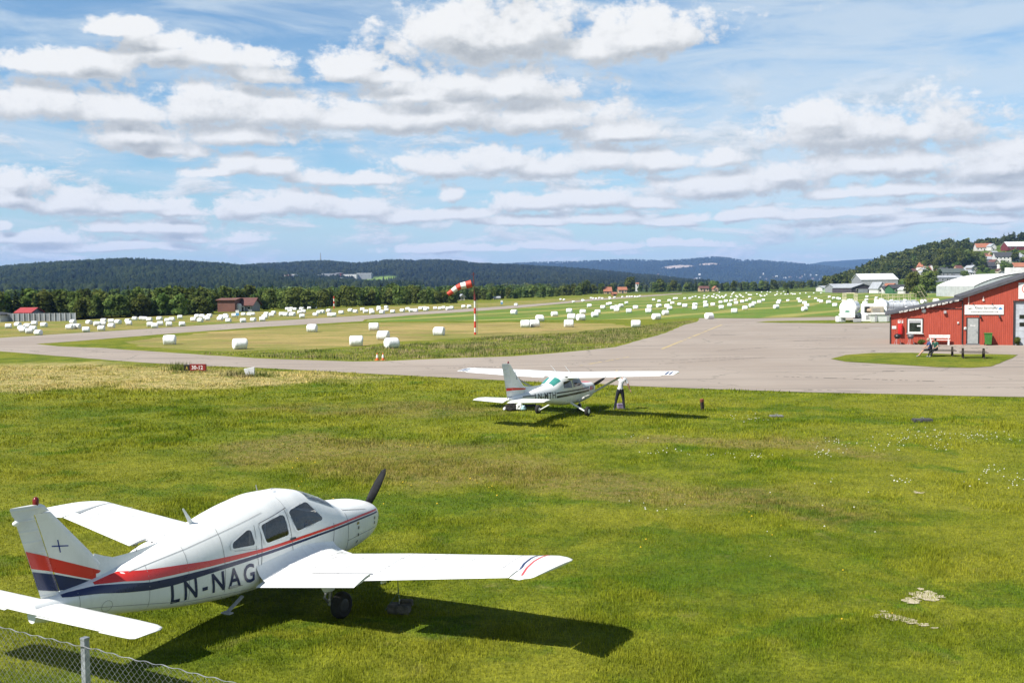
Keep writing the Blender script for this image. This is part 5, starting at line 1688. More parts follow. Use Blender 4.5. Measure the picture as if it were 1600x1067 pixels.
# leaning white marker block in the weeds
p = g(389.5, 588)
o = thing('marker_block', 'tilted white rectangular block standing in tall weeds beside the taxiway', 'marker', (p.x, p.y, 0), .1)
kk = p.y / CF
mb = MB(); mb.prism([(-7.5 * kk, 12 * kk), (-4.5 * kk, 1.5 * kk), (8 * kk, 1.5 * kk), (8.5 * kk, 14.5 * kk)], -.18, .18); mb.build('panel', mat('white_tarp', (.82, .82, .82), .6, .12, 3, bump=.3, bs=6), o)
mb = MB(); mb.bbox((0, 0, .03), (.4, .34, .1), .02); mb.build('base', M_SEAML, o)
# traffic cones
def cone(u, v, lab):
    p = g(u, v)
    o = thing('traffic_cone', lab, 'cone', (p.x, p.y, 0), random.random(), 'orange and white cones on the taxiway edge')
    mb = MB(); mb.bbox((0, 0, .02), (.30, .30, .04), .01); mb.build('base', M_ORA, o)
    mb = MB(); mb.lathe([(.125, .04), (.095, .20)], 16); mb.build('lower_cone', M_ORA, o, smooth=40)
    mb = MB(); mb.lathe([(.096, .20), (.055, .44)], 16); mb.build('white_sleeve', M_SWHT, o, smooth=40)
    mb = MB(); mb.lathe([(.055, .44), (.03, .54), (.02, .545)], 16); mb.build('cone_tip', M_ORA, o, smooth=40)
M_ORA = mat('cone_orange', (.72, .16, .03), .55, .12)
cone(589.5, 563, 'orange and white cone on the taxiway edge, the one nearer the runway sign')
cone(598.5, 563, 'orange and white cone on the taxiway edge, the one nearer the windsock')

# ------------------------------------------------------------------ red club building
gb = g(1391, 537.7); gr = g(1600, 536.9)
ex = Vector((math.cos(R(-20)), math.sin(R(-20)), 0))       # the gable front turns a little towards the camera at its far end
ey = Vector((-ex.y, ex.x, 0))
brz = math.atan2(ex.y, ex.x)
def bw(u, v, off=0.0):
    """photo pixel -> (x along wall, z) on the building's front wall plane"""
    q_ = onplane(u, v, gb - ey * off, ey) - gb
    return q_.dot(ex), q_.z
m, t, out = newmat('red_boards'); M_RBRD = m
co = t.n('ShaderNodeTexCoord').outputs['Object']
sp = t.n('ShaderNodeSeparateXYZ'); t.put(sp.inputs[0], co)
wv_ = t.math('FRACT', t.math('MULTIPLY', t.math('ADD', sp.outputs[0], sp.outputs[1]), 1 / .145))
gro = t.math('MULTIPLY', t.ss(wv_, .0, .10), t.math('SUBTRACT', 1.0, t.ss(wv_, .90, 1.0)))
nb = t.noise(t.vec('MULTIPLY', co, (3, 3, .5)), 2.0, 5, .65)
p_ = t.n('ShaderNodeBsdfPrincipled')
c = t.mix(t.ss(nb, .35, .7), (.30, .042, .020), (.37, .058, .029))
c = t.mix(t.math('MULTIPLY', t.math('SUBTRACT', 1.0, gro), .6), c, (.15, .02, .014))
t.put(p_.inputs['Base Color'], c); p_.inputs['Roughness'].default_value = .75
b_ = t.n('ShaderNodeBump'); b_.inputs['Strength'].default_value = .8; b_.inputs['Distance'].default_value = .02
t.put(b_.inputs['Height'], gro); t.put(p_.inputs['Normal'], b_.outputs[0])
t.put(out.inputs[0], p_.outputs[0])
M_ROOFD = mat('dark_roof_felt', (.085, .085, .095), .8, .25, 2, bump=.3)
M_TRIM = mat('white_trim', (.74, .73, .70), .6, .12, 5)
M_DARKT = mat('dark_trim', (.03, .025, .025), .7, .2, 5)
M_GLASSD = mat('dark_window_glass', (.02, .028, .022), .08, .5, 2, spec=.8)
M_GREYDOOR = mat('grey_door_paint', (.36, .37, .36), .5, .1, 5)
M_GREYGATE = mat('pale_grey_gate', (.45, .48, .52), .5, .12, 3)
bld = thing('clubhouse', 'red timber clubhouse with stepped sloping roof beside the apron', 'building', (gb.x, gb.y, 0), brz)
x1, z1 = bw(1391, 491); x2, z2 = bw(1504.5, 468.5); _, z2b = bw(1504.5, 466); x3, z3 = bw(1600, 434.5)
sl2 = (z3 - z2b) / (x3 - x2)
xr = x3 + 3.0; zr = z2b + sl2 * (xr - x2)
DEP = 8.0
mb = MB(); mb.prism([(0, 0), (x2 - .002, 0), (x2 - .002, z2 - .1), (0, z1 - .05)], 0, DEP); mb.build('annexe_wall', M_RBRD, bld)
# main body in front-wall pieces round the gate and door openings
gx0, gz1 = bw(1586, 472); gx1 = gx0 + 5.2
main = [(x2, 0), (gx0, 0), (gx0, gz1), (gx1, gz1), (gx1, 0), (xr + 9, 0), (xr + 9, z2b), (xr, zr - .12), (x2, z2b - .02)]
mb = MB(); mb.prism(main, 0, .25); mb.prism([(x2, 0), (xr + 9, 0), (xr + 9, z2b), (xr, zr - .12), (x2, z2b - .02)], DEP - .25, DEP)
mb.box((x2 + .1, DEP / 2, z2b / 2 - .05), (.2, DEP - .52, z2b - .1)); mb.box((xr + 8.9, DEP / 2, z2b / 2 - .05), (.2, DEP - .52, z2b - .1))
mb.build('main_wall', M_RBRD, bld)
def slab(xa, za, xb, zb, th, y0, y1):
    mb = MB(); mb.prism([(xa, za), (xb, zb), (xb, zb + th), (xa, za + th)], y0, y1); return mb
s1 = (z2 - z1) / x2
rf = slab(-.45, z1 - s1 * .45, x2 - .003, z2, .14, -.35, DEP + .3).build('annexe_roof', M_ROOFD, bld)
rm = slab(x2 - .25, z2b - sl2 * .25, xr, zr, .24, -.40, DEP + .3).build('main_roof', M_ROOFD, bld)
slab(xr, zr, xr + 9.3, z2b - .05, .24, -.40, DEP + .3).build('main_roof', M_ROOFD, bld)
M_FASC = mat('peeling_white_fascia', (.66, .64, .60), .8, .5, 9, tint=(.12, .11, .10))
for i in range(11):
    mb = MB()
    a, b = (i + random.uniform(.0, .3)) / 11, (i + random.uniform(.75, 1)) / 11
    xa, xb = .6 + (x2 - .9) * a, .6 + (x2 - .9) * b
    mb.prism([(xa, z1 + s1 * xa - .03 - .06 * random.random()), (xb, z1 + s1 * xb - .03), (xb, z1 + s1 * xb + .11), (xa, z1 + s1 * xa + .11)], -.375, -.352)
    mb.build('fascia_board', M_FASC, rf)
mb = MB(); mb.box((.0, -.03, z1 / 2 - .1), (.10, .05, z1 - .25)); mb.build('corner_board', M_DARKT, bld)
mb = MB(); mb.cyl((x2 - .02, -.07, 0.1), (x2 - .02, -.07, z2 - .15), .05, .05, 10); mb.path([(x2 - .02, -.07, .12), (x2 + .05, -.2, .02)], .05, 8); mb.build('downpipe', M_DARKT, bld)
mb = MB(); xa, za = bw(1451, 482.5); mb.box(((xa + x2) / 2, -.03, za), (x2 - xa - .1, .05, .05)); mb.build('cable_duct', M_DARKT, bld)
# window
xa, za = bw(1418.5, 498.5); xb, zb = bw(1441, 520.5)
wd = MB(); wd.box(((xa + xb) / 2, -.02, (za + zb) / 2), (xb - xa + .16, .05, za - zb + .16)); win = wd.build('window', M_DARKT, bld)
mb = MB(); f_ = .12
for c_2, d_2 in (((xa + f_ / 2, 0, (za + zb) / 2), (f_, .05, za - zb)), ((xb - f_ / 2, 0, (za + zb) / 2), (f_, .05, za - zb)), (((xa + xb) / 2, 0, za - f_ / 2), (xb - xa - 2 * f_, .05, f_)), (((xa + xb) / 2, 0, zb + f_ / 2), (xb - xa - 2 * f_, .05, f_))):
    mb.box((c_2[0], -.068, c_2[2]), d_2)
mb.build('window_frame', M_TRIM, win)
mb = MB(); mb.box(((xa + xb) / 2, -.053, (za + zb) / 2), (xb - xa - 2 * f_, .015, za - zb - 2 * f_)); mb.build('pane', M_GLASSD, win)
mb = MB(); mb.box(((xa + xb) / 2, -.064, za - f_ - .10), (xb - xa - 2 * f_ - .04, .005, .2)); mb.build('blind', M_SEAML, win)
mb = MB(); mb.box((xb - f_ - .16, -.064, (za + zb) / 2 + .02), (.3, .005, .12)); mb.build('window_notice', M_TRIM, win)
mb = MB(); mb.bbox(((xa + xb) / 2, -.12, zb - .05), (xb - xa + .2, .16, .05), .01); mb.build('sill', M_TRIM, win)
# door
xa, za = bw(1512, 497); xb, _ = bw(1528.5, 497); zb = .10
dr = MB(); dr.box(((xa + xb) / 2, -.02, za / 2), (xb - xa + .2, .05, za + .1)); door = dr.build('door', M_DARKT, bld)
mb = MB(); mb.bbox(((xa + xb) / 2, -.06, (za + zb) / 2), (xb - xa, .04, za - zb - .04), .008); mb.build('door_leaf', M_GREYDOOR, door)
mb = MB(); mb.box(((xa + xb) / 2 - .02, -.084, za * .72), (.4, .004, .07)); mb.box(((xa + xb) / 2 - .15, -.084, za * .72 + .05), (.08, .004, .05)); mb.build('door_notice', M_TRIM, door)
mb = MB(); mb.box((xb - .08, -.095, za * .48), (.03, .03, .14)); mb.cyl((xb - .08, -.10, za * .5), (xb - .17, -.12, za * .5), .012, .012, 6); mb.build('handle', M_STEEL, door)
mb = MB(); mb.bbox(((xa + xb) / 2, -.18, .05), (xb - xa + .25, .36, .10), .01); mb.build('doorstep', M_SEAM, door)
# gate (sectional door) with dark window slots
gt = MB(); gt.box(((gx0 + gx1) / 2, .13, gz1 / 2), (gx1 - gx0 - .02, .08, gz1 - .02)); gate = gt.build('hangar_gate', M_GREYGATE, bld)
for i in range(1, 6):
    mb = MB(); mb.box(((gx0 + gx1) / 2, .087, gz1 * i / 6), (gx1 - gx0 - .1, .012, .03)); mb.build('gate_rail', M_SEAML, gate)
for _, v in ((0, 495), (0, 507)):
    _, zc = bw(1595, v)
    for k_ in range(3):
        xw, _ = bw(1592.5, v)
        mb = MB(); mb.bbox((xw + .75 + k_ * 1.7, .082, zc), (1.45, .03, .34), .03); mb.build('gate_window', M_GLASSD, gate)
mb = MB(); mb.box((gx0 - .06, -.02, gz1 / 2), (.12, .06, gz1)); mb.box(((gx0 + gx1) / 2, -.02, gz1 + .06), (gx1 - gx0 + .3, .06, .12)); mb.build('gate_frame', M_DARKT, bld)

# things on and by the wall
def wallthing(name, lab, cat, u, v, group=None):
    x, z = bw(u, v)
    w_ = gb + ex * x
    return thing(name, lab, cat, (w_.x, w_.y, z), brz, group)
xa, za = bw(1507, 476.5); xb, zb = bw(1568, 491.5)
sb = wallthing('signboard', 'long white club signboard above the grey door on the red wall', 'sign', 1507, 491.5)
w_, h_ = xb - xa, za - zb
mb = MB(); mb.bbox((w_ / 2, -.06, h_ / 2), (w_, .05, h_), .008); bd = mb.build('board', M_TRIM, sb)
M_SGREY = mat('sign_grey_ink', (.10, .11, .13), .6, .1); M_SBLUE = mat('sign_blue_ink', (.04, .22, .50), .6, .1)
sign_text('Oslo Sportsfly', w_ * .58, h_ * .28, w_ * .27, h_ * .52, -.0875, M_SGREY, bd, .02)
sign_text('www.sportsflyklubb.org', w_ * .70, h_ * .17, w_ * .16, h_ * .20, -.0875, M_SGREY, bd, .025)
mb = MB(); mb.prism([(w_ * .06, h_ * .66), (w_ * .11, h_ * .60), (w_ * .13, h_ * .54), (w_ * .15, h_ * .60), (w_ * .22, h_ * .64), (w_ * .15, h_ * .68), (w_ * .12, h_ * .64)], -.089, -.086); mb.build('wings_emblem', M_SBLK, bd)
mb = MB(); mb.prism([(w_ * .86, h_ * .52), (w_ * .97, h_ * .52), (w_ * .94, h_ * .70), (w_ * .91, h_ * .78), (w_ * .88, h_ * .66)], -.089, -.086); mb.build('blue_emblem', M_SBLUE, bd)
for f in (.22, .70):
    mb = MB(); mb.path([(w_ * f, -.02, h_), (w_ * f, -.18, h_ + .12), (w_ * f + .08, -.30, h_ + .02)], .025, 6); mb.build('lamp_arm', M_DARKT, sb)
for f in (.40, .89):
    mb = MB(); mb.cyl((w_ * f, -.10, -.10), (w_ * f + .05, -.22, -.26), .07, .09, 10); mb.build('spotlight', M_DARKT, sb)
xa, za = bw(1591, 442); xb, zb = bw(1628, 467)
sb2 = wallthing('signboard', 'square white signboard with a red ring emblem above the hangar gate', 'sign', 1591, 467)
w_, h_ = xb - xa, za - zb
mb = MB(); mb.bbox((w_ / 2, -.06, h_ / 2), (w_, .05, h_), .008); bd = mb.build('board', M_TRIM, sb2)
mb = MB(); n = 28; cx, cz, r0_, r1_ = w_ * .40, h_ * .62, .40, .46
vs = [Vector((cx + math.cos(2 * PI * k_ / n) * r_, -.0875, cz + math.sin(2 * PI * k_ / n) * r_)) for k_ in range(n) for r_ in (r0_, r1_)]
mb.add(vs, [(2 * k_, 2 * k_ + 1, (2 * k_ + 3) % (2 * n), (2 * k_ + 2) % (2 * n)) for k_ in range(n)]); mb.build('ring_emblem', M_SRED, bd)
sign_text('G', .34, .44, cx - .17, cz - .22, -.0875, M_SRED, bd)
# fire box, notice, lamps
o = wallthing('fire_cabinet', 'red fire extinguisher cabinet on the red wall left of the window', 'cabinet', 1406.5, 514)
mb = MB(); mb.bbox((0, -.17, 0), (.36, .30, .88), .04); cb = mb.build('cabinet_body', mat('bright_red', (.62, .02, .018), .45, .1), o, smooth=40)
mb = MB(); mb.box((.1, -.327, .0), (.02, .015, .7)); mb.build('cabinet_seam', M_SRD, o)
for du, lab in ((1405, 'round white notice above the red fire cabinet'), (1410, 'narrow white notice above the red fire cabinet')):
    o = wallthing('wall_notice', lab, 'notice', du, 502.5)
    mb = MB(); mb.bbox((0, -.03, 0), (.22 if du == 1405 else .12, .02, .26), .004); mb.build('plate', M_TRIM, o)
    mb = MB(); mb.box((0, -.042, .04), (.1 if du == 1405 else .05, .003, .1)); mb.build('pictogram', M_SRED, o)
o = wallthing('wall_notice', 'small white rectangular notice near the corner of the red wall', 'notice', 1397, 511.5)
mb = MB(); mb.bbox((0, -.03, 0), (.36, .02, .26), .004); mb.build('plate', M_TRIM, o)
o = wallthing('wall_lamp', 'round white lamp high on the red annexe wall', 'lamp', 1443.5, 485.8)
mb = MB(); mb.lathe([(.0, .14), (.10, .12), (.16, .06), (.17, 0)], 18, Matrix.Rotation(PI / 2, 4, 'X')); mb.build('lamp_dome', M_TRIM, o, smooth=60)
mb = MB(); mb.lathe([(.19, .03), (.19, -.0)], 18, Matrix.Rotation(PI / 2, 4, 'X')); mb.build('lamp_ring', M_SEAML, o)
o = wallthing('floodlight', 'small grey floodlight on the red annexe wall', 'lamp', 1476.5, 488.8)
mb = MB(); mb.bbox((0, -.16, 0), (.22, .18, .26), .03, M=Matrix.Rotation(-.3, 4, 'X')); mb.build('lamp_head', mat('lamp_grey', (.32, .29, .29), .5, .15), o)
mb = MB(); mb.box((0, -.05, -.02), (.05, .1, .05)); mb.build('bracket', M_DARKT, o)
for (u, v, lab, s_) in ((1497, 504.5, 'small round pale lamp low on the annexe wall', .11), (1508, 513, 'white doorbell box beside the grey door', .15)):
    o = wallthing('wall_box', lab, 'box', u, v)
    mb = MB(); mb.bbox((0, -.05, 0), (s_ * 1.3, .1, s_ * 1.5), .03); mb.build('housing', M_TRIM, o)
    mb = MB(); mb.bbox((0, -.11, 0), (s_ * .6, .02, s_ * .6), .005); mb.build('cover', M_SEAML, o)
for (u, v, lab) in ((1513.5, 473, 'white vertical conduit under the roof edge left on the red gable'), (1536.5, 464.5, 'small white vent under the roof edge right on the red gable')):
    o = wallthing('conduit', lab, 'conduit', u, v)
    mb = MB(); mb.cyl((0, -.04, -.2), (0, -.04, .55 if u < 1520 else .1), .045, .045, 8); mb.build('pipe', mat('pinkish_white', (.70, .50, .44), .6, .1), o)
    mb = MB(); mb.bbox((0, -.05, -.25), (.16, .09, .14), .02); mb.build('junction_box', M_TRIM, o)
# wheelie bin
xb_, _ = bw(1543, 530); p = gb + ex * xb_ - ey * .55
o = thing('wheelie_bin', 'green wheelie bin standing against the red wall', 'bin', (p.x, p.y, 0), brz)
M_BGRN = mat('bin_green', (.05, .19, .035), .5, .15)
mb = MB(); mb.loft([[Vector((x * .24, y * .25, .10)) for x, y in ((-1, -1), (1, -1), (1, 1), (-1, 1))], [Vector((x * .29, y * .33, .98)) for x, y in ((-1, -1), (1, -1), (1, 1), (-1, 1))]]); mb.build('bin_body', M_BGRN, o)
mb = MB(); mb.bbox((0, -.01, 1.02), (.66, .74, .07), .025); mb.build('lid', M_BGRN, o)
for sx in (-1, 1):
    mb = MB(); tyre(mb, (sx * .26, .24, .11), .11, .06, (1, 0, 0), n=12); mb.build('wheel', M_TYRE, o)
mb = MB(); mb.path([(-.24, .40, .97), (.24, .40, .97)], .02, 6); mb.build('handle', M_BGRN, o)
# garden bench by the wall
xa, _ = bw(1451, 531); xb, _ = bw(1484, 531)
p = gb + ex * ((xa + xb) / 2) - ey * .7
o = thing('bench', 'white slatted bench standing against the red wall', 'bench', (p.x, p.y, 0), brz)
Lb = xb - xa
mb = MB()
for i in range(3): mb.box((0, -.18 + i * .15, .45), (Lb, .12, .04))
mb.build('seat', M_TRIM, o)
mb = MB()
for i in range(2): mb.box((0, .24, .66 + i * .15), (Lb, .03, .12))
mb.build('backrest', M_TRIM, o)
for sx in (-.42, .42):
    mb = MB(); mb.box((sx * Lb, .0, .215), (.14, .42, .43)); mb.box((sx * Lb, .275, .45), (.06, .03, .72)); mb.build('leg', M_TRIM, o)
# two barbecues and a shrub
for (u, lab, col_) in ((1402, 'black round barbecue on thin legs under the fire cabinet', (.02, .02, .02)), (1422.5, 'grey kettle barbecue below the window', (.12, .12, .13))):
    x, _ = bw(u, 537); p = gb + ex * x - ey * .75
    o = thing('barbecue', lab, 'barbecue', (p.x, p.y, 0), brz)
    mm = mat('bbq_%d' % u, col_, .45, .2)
    mb = MB(); mb.lathe([(.05, .50), (.20, .55), (.27, .68), (.28, .74)], 16); mb.build('bowl', mm, o, smooth=50)
    mb = MB(); mb.lathe([(.28, .745), (.24, .86), (.12, .94), (.02, .955)], 16); mb.build('lid', mm, o, smooth=50)
    for k_ in range(3):
        an = k_ * 2 * PI / 3 + .3
        mb = MB(); mb.cyl((math.cos(an) * .16, math.sin(an) * .16, .56), (math.cos(an) * .32, math.sin(an) * .32, 0), .016, .016, 6); mb.build('leg', M_SEAML, o)

# picnic tables on the grass island with two people
M_PALEW = mat('weathered_pale_wood', (.36, .31, .26), .85, .25, 5)
M_DKW = mat('dark_wood', (.05, .038, .028), .85, .3, 5)
def picnic(u0, u1, v, lab):
    a = g(u0, v); b = g(u1, v)
    c = (a + b) / 2; L_ = (b - a).length
    o = thing('picnic_table', lab, 'picnic table', (c.x, c.y, .03), brz, 'picnic tables on the grass island')
    mb = MB()
    for i in range(5): mb.box((0, -.30 + i * .15, .73), (L_, .135, .04))
    mb.build('tabletop', M_PALEW, o)
    for sy in (-1, 1):
        mb = MB(); mb.box((0, sy * .62, .43), (L_, .12, .04)); mb.box((0, sy * .76, .43), (L_, .12, .04)); mb.build('seat', M_DKW if sy < 0 else M_PALEW, o)
    for sx in (-1, 1):
        mb = MB()
        for sy in (-1, 1): mb.cyl((sx * (L_ / 2 - .25), sy * .25, .70), (sx * (L_ / 2 - .25), sy * .62, 0), .055, .055, 4)
        mb.box((sx * (L_ / 2 - .25), 0, .385), (.05, 1.56, .09)); mb.box((sx * (L_ / 2 - .25), 0, .68), (.05, .66, .06))
        mb.build('leg', M_DKW, o)
    return o, c
pt1, pc1 = picnic(1450, 1493, 557, 'picnic table where two people sit, nearer the barbecues')
pt2, pc2 = picnic(1499, 1542, 560, 'empty picnic table nearer the wheelie bin')
def sitter(lab, pos, rz, mats, hair):
    o = thing('person', lab, 'person', pos, rz)
    J = {'pelvis': (0, 0, .55, (.15, .13)), 'waist': (-.02, 0, .70, (.14, .12)), 'chest': (.02, 0, .92, (.18, .13)), 'collar': (.06, 0, 1.06, (.12, .09)), 'neck': (.09, 0, 1.13, .055), 'head': (.12, 0, 1.24, .095), 'crown': (.11, 0, 1.33, .075), 'nose': (.22, 0, 1.24, .016),
         'lsh': (.05, .19, 1.03, .07), 'lel': (.14, .26, .78, .047), 'lwr': (.36, .20, .66, .034), 'rsh': (.05, -.19, 1.03, .07), 'rel': (.14, -.26, .78, .047), 'rwr': (.36, -.18, .64, .034),
         'lhip': (.04, .10, .52, .10), 'lkn': (.46, .14, .50, .068), 'lan': (.82, .15, .10, .045), 'lto': (.97, .17, .06, .038), 'rhip': (.04, -.10, .52, .10), 'rkn': (.44, -.13, .48, .068), 'ran': (.66, -.15, .09, .045), 'rto': (.80, -.17, .05, .038)}
    B = [('pelvis', 'waist'), ('waist', 'chest'), ('chest', 'collar'), ('collar', 'neck'), ('neck', 'head'), ('head', 'crown'), ('head', 'nose'), ('collar', 'lsh'), ('lsh', 'lel'), ('lel', 'lwr'), ('collar', 'rsh'), ('rsh', 'rel'), ('rel', 'rwr'), ('pelvis', 'lhip'), ('lhip', 'lkn'), ('lkn', 'lan'), ('lan', 'lto'), ('pelvis', 'rhip'), ('rhip', 'rkn'), ('rkn', 'ran'), ('ran', 'rto')]
    add_hand(J, B, 'lwr', J['lwr'][:3], (1, 0, -.2), (0, 1, 0)); add_hand(J, B, 'rwr', J['rwr'][:3], (1, 0, -.2), (0, 1, 0))
    def cf(c, a, b, tt):
        if b in ('lto', 'rto'): return 3
        if b in ('lhip', 'rhip') or a == 'pelvis' and b != 'waist' or (a in ('lhip', 'rhip')): return 2
        if a in ('lkn', 'rkn', 'lan', 'ran'): return 4
        if a in ('pelvis', 'waist', 'chest') or (a == 'collar' and b != 'neck') or (a in ('rsh', 'lsh') and tt < .72): return 1
        return 0
    figure(J, B, 'pelvis', cf, mats, o)
    mb = MB(); mb.lathe([(.005, .11), (.06, .10), (.095, .05), (.104, 0), (.098, -.05)], 14, Matrix.Translation((.10, 0, 1.265))); mb.build('hair', hair, o, smooth=60)
    return o
bench_y = -.69
pA = Vector(pt1.location) + ex * (-(g(1493, 557) - g(1450, 557)).length / 2 + .10) + ey * bench_y
sitter('person in blue shirt and black shorts sitting with legs stretched out', (pA.x, pA.y, .0), PI + brz + .25, [M_SKIN, M_BLUES, M_SHORTS, M_SHOE, M_SKIN], M_HAIRG)
pB = pA + ex * .42 + ey * .05
sitter('person in dark green top sitting beside the one in blue', (pB.x, pB.y, .0), PI + brz + .9, [M_SKIN, M_GREENS, M_SHORTS, M_SHOE, M_SHORTS], M_HAIRD)
# ------------------------------------------------------------------ wrapped hay bales
m, t, out = newmat('bale_wrap'); M_BALE = m
co = t.n('ShaderNodeTexCoord').outputs['Object']
p_ = t.n('ShaderNodeBsdfPrincipled')
oi = t.n('ShaderNodeObjectInfo').outputs['Random']
c = t.mix(t.ss(t.noise(co, 3, 5, .65), .4, .75), (.78, .79, .78), (.54, .55, .53))
c = t.mix(t.math('MULTIPLY', oi, .18), c, (.66, .68, .66))
t.put(p_.inputs['Base Color'], c); p_.inputs['Roughness'].default_value = .38
b_ = t.n('ShaderNodeBump'); b_.inputs['Strength'].default_value = .9; b_.inputs['Distance'].default_value = .05
t.put(b_.inputs['Height'], t.noise(t.vec('MULTIPLY', co, (9, 2.5, 2.5)), 1.2, 6, .65)); t.put(p_.inputs['Normal'], b_.outputs[0])
t.put(out.inputs[0], p_.outputs[0])
def bale_mesh(seed):
    mb = MB(); n = 28; L_, r_ = .64, .575
    prof = [(-L_, .02), (-L_ - .02, .30), (-L_ + .01, .47), (-L_ + .07, .55), (-L_ + .18, r_), (-.2, r_ + .005), (.2, r_ + .01), (L_ - .18, r_), (L_ - .07, .55), (L_ - .01, .47), (L_ + .02, .30), (L_, .02)]
    rings = []
    for x, r2 in prof:
        ring = []
        for k in range(n):
            a = 2 * PI * k / n
            q_ = Vector((x, math.cos(a) * r2, math.sin(a) * r2))
            d = mnoise.noise(q_ * 2.1 + Vector((seed * 7, 0, 0))) * .06
            q_ = q_ * (1 + d)
            q_.y *= 1.03
            q_.z = max(q_.z, -r_ * .86)          # settled flat underneath
            q_.z *= .97
            ring.append(q_ + Vector((0, 0, r_ * .83)))
        rings.append(ring)
    mb.loft(rings)
    o = mb.build('hay_bale', M_BALE, smooth=50)
    me = o.data; bpy.data.objects.remove(o)
    return me
BALES = [bale_mesh(i) for i in range(6)]
BN = 0
def bale(u, v, label, group, rz=None, s=1.0):
    global BN
    if BN >= 299: return
    BN += 1
    p = g(u, v)
    o = bpy.data.objects.new('hay_bale', random.choice(BALES)); COL.objects.link(o)
    o.location = (p.x, p.y, .0)
    o.rotation_euler = (0, 0, rz if rz is not None else random.choice((0, PI)) + random.uniform(-.5, .5))
    o.scale = (s * random.uniform(.95, 1.05),) * 3
    o.location.z = 0
    tag(o, label, 'hay bale', group)
GN = 'wrapped bales on the straw island'
for (u, v, lab, rz) in ((265.5, 538.5, 'white wrapped bale alone near the pointed end of the straw island', .15), (375, 545.5, 'white wrapped bale alone in the straw between the runway sign and the island tip', .5), (488, 518.8, 'white wrapped bale alone on the green edge of the island by the runway', -.1),
    (584.3, 516.5, 'white wrapped bale farthest back of the four grouped left of the windsock', .05), (556.8, 540.5, 'white wrapped bale leftmost of the four grouped left of the windsock', .15), (599, 531, 'white wrapped bale just behind the front one of the four-bale group', -.2), (612, 544, 'white wrapped bale at the front of the four-bale group near the cones', .6), (686, 524.3, 'white wrapped bale nearest the windsock mast on its left', -.25),
    (821, 511.7, 'first bale of the trio on the weedy edge right of the windsock', -.1), (835, 511, 'second bale of the trio on the weedy edge right of the windsock', .3), (843.5, 502.5, 'bale behind the trio on the weedy edge right of the windsock', .3), (889, 511.3, 'white wrapped bale between the weedy edge and the green field above the high wing', 0), (993.5, 511.5, 'white wrapped bale at the tip of the weedy edge above the right wing', -.05),
    (1025.5, 499.5, 'rounded white bale just beyond the weedy tip of the island', .5), (1108, 498.5, 'white wrapped bale at the far apron edge where the yellow line ends', .5), (907.5, 501, 'white wrapped bale of the facing pair on the green field edge', .4), (893, 500, 'white wrapped bale left of the facing pair on the green field edge', -.2)):
    bale(u, v, lab, GN, rz, .93)
Z6 = [(53,518),(112,508),(135,530),(145,542),(172,517),(183,550),(207,535),(215,500),(240,560),(275,510),(457,490),(435,525),(450,522),(482,521),(538,541),(557,494),(606,504),(634,533),(648,482),(644,503),(695,487),(697,515),(738,491),(800,483),(806,498),(842,468),(885,467),(905,468),(934,475),(938,508),(967,516),(997,470),(1001,502),(1047,481),(1057,506),(1075,475),(1125,459),(1138,505),(1210,475),(1233,453),(1252,480),(1263,453),(1288,462),(1297,470),(1310,450),(1375,470),(1383,458),(1411,448),(1413,462),(1428,481),(1463,447),(1519,481),(1522,440),(1560,440),(1578,440),(1583,476)]
for x, y in Z6:
    bale(x / 4, 380 + y / 4 + 3.6, 'small white wrapped bale among many on the yellow field left of the brick building' if x < 1340 else 'small white wrapped bale among those in front of the brick building', 'bales on the left yellow field' if x < 1340 else 'bales before the brick building', s=.68)
Z7 = [(40,478),(55,463),(65,443),(97,450),(110,435),(160,446),(187,447),(213,425),(225,448),(232,445),(275,432),(288,457),(297,428),(372,447),(395,432),(415,430),(455,423),(463,450),(485,450),(533,434),(590,420),(622,427),(665,415),(685,428),(725,433),(720,418),(767,400),(768,414),(788,432),(815,398),(815,418),(855,427),(915,421),(948,411),(970,420),(998,420),(1030,407),(1050,405),(1060,414),(1070,408),(1120,406),(1150,407),(1172,403),(1200,408),(1222,404),(1297,396),(1332,395)]
for x, y in Z7:
    bale(400 + x / 4, 380 + y / 4 + 2.6, 'small white wrapped bale in the scattered band beyond the runway, left of the windsock', 'bales beyond the runway left of the windsock', s=.74)
Z8F = [(10,347),(20,308),(138,377),(212,357),(287,340),(296,370),(344,372),(354,344),(387,312),(414,361),(428,345),(455,320),(480,306),(490,303),(505,324),(524,320),(524,334),(545,311),(572,298),(585,340),(618,322),(683,340),(688,318),(708,282),(734,312),(736,290),(767,350),(776,315),(788,325),(786,287),(802,300),(812,276),(823,275),(838,306),(864,275),(865,313),(890,275)]
for x, y in Z8F:
    bale(800 + x / 3.2, 380 + y / 3.2 + (3.0 if y > 310 else 2.0), 'white wrapped bale on the green mown field between the runway and the apron', 'bales on the green field right of the runway', s=.86 if y > 310 else .74)
Z8R = [(243,280),(260,282),(307,293),(353,285),(357,288),(395,273),(405,275),(420,276),(437,273),(452,275),(488,270),(490,277),(513,270),(552,267),(575,266),(588,266),(600,265),(615,266),(628,267),(640,263)]
for x, y in Z8R:
    bale(800 + x / 3.2, 380 + y / 3.2 + 1.6, 'tiny white bale in the far band beyond the runway, right of the windsock', 'far bales beyond the runway', s=.62)
Z5 = [(32,400),(30,430),(118,385),(122,410),(181,400),(245,383),(251,425),(289,375),(320,404),(332,368),(368,358),(375,390),(360,458),(425,378),(448,430),(462,365),(490,352),(503,408),(523,392),(568,380),(602,362),(735,372),(725,388),(708,420),(805,366),(893,352),(907,375),(945,390),(962,408),(944,440),(1152,335),(1187,345),(1222,345),(1235,352),(1270,370),(1145,383),(1197,405),(1083,377),(1064,365),(1037,348),(1465,333),(1460,360),(1448,390),(1543,342),(1540,365)]
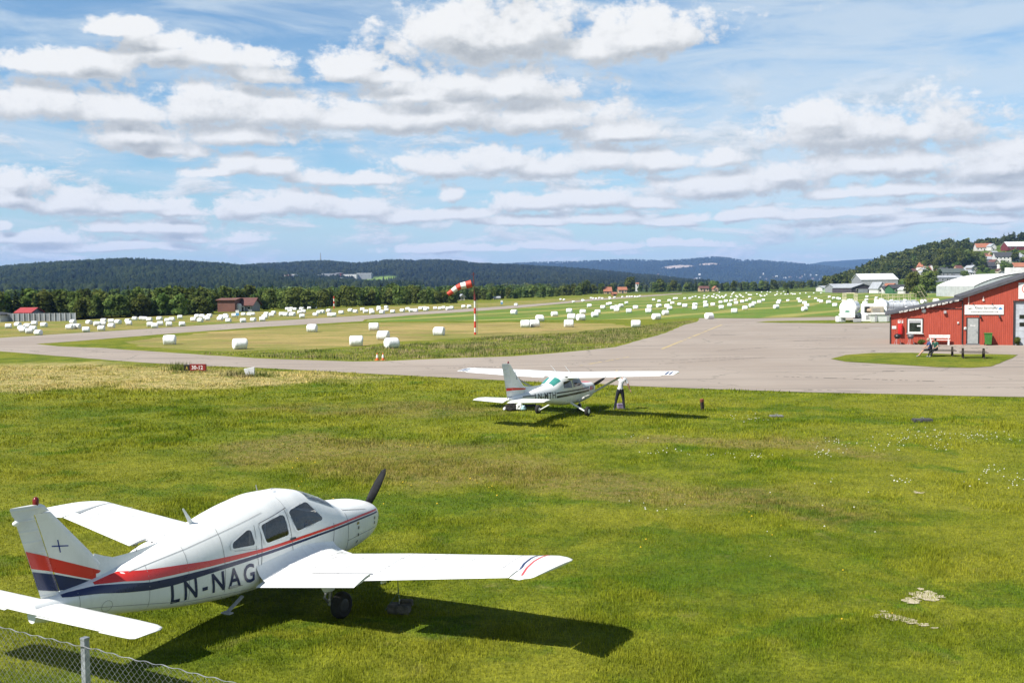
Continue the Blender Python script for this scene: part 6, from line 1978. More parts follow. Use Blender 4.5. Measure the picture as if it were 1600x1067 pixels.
for x, y in Z5:
    right = x > 1030
    bale(1080 + x / 5.333, 400 + y / 5.333 + (3.6 if y > 395 else 2.8), 'white wrapped bale at the right end of the green field beside the tankers' if right else 'white wrapped bale in the windrows on the far side of the apron', 'bales beside the tankers' if right else 'bales in the windrows beyond the apron', s=.82 if y > 370 else .7)
Z5F = [(12,340),(37,335),(67,345),(107,350),(110,330),(130,345),(145,332),(175,335),(185,340),(190,318),(207,348),(215,325),(230,330),(240,345),(235,300),(258,335),(270,345),(285,330),(290,322),(333,340),(340,318),(350,305),(355,300),(375,330),(385,340),(405,320),(415,330),(432,340),(460,305),(478,320),(487,322),(500,322),(548,315),(575,325),(585,333),(587,298),(612,330),(630,318),(635,295),(660,298),(700,325),(715,315),(718,295),(750,312),(772,293),(785,318),(805,315),(835,310),(850,315),(865,315),(907,310),(957,305),(1022,305),(1083,305),(985,340)]
for x, y in Z5F:
    bale(1080 + x / 5.333, 400 + y / 5.333 + 1.5, 'tiny white bale in the crowded far rows below the distant trees', 'far bales on the green field', s=.58)
for u, v, lab in ((1443, 474.5, 'white wrapped bale showing above the red roof, the left one of two'), (1462.5, 473.5, 'white wrapped bale showing above the red roof, the right one of two')):
    bale(u, v, lab, 'bales behind the red roof')

# ------------------------------------------------------------------ tanker trailers and yard clutter at the apron's far side
M_TANKW = paint('tank_white', (.80, .81, .81), .35, .14)
M_TANKG = mat('tank_silver', (.52, .56, .62), .4, .15, 1.2, metal=.3)
M_YELP = mat('pale_yellow_rail', (.62, .58, .36), .6, .15)
M_EMB = mat('emblem_green', (.03, .22, .12), .5, .1)
M_TANKG2 = mat('tank_pale_silver', (.72, .75, .79), .4, .18, 1.2)
def tank(mb, L_, r_, z, m=0, n=28):
    prof = [(-L_ / 2 - .22, .05), (-L_ / 2 - .2, r_ * .5), (-L_ / 2 - .1, r_ * .88), (-L_ / 2, r_), (L_ / 2, r_), (L_ / 2 + .1, r_ * .88), (L_ / 2 + .2, r_ * .5), (L_ / 2 + .22, .05)]
    rings = [[Vector((math.cos(2 * PI * k / n) * rr * 1.12, y, z + math.sin(2 * PI * k / n) * rr)) for k in range(n)] for y, rr in prof]
    mb.loft(rings, m)
def tanker(name, lab, u, v, rz, L_, r_, zc, mtank, rail=True, emblem=False):
    p = g(u, v)
    o = thing(name, lab, 'tanker', (p.x, p.y, 0), rz)
    mb = MB(); tank(mb, L_, r_, zc); tk = mb.build('tank', mtank, o, smooth=40)
    for f in (-.3, 0, .3):
        mb = MB(); n = 28; rings = []
        for y in (L_ * f - .05, L_ * f + .05): rings.append([Vector((math.cos(2 * PI * k / n) * (r_ * 1.12 + .015), y, zc + math.sin(2 * PI * k / n) * (r_ + .015))) for k in range(n)])
        mb.loft(rings, caps=False); mb.build('tank_band', M_SEAML, tk)
    for f in (-.22, .2):
        mb = MB(); mb.cyl((0, L_ * f, zc + r_ - .05), (0, L_ * f, zc + r_ + .14), .26, .26, 14); mb.build('hatch', M_TANKW, tk)
    mb = MB(); mb.box((-.45, 0, .78), (.14, L_ + .8, .22)); mb.box((.45, 0, .78), (.14, L_ + .8, .22)); mb.box((0, -L_ / 2 - .3, .75), (2.1, .12, .18)); mb.box((0, L_ / 2 + .3, .75), (2.1, .12, .18)); mb.build('chassis', M_SEAM, o)
    for yy in (-L_ * .36, -L_ * .36 + 1.25, L_ * .3):
        for sx in (-1, 1):
            mb = MB(); tyre(mb, (sx * .92, yy, .48), .48, .30, (1, 0, 0), n=18); mb.cyl((sx * 1.07, yy, .48), (sx * 1.09, yy, .48), .2, .2, 12); mb.build('wheel', M_TYRE, o)
    for sx in (-1, 1):
        mb = MB(); mb.bbox((sx * 1.0, -L_ * .36 + .6, 1.05), (.5, 2.5, .10), .03); mb.build('mudguard', M_TANKW, o)
    mb = MB(); mb.bbox((0, -L_ / 2 - .46, 1.22), (2.0, .42, 1.15), .08); cab = mb.build('pump_cabinet', M_TANKW, o, smooth=40)
    if emblem:
        mb = MB(); n = 20; mb.add([Vector((math.cos(2 * PI * k / n) * .36, -L_ / 2 - .676, 1.50 + math.sin(2 * PI * k / n) * .13)) for k in range(n)], [tuple(range(n))]); mb.build('green_emblem', M_EMB, cab)
        mb = MB(); mb.box((.35, -L_ / 2 - .674, .95), (.12, .008, .16)); mb.build('red_plate', M_SRED, cab)
    for sx in (-1, 1):
        mb = MB(); mb.bbox((sx * .85, -L_ / 2 - .44, .62), (.26, .12, .14), .02); mb.build('tail_lamp', M_SRED, o)
    for f in (-.12, .18):
        for sx in (-1, 1):
            mb = MB(); mb.bbox((sx * 1.02, L_ * f, .86), (.34, L_ * .2, .5), .03); mb.build('side_locker', M_TANKW, o)
    mb = MB(); mb.path([(1.12, -L_ * .4, 1.25), (1.2, 0, 1.2), (1.12, L_ * .4, 1.25)], .07, 8); mb.build('hose', M_SEAML, o)
    if rail:
        mb = MB(); zt = zc + r_ + .05
        for sx in (-.75, .75):
            mb.path([(sx, -L_ * .42, zt - .2), (sx, -L_ * .42, zt + .9), (sx, L_ * .42, zt + .9), (sx, L_ * .42, zt - .2)], .04, 6); mb.path([(sx, -L_ * .42, zt + .5), (sx, L_ * .42, zt + .5)], .035, 6)
            for k_ in range(1, 5): mb.path([(sx, -L_ * .42 + L_ * .84 * k_ / 5, zt - .2), (sx, -L_ * .42 + L_ * .84 * k_ / 5, zt + .9)], .035, 6)
        mb.path([(-.75, -L_ * .42, zt + .9), (.75, -L_ * .42, zt + .9)], .04, 6); mb.path([(-.75, L_ * .42, zt + .9), (.75, L_ * .42, zt + .9)], .04, 6)
        mb.build('railing', M_YELP, o)
    return o
tanker('tanker_trailer', 'rounded white tank trailer with green emblem on its rear cabinet', 1328, 502.5, -.42, 5.2, 1.0, 2.0, M_TANKW, True, True)
t2 = tanker('tanker_trailer', 'long silver tank trailer with stair and railing behind the red roof', 1404, 496, -1.18, 6.4, .92, 1.72, M_TANKG2, True)
mb = MB()
for s_ in (-.35, .35): mb.cyl((s_, 4.1, 3.9), (s_, 7.2, .3), .05, .05, 6); mb.cyl((s_, 4.1, 4.8), (s_, 7.2, 1.2), .035, .035, 6)
for k_ in range(10): mb.box((0, 4.1 + .31 * k_, 3.85 - .36 * k_), (.7, .22, .04))
mb.build('stair', M_YELP, t2)
o = t3 = tanker('tanker_trailer', 'small white rounded tank standing between the two bigger tank trailers', 1377, 499.5, -.5, 2.2, .85, 2.1, M_TANKW, False)
p = g(1378, 503); kq = p.y / CF
o = thing('skip', 'white open skip container standing between the tankers and the red building', 'container', (p.x - .3, p.y, 0), -.05)
mb = MB(); mb.loft([[Vector((x * 1.25, y * .8, .05)) for x, y in ((-1, -1), (1, -1), (1, 1), (-1, 1))], [Vector((x * 1.55, y * 1.0, 1.0)) for x, y in ((-1, -1), (1, -1), (1, 1), (-1, 1))]]); mb.build('skip_body', M_TANKW, o)
mb = MB(); mb.bbox((0, 0, 1.12), (3.3, 2.2, .22), .05); mb.build('cover', M_TRIM, o)
for sx in (-.8, .8):
    mb = MB(); mb.prism([(sx - .12, .08), (sx + .12, .08), (sx + .16, .98), (sx - .16, .98)], -1.02, -.86); mb.build('rib', M_SEAML, o)
p = g(1377.5, 501)
o = thing('generator_cabinet', 'beige louvred cabinet standing behind the white skip', 'cabinet', (p.x, p.y + 2, 0), -.1)
mb = MB(); mb.bbox((0, 0, 1.35), (1.7, 1.3, 1.2), .04); bd = mb.build('cabinet_body', mat('beige_cabinet', (.50, .44, .34), .7, .2, 3), o)
mb = MB()
for i in range(6): mb.box((-.2, -.66, 1.0 + i * .13), (1.0, .02, .05))
mb.build('louvre', M_SEAML, bd)
mb = MB(); mb.box((0, 0, .38), (1.5, 1.1, .74)); mb.build('plinth', M_SEAM, o)
p = g(1364, 501)
o = thing('cable_reel', 'tan reel in a black frame beside the beige cabinet', 'reel', (p.x, p.y + 2, 0), 0)
mb = MB(); mb.box((0, .35, 1.4), (.85, .06, 1.1)); mb.box((-.4, 0, 1.4), (.05, .7, 1.1)); mb.box((.4, 0, 1.4), (.05, .7, 1.1)); mb.box((0, 0, .42), (.85, .7, .82)); mb.build('frame', M_BLKP, o)
mb = MB(); mb.cyl((-.3, -.05, 1.35), (.3, -.05, 1.35), .3, .3, 18); mb.build('reel', mat('tan_hose', (.55, .42, .30), .8, .2), o)

# ------------------------------------------------------------------ vehicles (small in view)
CARM = {}
def car_proto(name, col, van=False):
    o = thing('parked_car', 'car', 'car')
    mm = paint(name, col, .3, .05)
    mb = MB()
    prof = [(-2.1, .30), (2.1, .30), (2.15, .70), (2.0, .92), (1.0, 1.0), (.45, 1.42), (-1.2, 1.46), (-1.9, 1.02), (-2.12, .95)] if not van else [(-2.4, .32), (2.4, .32), (2.45, .95), (1.9, 1.15), (1.35, 1.95), (-2.3, 2.05), (-2.42, 1.9)]
    rings = []
    for y, s_ in ((-.84, .0), (-.80, .04), (.80, .04), (.84, .0)):
        rings.append([Vector((x * (1 if s_ else .985), y * (1 - .16 * max(0, (z - .9) / .6)), z)) for x, z in prof])
    mb.loft(rings); b_ = mb.build('body', mm, o, smooth=30)
    gl = [(.85, 1.02), (.42, 1.36), (-1.15, 1.40), (-1.75, 1.02)] if not van else [(1.75, 1.22), (1.35, 1.75), (.3, 1.78), (.3, 1.22)]
    for sy in (-1, 1):
        mb = MB(); mb.add([Vector((x, sy * (.855 * (1 - .16 * max(0, (z - .9) / .6))), z)) for x, z in gl], [tuple(range(len(gl)))]); mb.build('side_window', M_GLASSD, o)
        for x in (-1.3, 1.35):
            mb = MB(); tyre(mb, (x, sy * .78, .31), .31, .2, (0, 1, 0), n=14); mb.build('wheel', M_TYRE, o)
    mb = MB(); mb.add([Vector((1.02, y, 1.03)) for y in (-.7, .7)] + [Vector((.5, y, 1.40)) for y in (.62, -.62)] if not van else [Vector((1.92, y, 1.2)) for y in (-.7, .7)] + [Vector((1.42, y, 1.88)) for y in (.62, -.62)], [(0, 1, 2, 3)])
    for v in range(len(mb.v)): mb.v[v] = (mb.v[v][0] + .02, mb.v[v][1], mb.v[v][2] + .01)
    mb.build('windscreen', M_GLASSD, o)
    return o
PROTO = {}
def car(name, col, loc, rz, label, group=None, van=False):
    key = (name, van)
    if key not in PROTO:
        o = car_proto(name, col, van); PROTO[key] = (o, kids(o))
        o.location = loc; o.rotation_euler = (0, 0, rz); tag(o, label, 'van' if van else 'car', group)
        if van: o.name = 'parked_van'
        return o
    o, tr = PROTO[key]
    return copy_tree(o, loc, rz, label, group, tree=tr)
p = g(1408, 500)
car('white_van', (.75, .76, .77), (p.x + .6, p.y - 6, 0), PI * .1, 'white van half hidden behind the low end of the red roof', van=True)
for u, v in ((449, 485), (455, 484.2), (461, 485.4), (466, 483.2), (471, 484.8), (477, 482.8), (483, 483.6), (487, 481.6), (492, 482.4), (489, 480.4)):
    bale(u, v, 'white wrapped bale in the close cluster before the left tree row', 'cluster of bales before the tree row', s=.7)
for (u, v, dy_, w_, d_, h_, lab) in ((1312, 503.4, -.4, 1.1, .8, .75, 'low white pump box standing left of the rounded tank trailer'), (1353, 503, 0, 1.5, 1.0, 1.15, 'white equipment box between the rounded tank trailer and the skip'), (1361, 499, 1.5, 1.6, 1.2, 2.2, 'tall white equipment cabinet behind the skip'), (1337, 503.8, -.6, 1.0, .5, .45, 'low grey pallet box in front of the rounded tank trailer')):
    p = g(u, v)
    o = thing('equipment_box', lab, 'box', (p.x, p.y + dy_, 0), random.uniform(-.2, .2))
    mb = MB(); mb.bbox((0, 0, h_ / 2 + .08), (w_, d_, h_), .04); mb.build('box_body', M_TANKW if 'grey' not in lab else M_SEAML, o)
    mb = MB(); mb.box((0, 0, .05), (w_ * .9, d_ * .9, .1)); mb.build('skid', M_SEAM, o)
    mb = MB(); mb.box((w_ * .12, -d_ / 2 - .012, h_ * .55), (w_ * .5, .02, h_ * .5)); mb.build('hatch', M_SEAML, o)
# ------------------------------------------------------------------ hills
def px_interp(lst):
    us, vs = zip(*lst)
    return lambda u: float(np.interp(u, us, vs))
class Hill:
    def __init__(s, ridge, Df, Dr, tree, steep=1.0):
        s.f = px_interp(ridge); s.Df, s.Dr, s.tree, s.steep = Df, Dr, tree, steep
        s.u0, s.u1 = ridge[0][0], ridge[-1][0]
    def hr(s, u):
        return zat(u, s.f(u), s.Dr) - s.tree
    def h(s, u, D):
        e = min(1, max(0, min((u - s.u0) / 120, (s.u1 - u) / 120)))
        k = (D - s.Df) / (s.Dr - s.Df)
        if k <= 0: return -1.5
        kk = min(1, k)
        sh = (kk * kk * (3 - 2 * kk)) ** s.steep
        x = (u - 800) / CF * D
        nn = mnoise.noise(Vector((x / (s.Dr * .12), D / (s.Dr * .15), s.Dr))) * .22 + mnoise.noise(Vector((x / (s.Dr * .035), D / (s.Dr * .05), s.Dr))) * .07
        nn *= 4 * kk * (1 - kk) if k < 1 else 0
        top = s.hr(u) * e
        fall = 1 if k <= 1 else max(0, 1 - (k - 1) * 1.2)
        return max(0, top * (sh + nn * sh)) * fall - 1.5 * (1 - min(1, k * 8))
def ux(u, D): return (u - 800) / CF * D     # horizontal world x of column u at distance D (roll ignored: the ground point)
def hill_mesh(name, H, material, nu=150, nd=26):
    V = []
    for j in range(nd + 1):
        D = H.Df + (H.Dr * 1.25 - H.Df) * j / nd
        for i in range(nu + 1):
            u = H.u0 + (H.u1 - H.u0) * i / nu
            V.append((ux(u, D), D, H.h(u, D)))
    w = nu + 1
    F = [(j * w + i, j * w + i + 1, (j + 1) * w + i + 1, (j + 1) * w + i) for j in range(nd) for i in range(nu)]
    o = link(name, npmesh(name, np.array(V), np.array(F), material, smooth=True))
    return tag(o, kind='structure')
def hill_mat(name, dark, lite, scale, clear=None, quarry=None):
    m, t, out = newmat(name)
    po = t.n('ShaderNodeNewGeometry').outputs['Position']
    a = t.noise(po, 1 / scale, 5, .65); b = t.noise(po, 12 / scale, 4, .7)
    c = t.mix(t.ss(a, .38, .64), dark, lite)
    c = t.mix(t.math('MULTIPLY', t.ss(b, .4, .65), .55), c, tuple(x * .45 for x in dark))
    for (cx, cy_, rx, ry, col) in (quarry or []):
        d = t.vec('LENGTH', t.vec('MULTIPLY_ADD', t.vec('MULTIPLY', po, (1, 1, 0)), (1 / rx, 1 / ry, 0), (-cx / rx, -cy_ / ry, 0)), out=1)
        k = t.math('SUBTRACT', 1.0, t.ss(t.math('ADD', d, t.math('MULTIPLY', t.math('SUBTRACT', t.noise(po, 5 / rx, 4, .65), .5), 1.6)), .75, .95))
        c = t.mix(k, c, col)
    p = t.n('ShaderNodeBsdfPrincipled'); t.put(p.inputs['Base Color'], c)
    p.inputs['Roughness'].default_value = 1; p.inputs['Specular IOR Level'].default_value = 0
    bp = t.n('ShaderNodeBump'); bp.inputs['Strength'].default_value = 1; bp.inputs['Distance'].default_value = scale * .03
    t.put(bp.inputs['Height'], b); t.put(p.inputs['Normal'], bp.outputs[0])
    t.put(out.inputs[0], p.outputs[0])
    return m
HA = Hill([(-420, 440), (-300, 436), (-200, 433), (-100, 428), (0, 421), (50, 415), (100, 411), (150, 408.5), (200, 407), (250, 409), (300, 411.5), (350, 415), (380, 418), (420, 423), (470, 430), (560, 440), (700, 450)], 1300, 2600, 9)
HBB = Hill([(150, 430), (250, 424), (340, 419.5), (400, 414), (450, 411.5), (482, 409.5), (517, 409.5), (550, 413), (575, 412), (612, 408.5), (650, 410), (675, 408.5), (712, 410), (750, 414), (800, 414.5), (900, 420), (1000, 430), (1150, 440)], 1900, 3600, 9)
HC = Hill([(500, 425), (650, 418), (780, 414), (850, 411.5), (894, 410.5), (940, 409), (972, 408), (1034, 410), (1080, 406.6), (1114, 403), (1136, 404), (1151, 407), (1192, 408.5), (1230, 412), (1264, 414.5), (1310, 419), (1400, 424), (1500, 430)], 5200, 8600, 4)
HD = Hill([(1080, 420), (1180, 417), (1262, 414), (1286, 409.4), (1324, 407), (1361, 405), (1420, 404.5), (1500, 404), (1600, 405), (1750, 410)], 8200, 11500, 2)
hill_mesh('hill', HA, hill_mat('forest_floor', (.018, .032, .012), (.04, .055, .02), 300))
kq = lambda u, D: ux(u, D)
hill_mesh('hill', HBB, hill_mat('forest_floor_mid', (.018, .032, .012), (.045, .06, .02), 350, quarry=[(kq(590, 2450), 2500, 55, 130, (.14, .21, .05)), (kq(690, 2700), 2700, 90, 60, (.13, .19, .05)), (kq(500, 2350), 2330, 170, 50, (.30, .26, .20))]), 170)
hill_mesh('hill', HC, hill_mat('far_forest', (.008, .018, .015), (.018, .03, .02), 700, quarry=[(kq(1060, 7300), 7300, 120, 210, (.36, .30, .26)), (kq(1108, 7350), 7350, 80, 150, (.36, .30, .26)), (kq(885, 6000), 6000, 95, 210, (.2, .22, .2))]), 220, 40)
hill_mesh('hill', HD, hill_mat('blue_hill_forest', (.014, .026, .014), (.028, .04, .018), 1200), 120, 24)
HE = Hill([(1180, 452), (1240, 449), (1300, 446), (1340, 434), (1372, 418), (1395, 411), (1421, 405), (1445, 398), (1470, 392), (1486, 390), (1505, 391), (1530, 390), (1556, 385), (1575, 379), (1600, 377), (1700, 370), (1900, 366), (2100, 372)], 690, 1150, 0)
m = hill_mat('hillside_meadow', (.05, .085, .018), (.12, .15, .035), 60)
hill_mesh('hillside', HE, m, 120, 30)

def hit(H, u, v):
    """march the pixel's ray to the hill surface"""
    d = ray(u, v); d = d / d.y
    D = H.Df
    while D < H.Dr * 1.2:
        uu = u
        z = CH + d.z * D
        if z <= max(0, H.h(uu, D)): break
        D += (H.Dr - H.Df) / 400
    return Vector((d.x * D, D, max(0, H.h(u, D))))

# ------------------------------------------------------------------ forests
def leaf_mat(name, dark, lite, patch=0.0):
    m, t, out = newmat(name)
    po = t.n('ShaderNodeNewGeometry').outputs['Position']
    oi = t.n('ShaderNodeObjectInfo').outputs['Random']
    a = t.noise(po, .35, 4, .6)
    at_ = t.n('ShaderNodeAttribute', attribute_name='tone').outputs['Fac']
    k = t.math('ADD', t.math('MULTIPLY', a, .45), t.math('MULTIPLY', at_, .55))
    c = t.mix(t.ss(k, .2, .8), dark, lite)
    if patch:
        lo = t.noise(po, patch, 4, .6)
        c = t.mix(t.ss(lo, .38, .62), t.mix(1.0, c, (.62, .68, .75), 'MULTIPLY'), t.mix(1.0, c, (1.25, 1.22, 1.0), 'MULTIPLY'))
    hs = t.n('ShaderNodeHueSaturation')
    t.put(hs.inputs['Hue'], t.math('MULTIPLY_ADD', oi, .045, .475)); t.put(hs.inputs['Value'], t.math('MULTIPLY_ADD', oi, .55, .75)); t.put(hs.inputs['Color'], c)
    d = t.n('ShaderNodeBsdfDiffuse'); t.put(d.inputs[0], hs.outputs[0])
    tr = t.n('ShaderNodeBsdfTranslucent'); t.put(tr.inputs[0], hs.outputs[0])
    ms = t.n('ShaderNodeMixShader'); ms.inputs[0].default_value = .42
    t.put(ms.inputs[1], d.outputs[0]); t.put(ms.inputs[2], tr.outputs[0]); t.put(out.inputs[0], ms.outputs[0])
    return m
M_LEAF = leaf_mat('leaves', (.054, .088, .022), (.185, .225, .06))
M_NEED = leaf_mat('needles', (.022, .042, .016), (.065, .095, .030))
M_FARF = leaf_mat('far_canopy', (.010, .022, .013), (.040, .056, .024), .006)
M_BARK = mat('bark', (.10, .08, .06), .9, .35, 4, bump=.5)

def far_forest(name, H, n, h0, h1, label, clear=()):
    """small conifers and round crowns over a distant hill, as one mass"""
    u = rng.uniform(H.u0 + 40, H.u1 - 40, n)
    k = rng.random(n) ** .8 * 1.08
    D = H.Df + (H.Dr - H.Df) * k
    V, T, Fc = [], [], []
    nV = 0
    ring = np.array([(math.cos(a), math.sin(a)) for a in np.arange(5) * 2 * PI / 5])
    for i in range(n):
        x = ux(u[i], D[i]); y = D[i]
        skip = False
        for (cx, cy_, rx, ry) in clear:
            if ((x - cx) / rx) ** 2 + ((y - cy_) / ry) ** 2 < 1: skip = True
        if skip: continue
        z = H.h(u[i], D[i])
        if z < 0: z = 0
        h_ = rng.uniform(h0, h1); r_ = h_ * rng.uniform(.2, .34)
        tn = rng.random()
        if rng.random() < .6:
            b = np.empty((6, 3)); b[:5, 0] = x + ring[:, 0] * r_; b[:5, 1] = y + ring[:, 1] * r_; b[:5, 2] = z + h_ * .12; b[5] = (x, y, z + h_)
            f = [(j, (j + 1) % 5, 5) for j in range(5)]
        else:
            r_ *= 1.5; b = np.empty((12, 3))
            b[:5, 0] = x + ring[:, 0] * r_ * .8; b[:5, 1] = y + ring[:, 1] * r_ * .8; b[:5, 2] = z + h_ * .2
            b[5:10, 0] = x + ring[:, 0] * r_; b[5:10, 1] = y + ring[:, 1] * r_; b[5:10, 2] = z + h_ * rng.uniform(.5, .7)
            b[10] = (x, y, z + h_ * .92); b[11] = (x, y, z)
            f = []
            for j in range(5):
                j2 = (j + 1) % 5
                f += [(j, j2, 5 + j2), (j, 5 + j2, 5 + j), (5 + j, 5 + j2, 10)]
            tn = .4 + .6 * tn
        V.append(b); Fc.append(np.array(f) + nV); T.append(np.full(len(f), tn)); nV += len(b)
    me = npmesh(name, np.concatenate(V), np.concatenate(Fc), M_FARF)
    a_ = me.attributes.new('tone', 'FLOAT', 'FACE'); a_.data.foreach_set('value', np.concatenate(T).astype(np.float32))
    return tag(link(name, me), label, 'forest', kind='stuff')
far_forest('hill_forest', HA, 15000, 9, 17, 'dark mixed forest covering the long hill at the left')
far_forest('hill_forest', HBB, 17000, 9, 17, 'dark forest covering the middle hills behind the airfield', clear=[(ux(590, 2450), 2500, 60, 140), (ux(690, 2700), 2700, 90, 60), (ux(500, 2350), 2330, 190, 60)])
far_forest('hill_forest', HC, 9000, 11, 20, 'bluish forest on the far wide hill behind the runway', clear=[(ux(1060, 7300), 7300, 130, 220), (ux(1108, 7350), 7350, 95, 160), (ux(885, 6000), 6000, 105, 220)])

# ---- leafy trees
def crown_arrays(rg, lobes, n, size, shell=.55):
    """leaf clusters: quads scattered mostly near the surface of several lobes (cx,cy,cz,rx,ry,rz)"""
    L = np.array(lobes)
    wgt = (L[:, 3] * L[:, 4] * L[:, 5]) ** .67; wgt /= wgt.sum()
    li = rg.choice(len(L), n, p=wgt)
    d = rg.normal(size=(n, 3)); d /= np.linalg.norm(d, axis=1, keepdims=True)
    r_ = shell + (1 - shell) * rg.random(n) ** .6
    c = L[li, :3] + d * L[li, 3:] * r_[:, None] * rg.uniform(.9, 1.12, (n, 1))
    nrm = d + rg.normal(size=(n, 3)) * .55
    nrm /= np.linalg.norm(nrm, axis=1, keepdims=True)
    t1 = np.cross(nrm, rg.normal(size=(n, 3))); t1 /= np.linalg.norm(t1, axis=1, keepdims=True)
    t2 = np.cross(nrm, t1)
    s = size * rg.uniform(.55, 1.25, (n, 1))
    V = np.stack([c - t1 * s - t2 * s * .5, c + t1 * s * .3 - t2 * s * .8, c + t1 * s + t2 * s * .4, c - t1 * s * .2 + t2 * s * .85], 1)
    tone = np.clip(.5 + rg.normal(size=n) * .16 + (rg.random(len(L))[li] - .5) * .5, 0, 1)
    return V.reshape(-1, 3), np.arange(n * 4).reshape(-1, 4), tone
def crown_mesh(name, V, F, tone, material):
    me = npmesh(name, V, F, material)
    a_ = me.attributes.new('tone', 'FLOAT', 'FACE'); a_.data.foreach_set('value', tone.astype(np.float32))
    return me
def trunk_mesh(h, r, rg, limbs=5):
    mb = MB()
    pts = [Vector((0, 0, 0))]
    for k in range(1, 5): pts.append(Vector((rg.normal() * .02 * k, rg.normal() * .02 * k, h * k / 4)))
    for k in range(4): mb.cyl(pts[k], pts[k + 1], r * (1 - k * .2), r * (1 - (k + 1) * .2), 7)
    for k in range(limbs):
        a = rg.random() * 2 * PI; z = h * rg.uniform(.35, .9)
        q_ = Vector((math.cos(a) * .22, math.sin(a) * .22, .22)) * rg.uniform(.8, 1.2)
        mb.cyl((0, 0, z), (q_.x, q_.y, z + q_.z * .6), r * .4, r * .12, 5)
    o = mb.build('trunk', M_BARK, smooth=60); me = o.data; bpy.data.objects.remove(o)
    return me
def decid(seed, n=900, wide=.36, low=.12, size=.055):
    """unit-height broadleaf tree"""
    rg = np.random.default_rng(seed)
    lobes = [(0, 0, .58, wide * .75, wide * .75, .36)] + ([(0, 0, .22, wide * .8, wide * .8, .2), (wide * .4, 0, .15, wide * .5, wide * .5, .14), (-wide * .4, .05, .15, wide * .5, wide * .5, .14)] if low < .07 else [])
    for k in range(9):
        a = rg.random() * 2 * PI; z = rg.uniform(low + .12, .86)
        w = wide * (1 - abs(z - .5) * .9) * .62
        lobes.append((math.cos(a) * w, math.sin(a) * w, z, wide * rg.uniform(.28, .5), wide * rg.uniform(.28, .5), rg.uniform(.10, .19)))
    V, F, tn = crown_arrays(rg, lobes, n, size)
    V[:, 2] = np.clip(V[:, 2], low, None)
    return crown_mesh('crown', V, F, tn, M_LEAF), trunk_mesh(.75, .022, rg)
def conif(seed, n=700, wide=.2, size=.045):
    rg = np.random.default_rng(seed)
    z = 1 - rg.random(n) ** .62 * .92
    a = rg.random(n) * 2 * PI
    tier = .75 + .25 * np.sin(z * 55 + rg.normal(size=n) * .3)
    rr = (1 - z) * wide * 1.15 * tier * rg.uniform(.55, 1.1, n)
    c = np.stack([np.cos(a) * rr, np.sin(a) * rr, z], 1)
    out_ = np.stack([np.cos(a), np.sin(a), np.full(n, -.35)], 1); out_ /= np.linalg.norm(out_, axis=1, keepdims=True)
    side_ = np.stack([-np.sin(a), np.cos(a), rg.normal(size=n) * .3], 1)
    s = size * rg.uniform(.6, 1.3, (n, 1)) * (.5 + (1 - z))[:, None]
    V = np.stack([c - side_ * s * .6 - out_ * s * .4, c + side_ * s * .6 - out_ * s * .4, c + side_ * s * .25 + out_ * s, c - side_ * s * .25 + out_ * s], 1).reshape(-1, 3)
    return crown_mesh('crown', V, np.arange(n * 4).reshape(-1, 4), np.clip(rg.normal(.45, .2, n), 0, 1), M_NEED), trunk_mesh(.9, .014, rg, 0)
DEC = [decid(20 + i, 1100, .31 + .045 * (i % 3), .015 + .02 * (i % 3)) for i in range(7)]
DECB = [decid(60 + i, 2600, .40, .10, .034) for i in range(3)]
CON = [conif(40 + i, 800) for i in range(4)]
def tree(u, v, top, label, group, kind='d', D=None, base=None, wf=1.0):
    p = base if base is not None else g(u, v)
    h_ = zat(u, top, p.y) - p.z
    cr_, tr_ = random.choice(DEC if kind == 'd' else DECB if kind == 'b' else CON)
    o = thing({'d': 'broadleaf_tree', 'b': 'broadleaf_tree', 'c': 'conifer_tree'}[kind], label, 'tree', (p.x, p.y, p.z - .05), random.random() * 6.28, group)
    w0_ = random.uniform(.85, 1.3)
    o.scale = (h_ * random.uniform(.95, 1.08) * wf * w0_, h_ * random.uniform(.95, 1.08) * wf * w0_, h_)
    link('crown', cr_, o); link('trunk', tr_, o)
    return o
# left row beyond the yellow field, two or three deep
def row(lst, step, jit, label, group, kinds='dddc', wf=1.0):
    us = [q_[0] for q_ in lst]
    u = us[0]
    while u < us[-1]:
        v = np.interp(u, us, [q_[1] for q_ in lst]) + random.uniform(-.8, .5)
        tp = np.interp(u, us, [q_[2] for q_ in lst]) + random.uniform(-jit * 1.1, jit * 1.7)
        tree(u, v, tp, label, group, random.choice(kinds), wf=wf)
        u += step * random.uniform(.55, 1.4)
row([(120, 496.5, 462), (200, 494.5, 460), (280, 492.5, 459), (330, 490, 462)], 11, 3.5, 'leafy green tree in the front row behind the left bale field', 'trees in the left front row', 'dddd', 1.0)
row([(-60, 497, 455), (40, 495, 451), (130, 492, 449), (230, 489, 447), (335, 486, 446), (400, 482, 446)], 11, 3.5, 'tall green tree in the second row behind the left bale field', 'trees in the left second row', 'dddc', .95)
row([(398, 484, 452), (440, 483.5, 447), (480, 482.5, 450), (525, 480.5, 448), (575, 478, 449), (625, 476.5, 447), (675, 475.5, 449), (712, 473.5, 449)], 10, 3.5, 'green tree in the row between the brick building and the windsock', 'trees left of the windsock', 'dddc', .95)
row([(400, 480, 446), (470, 478, 446), (525, 477, 447), (575, 475, 446.5), (612, 473, 443), (675, 472, 447), (712, 470, 448), (770, 468, 448), (830, 464.5, 449)], 10, 2.5, 'dark green tree in the rear row left of the windsock', 'trees in the rear row', 'ddcd', .95)
row([(745, 469.5, 450), (800, 466.5, 449), (870, 462.8, 444), (925, 460.2, 443), (965, 458, 444)], 9, 3, 'dark tree in the row right of the windsock', 'trees right of the windsock', 'dddc', 1.0)
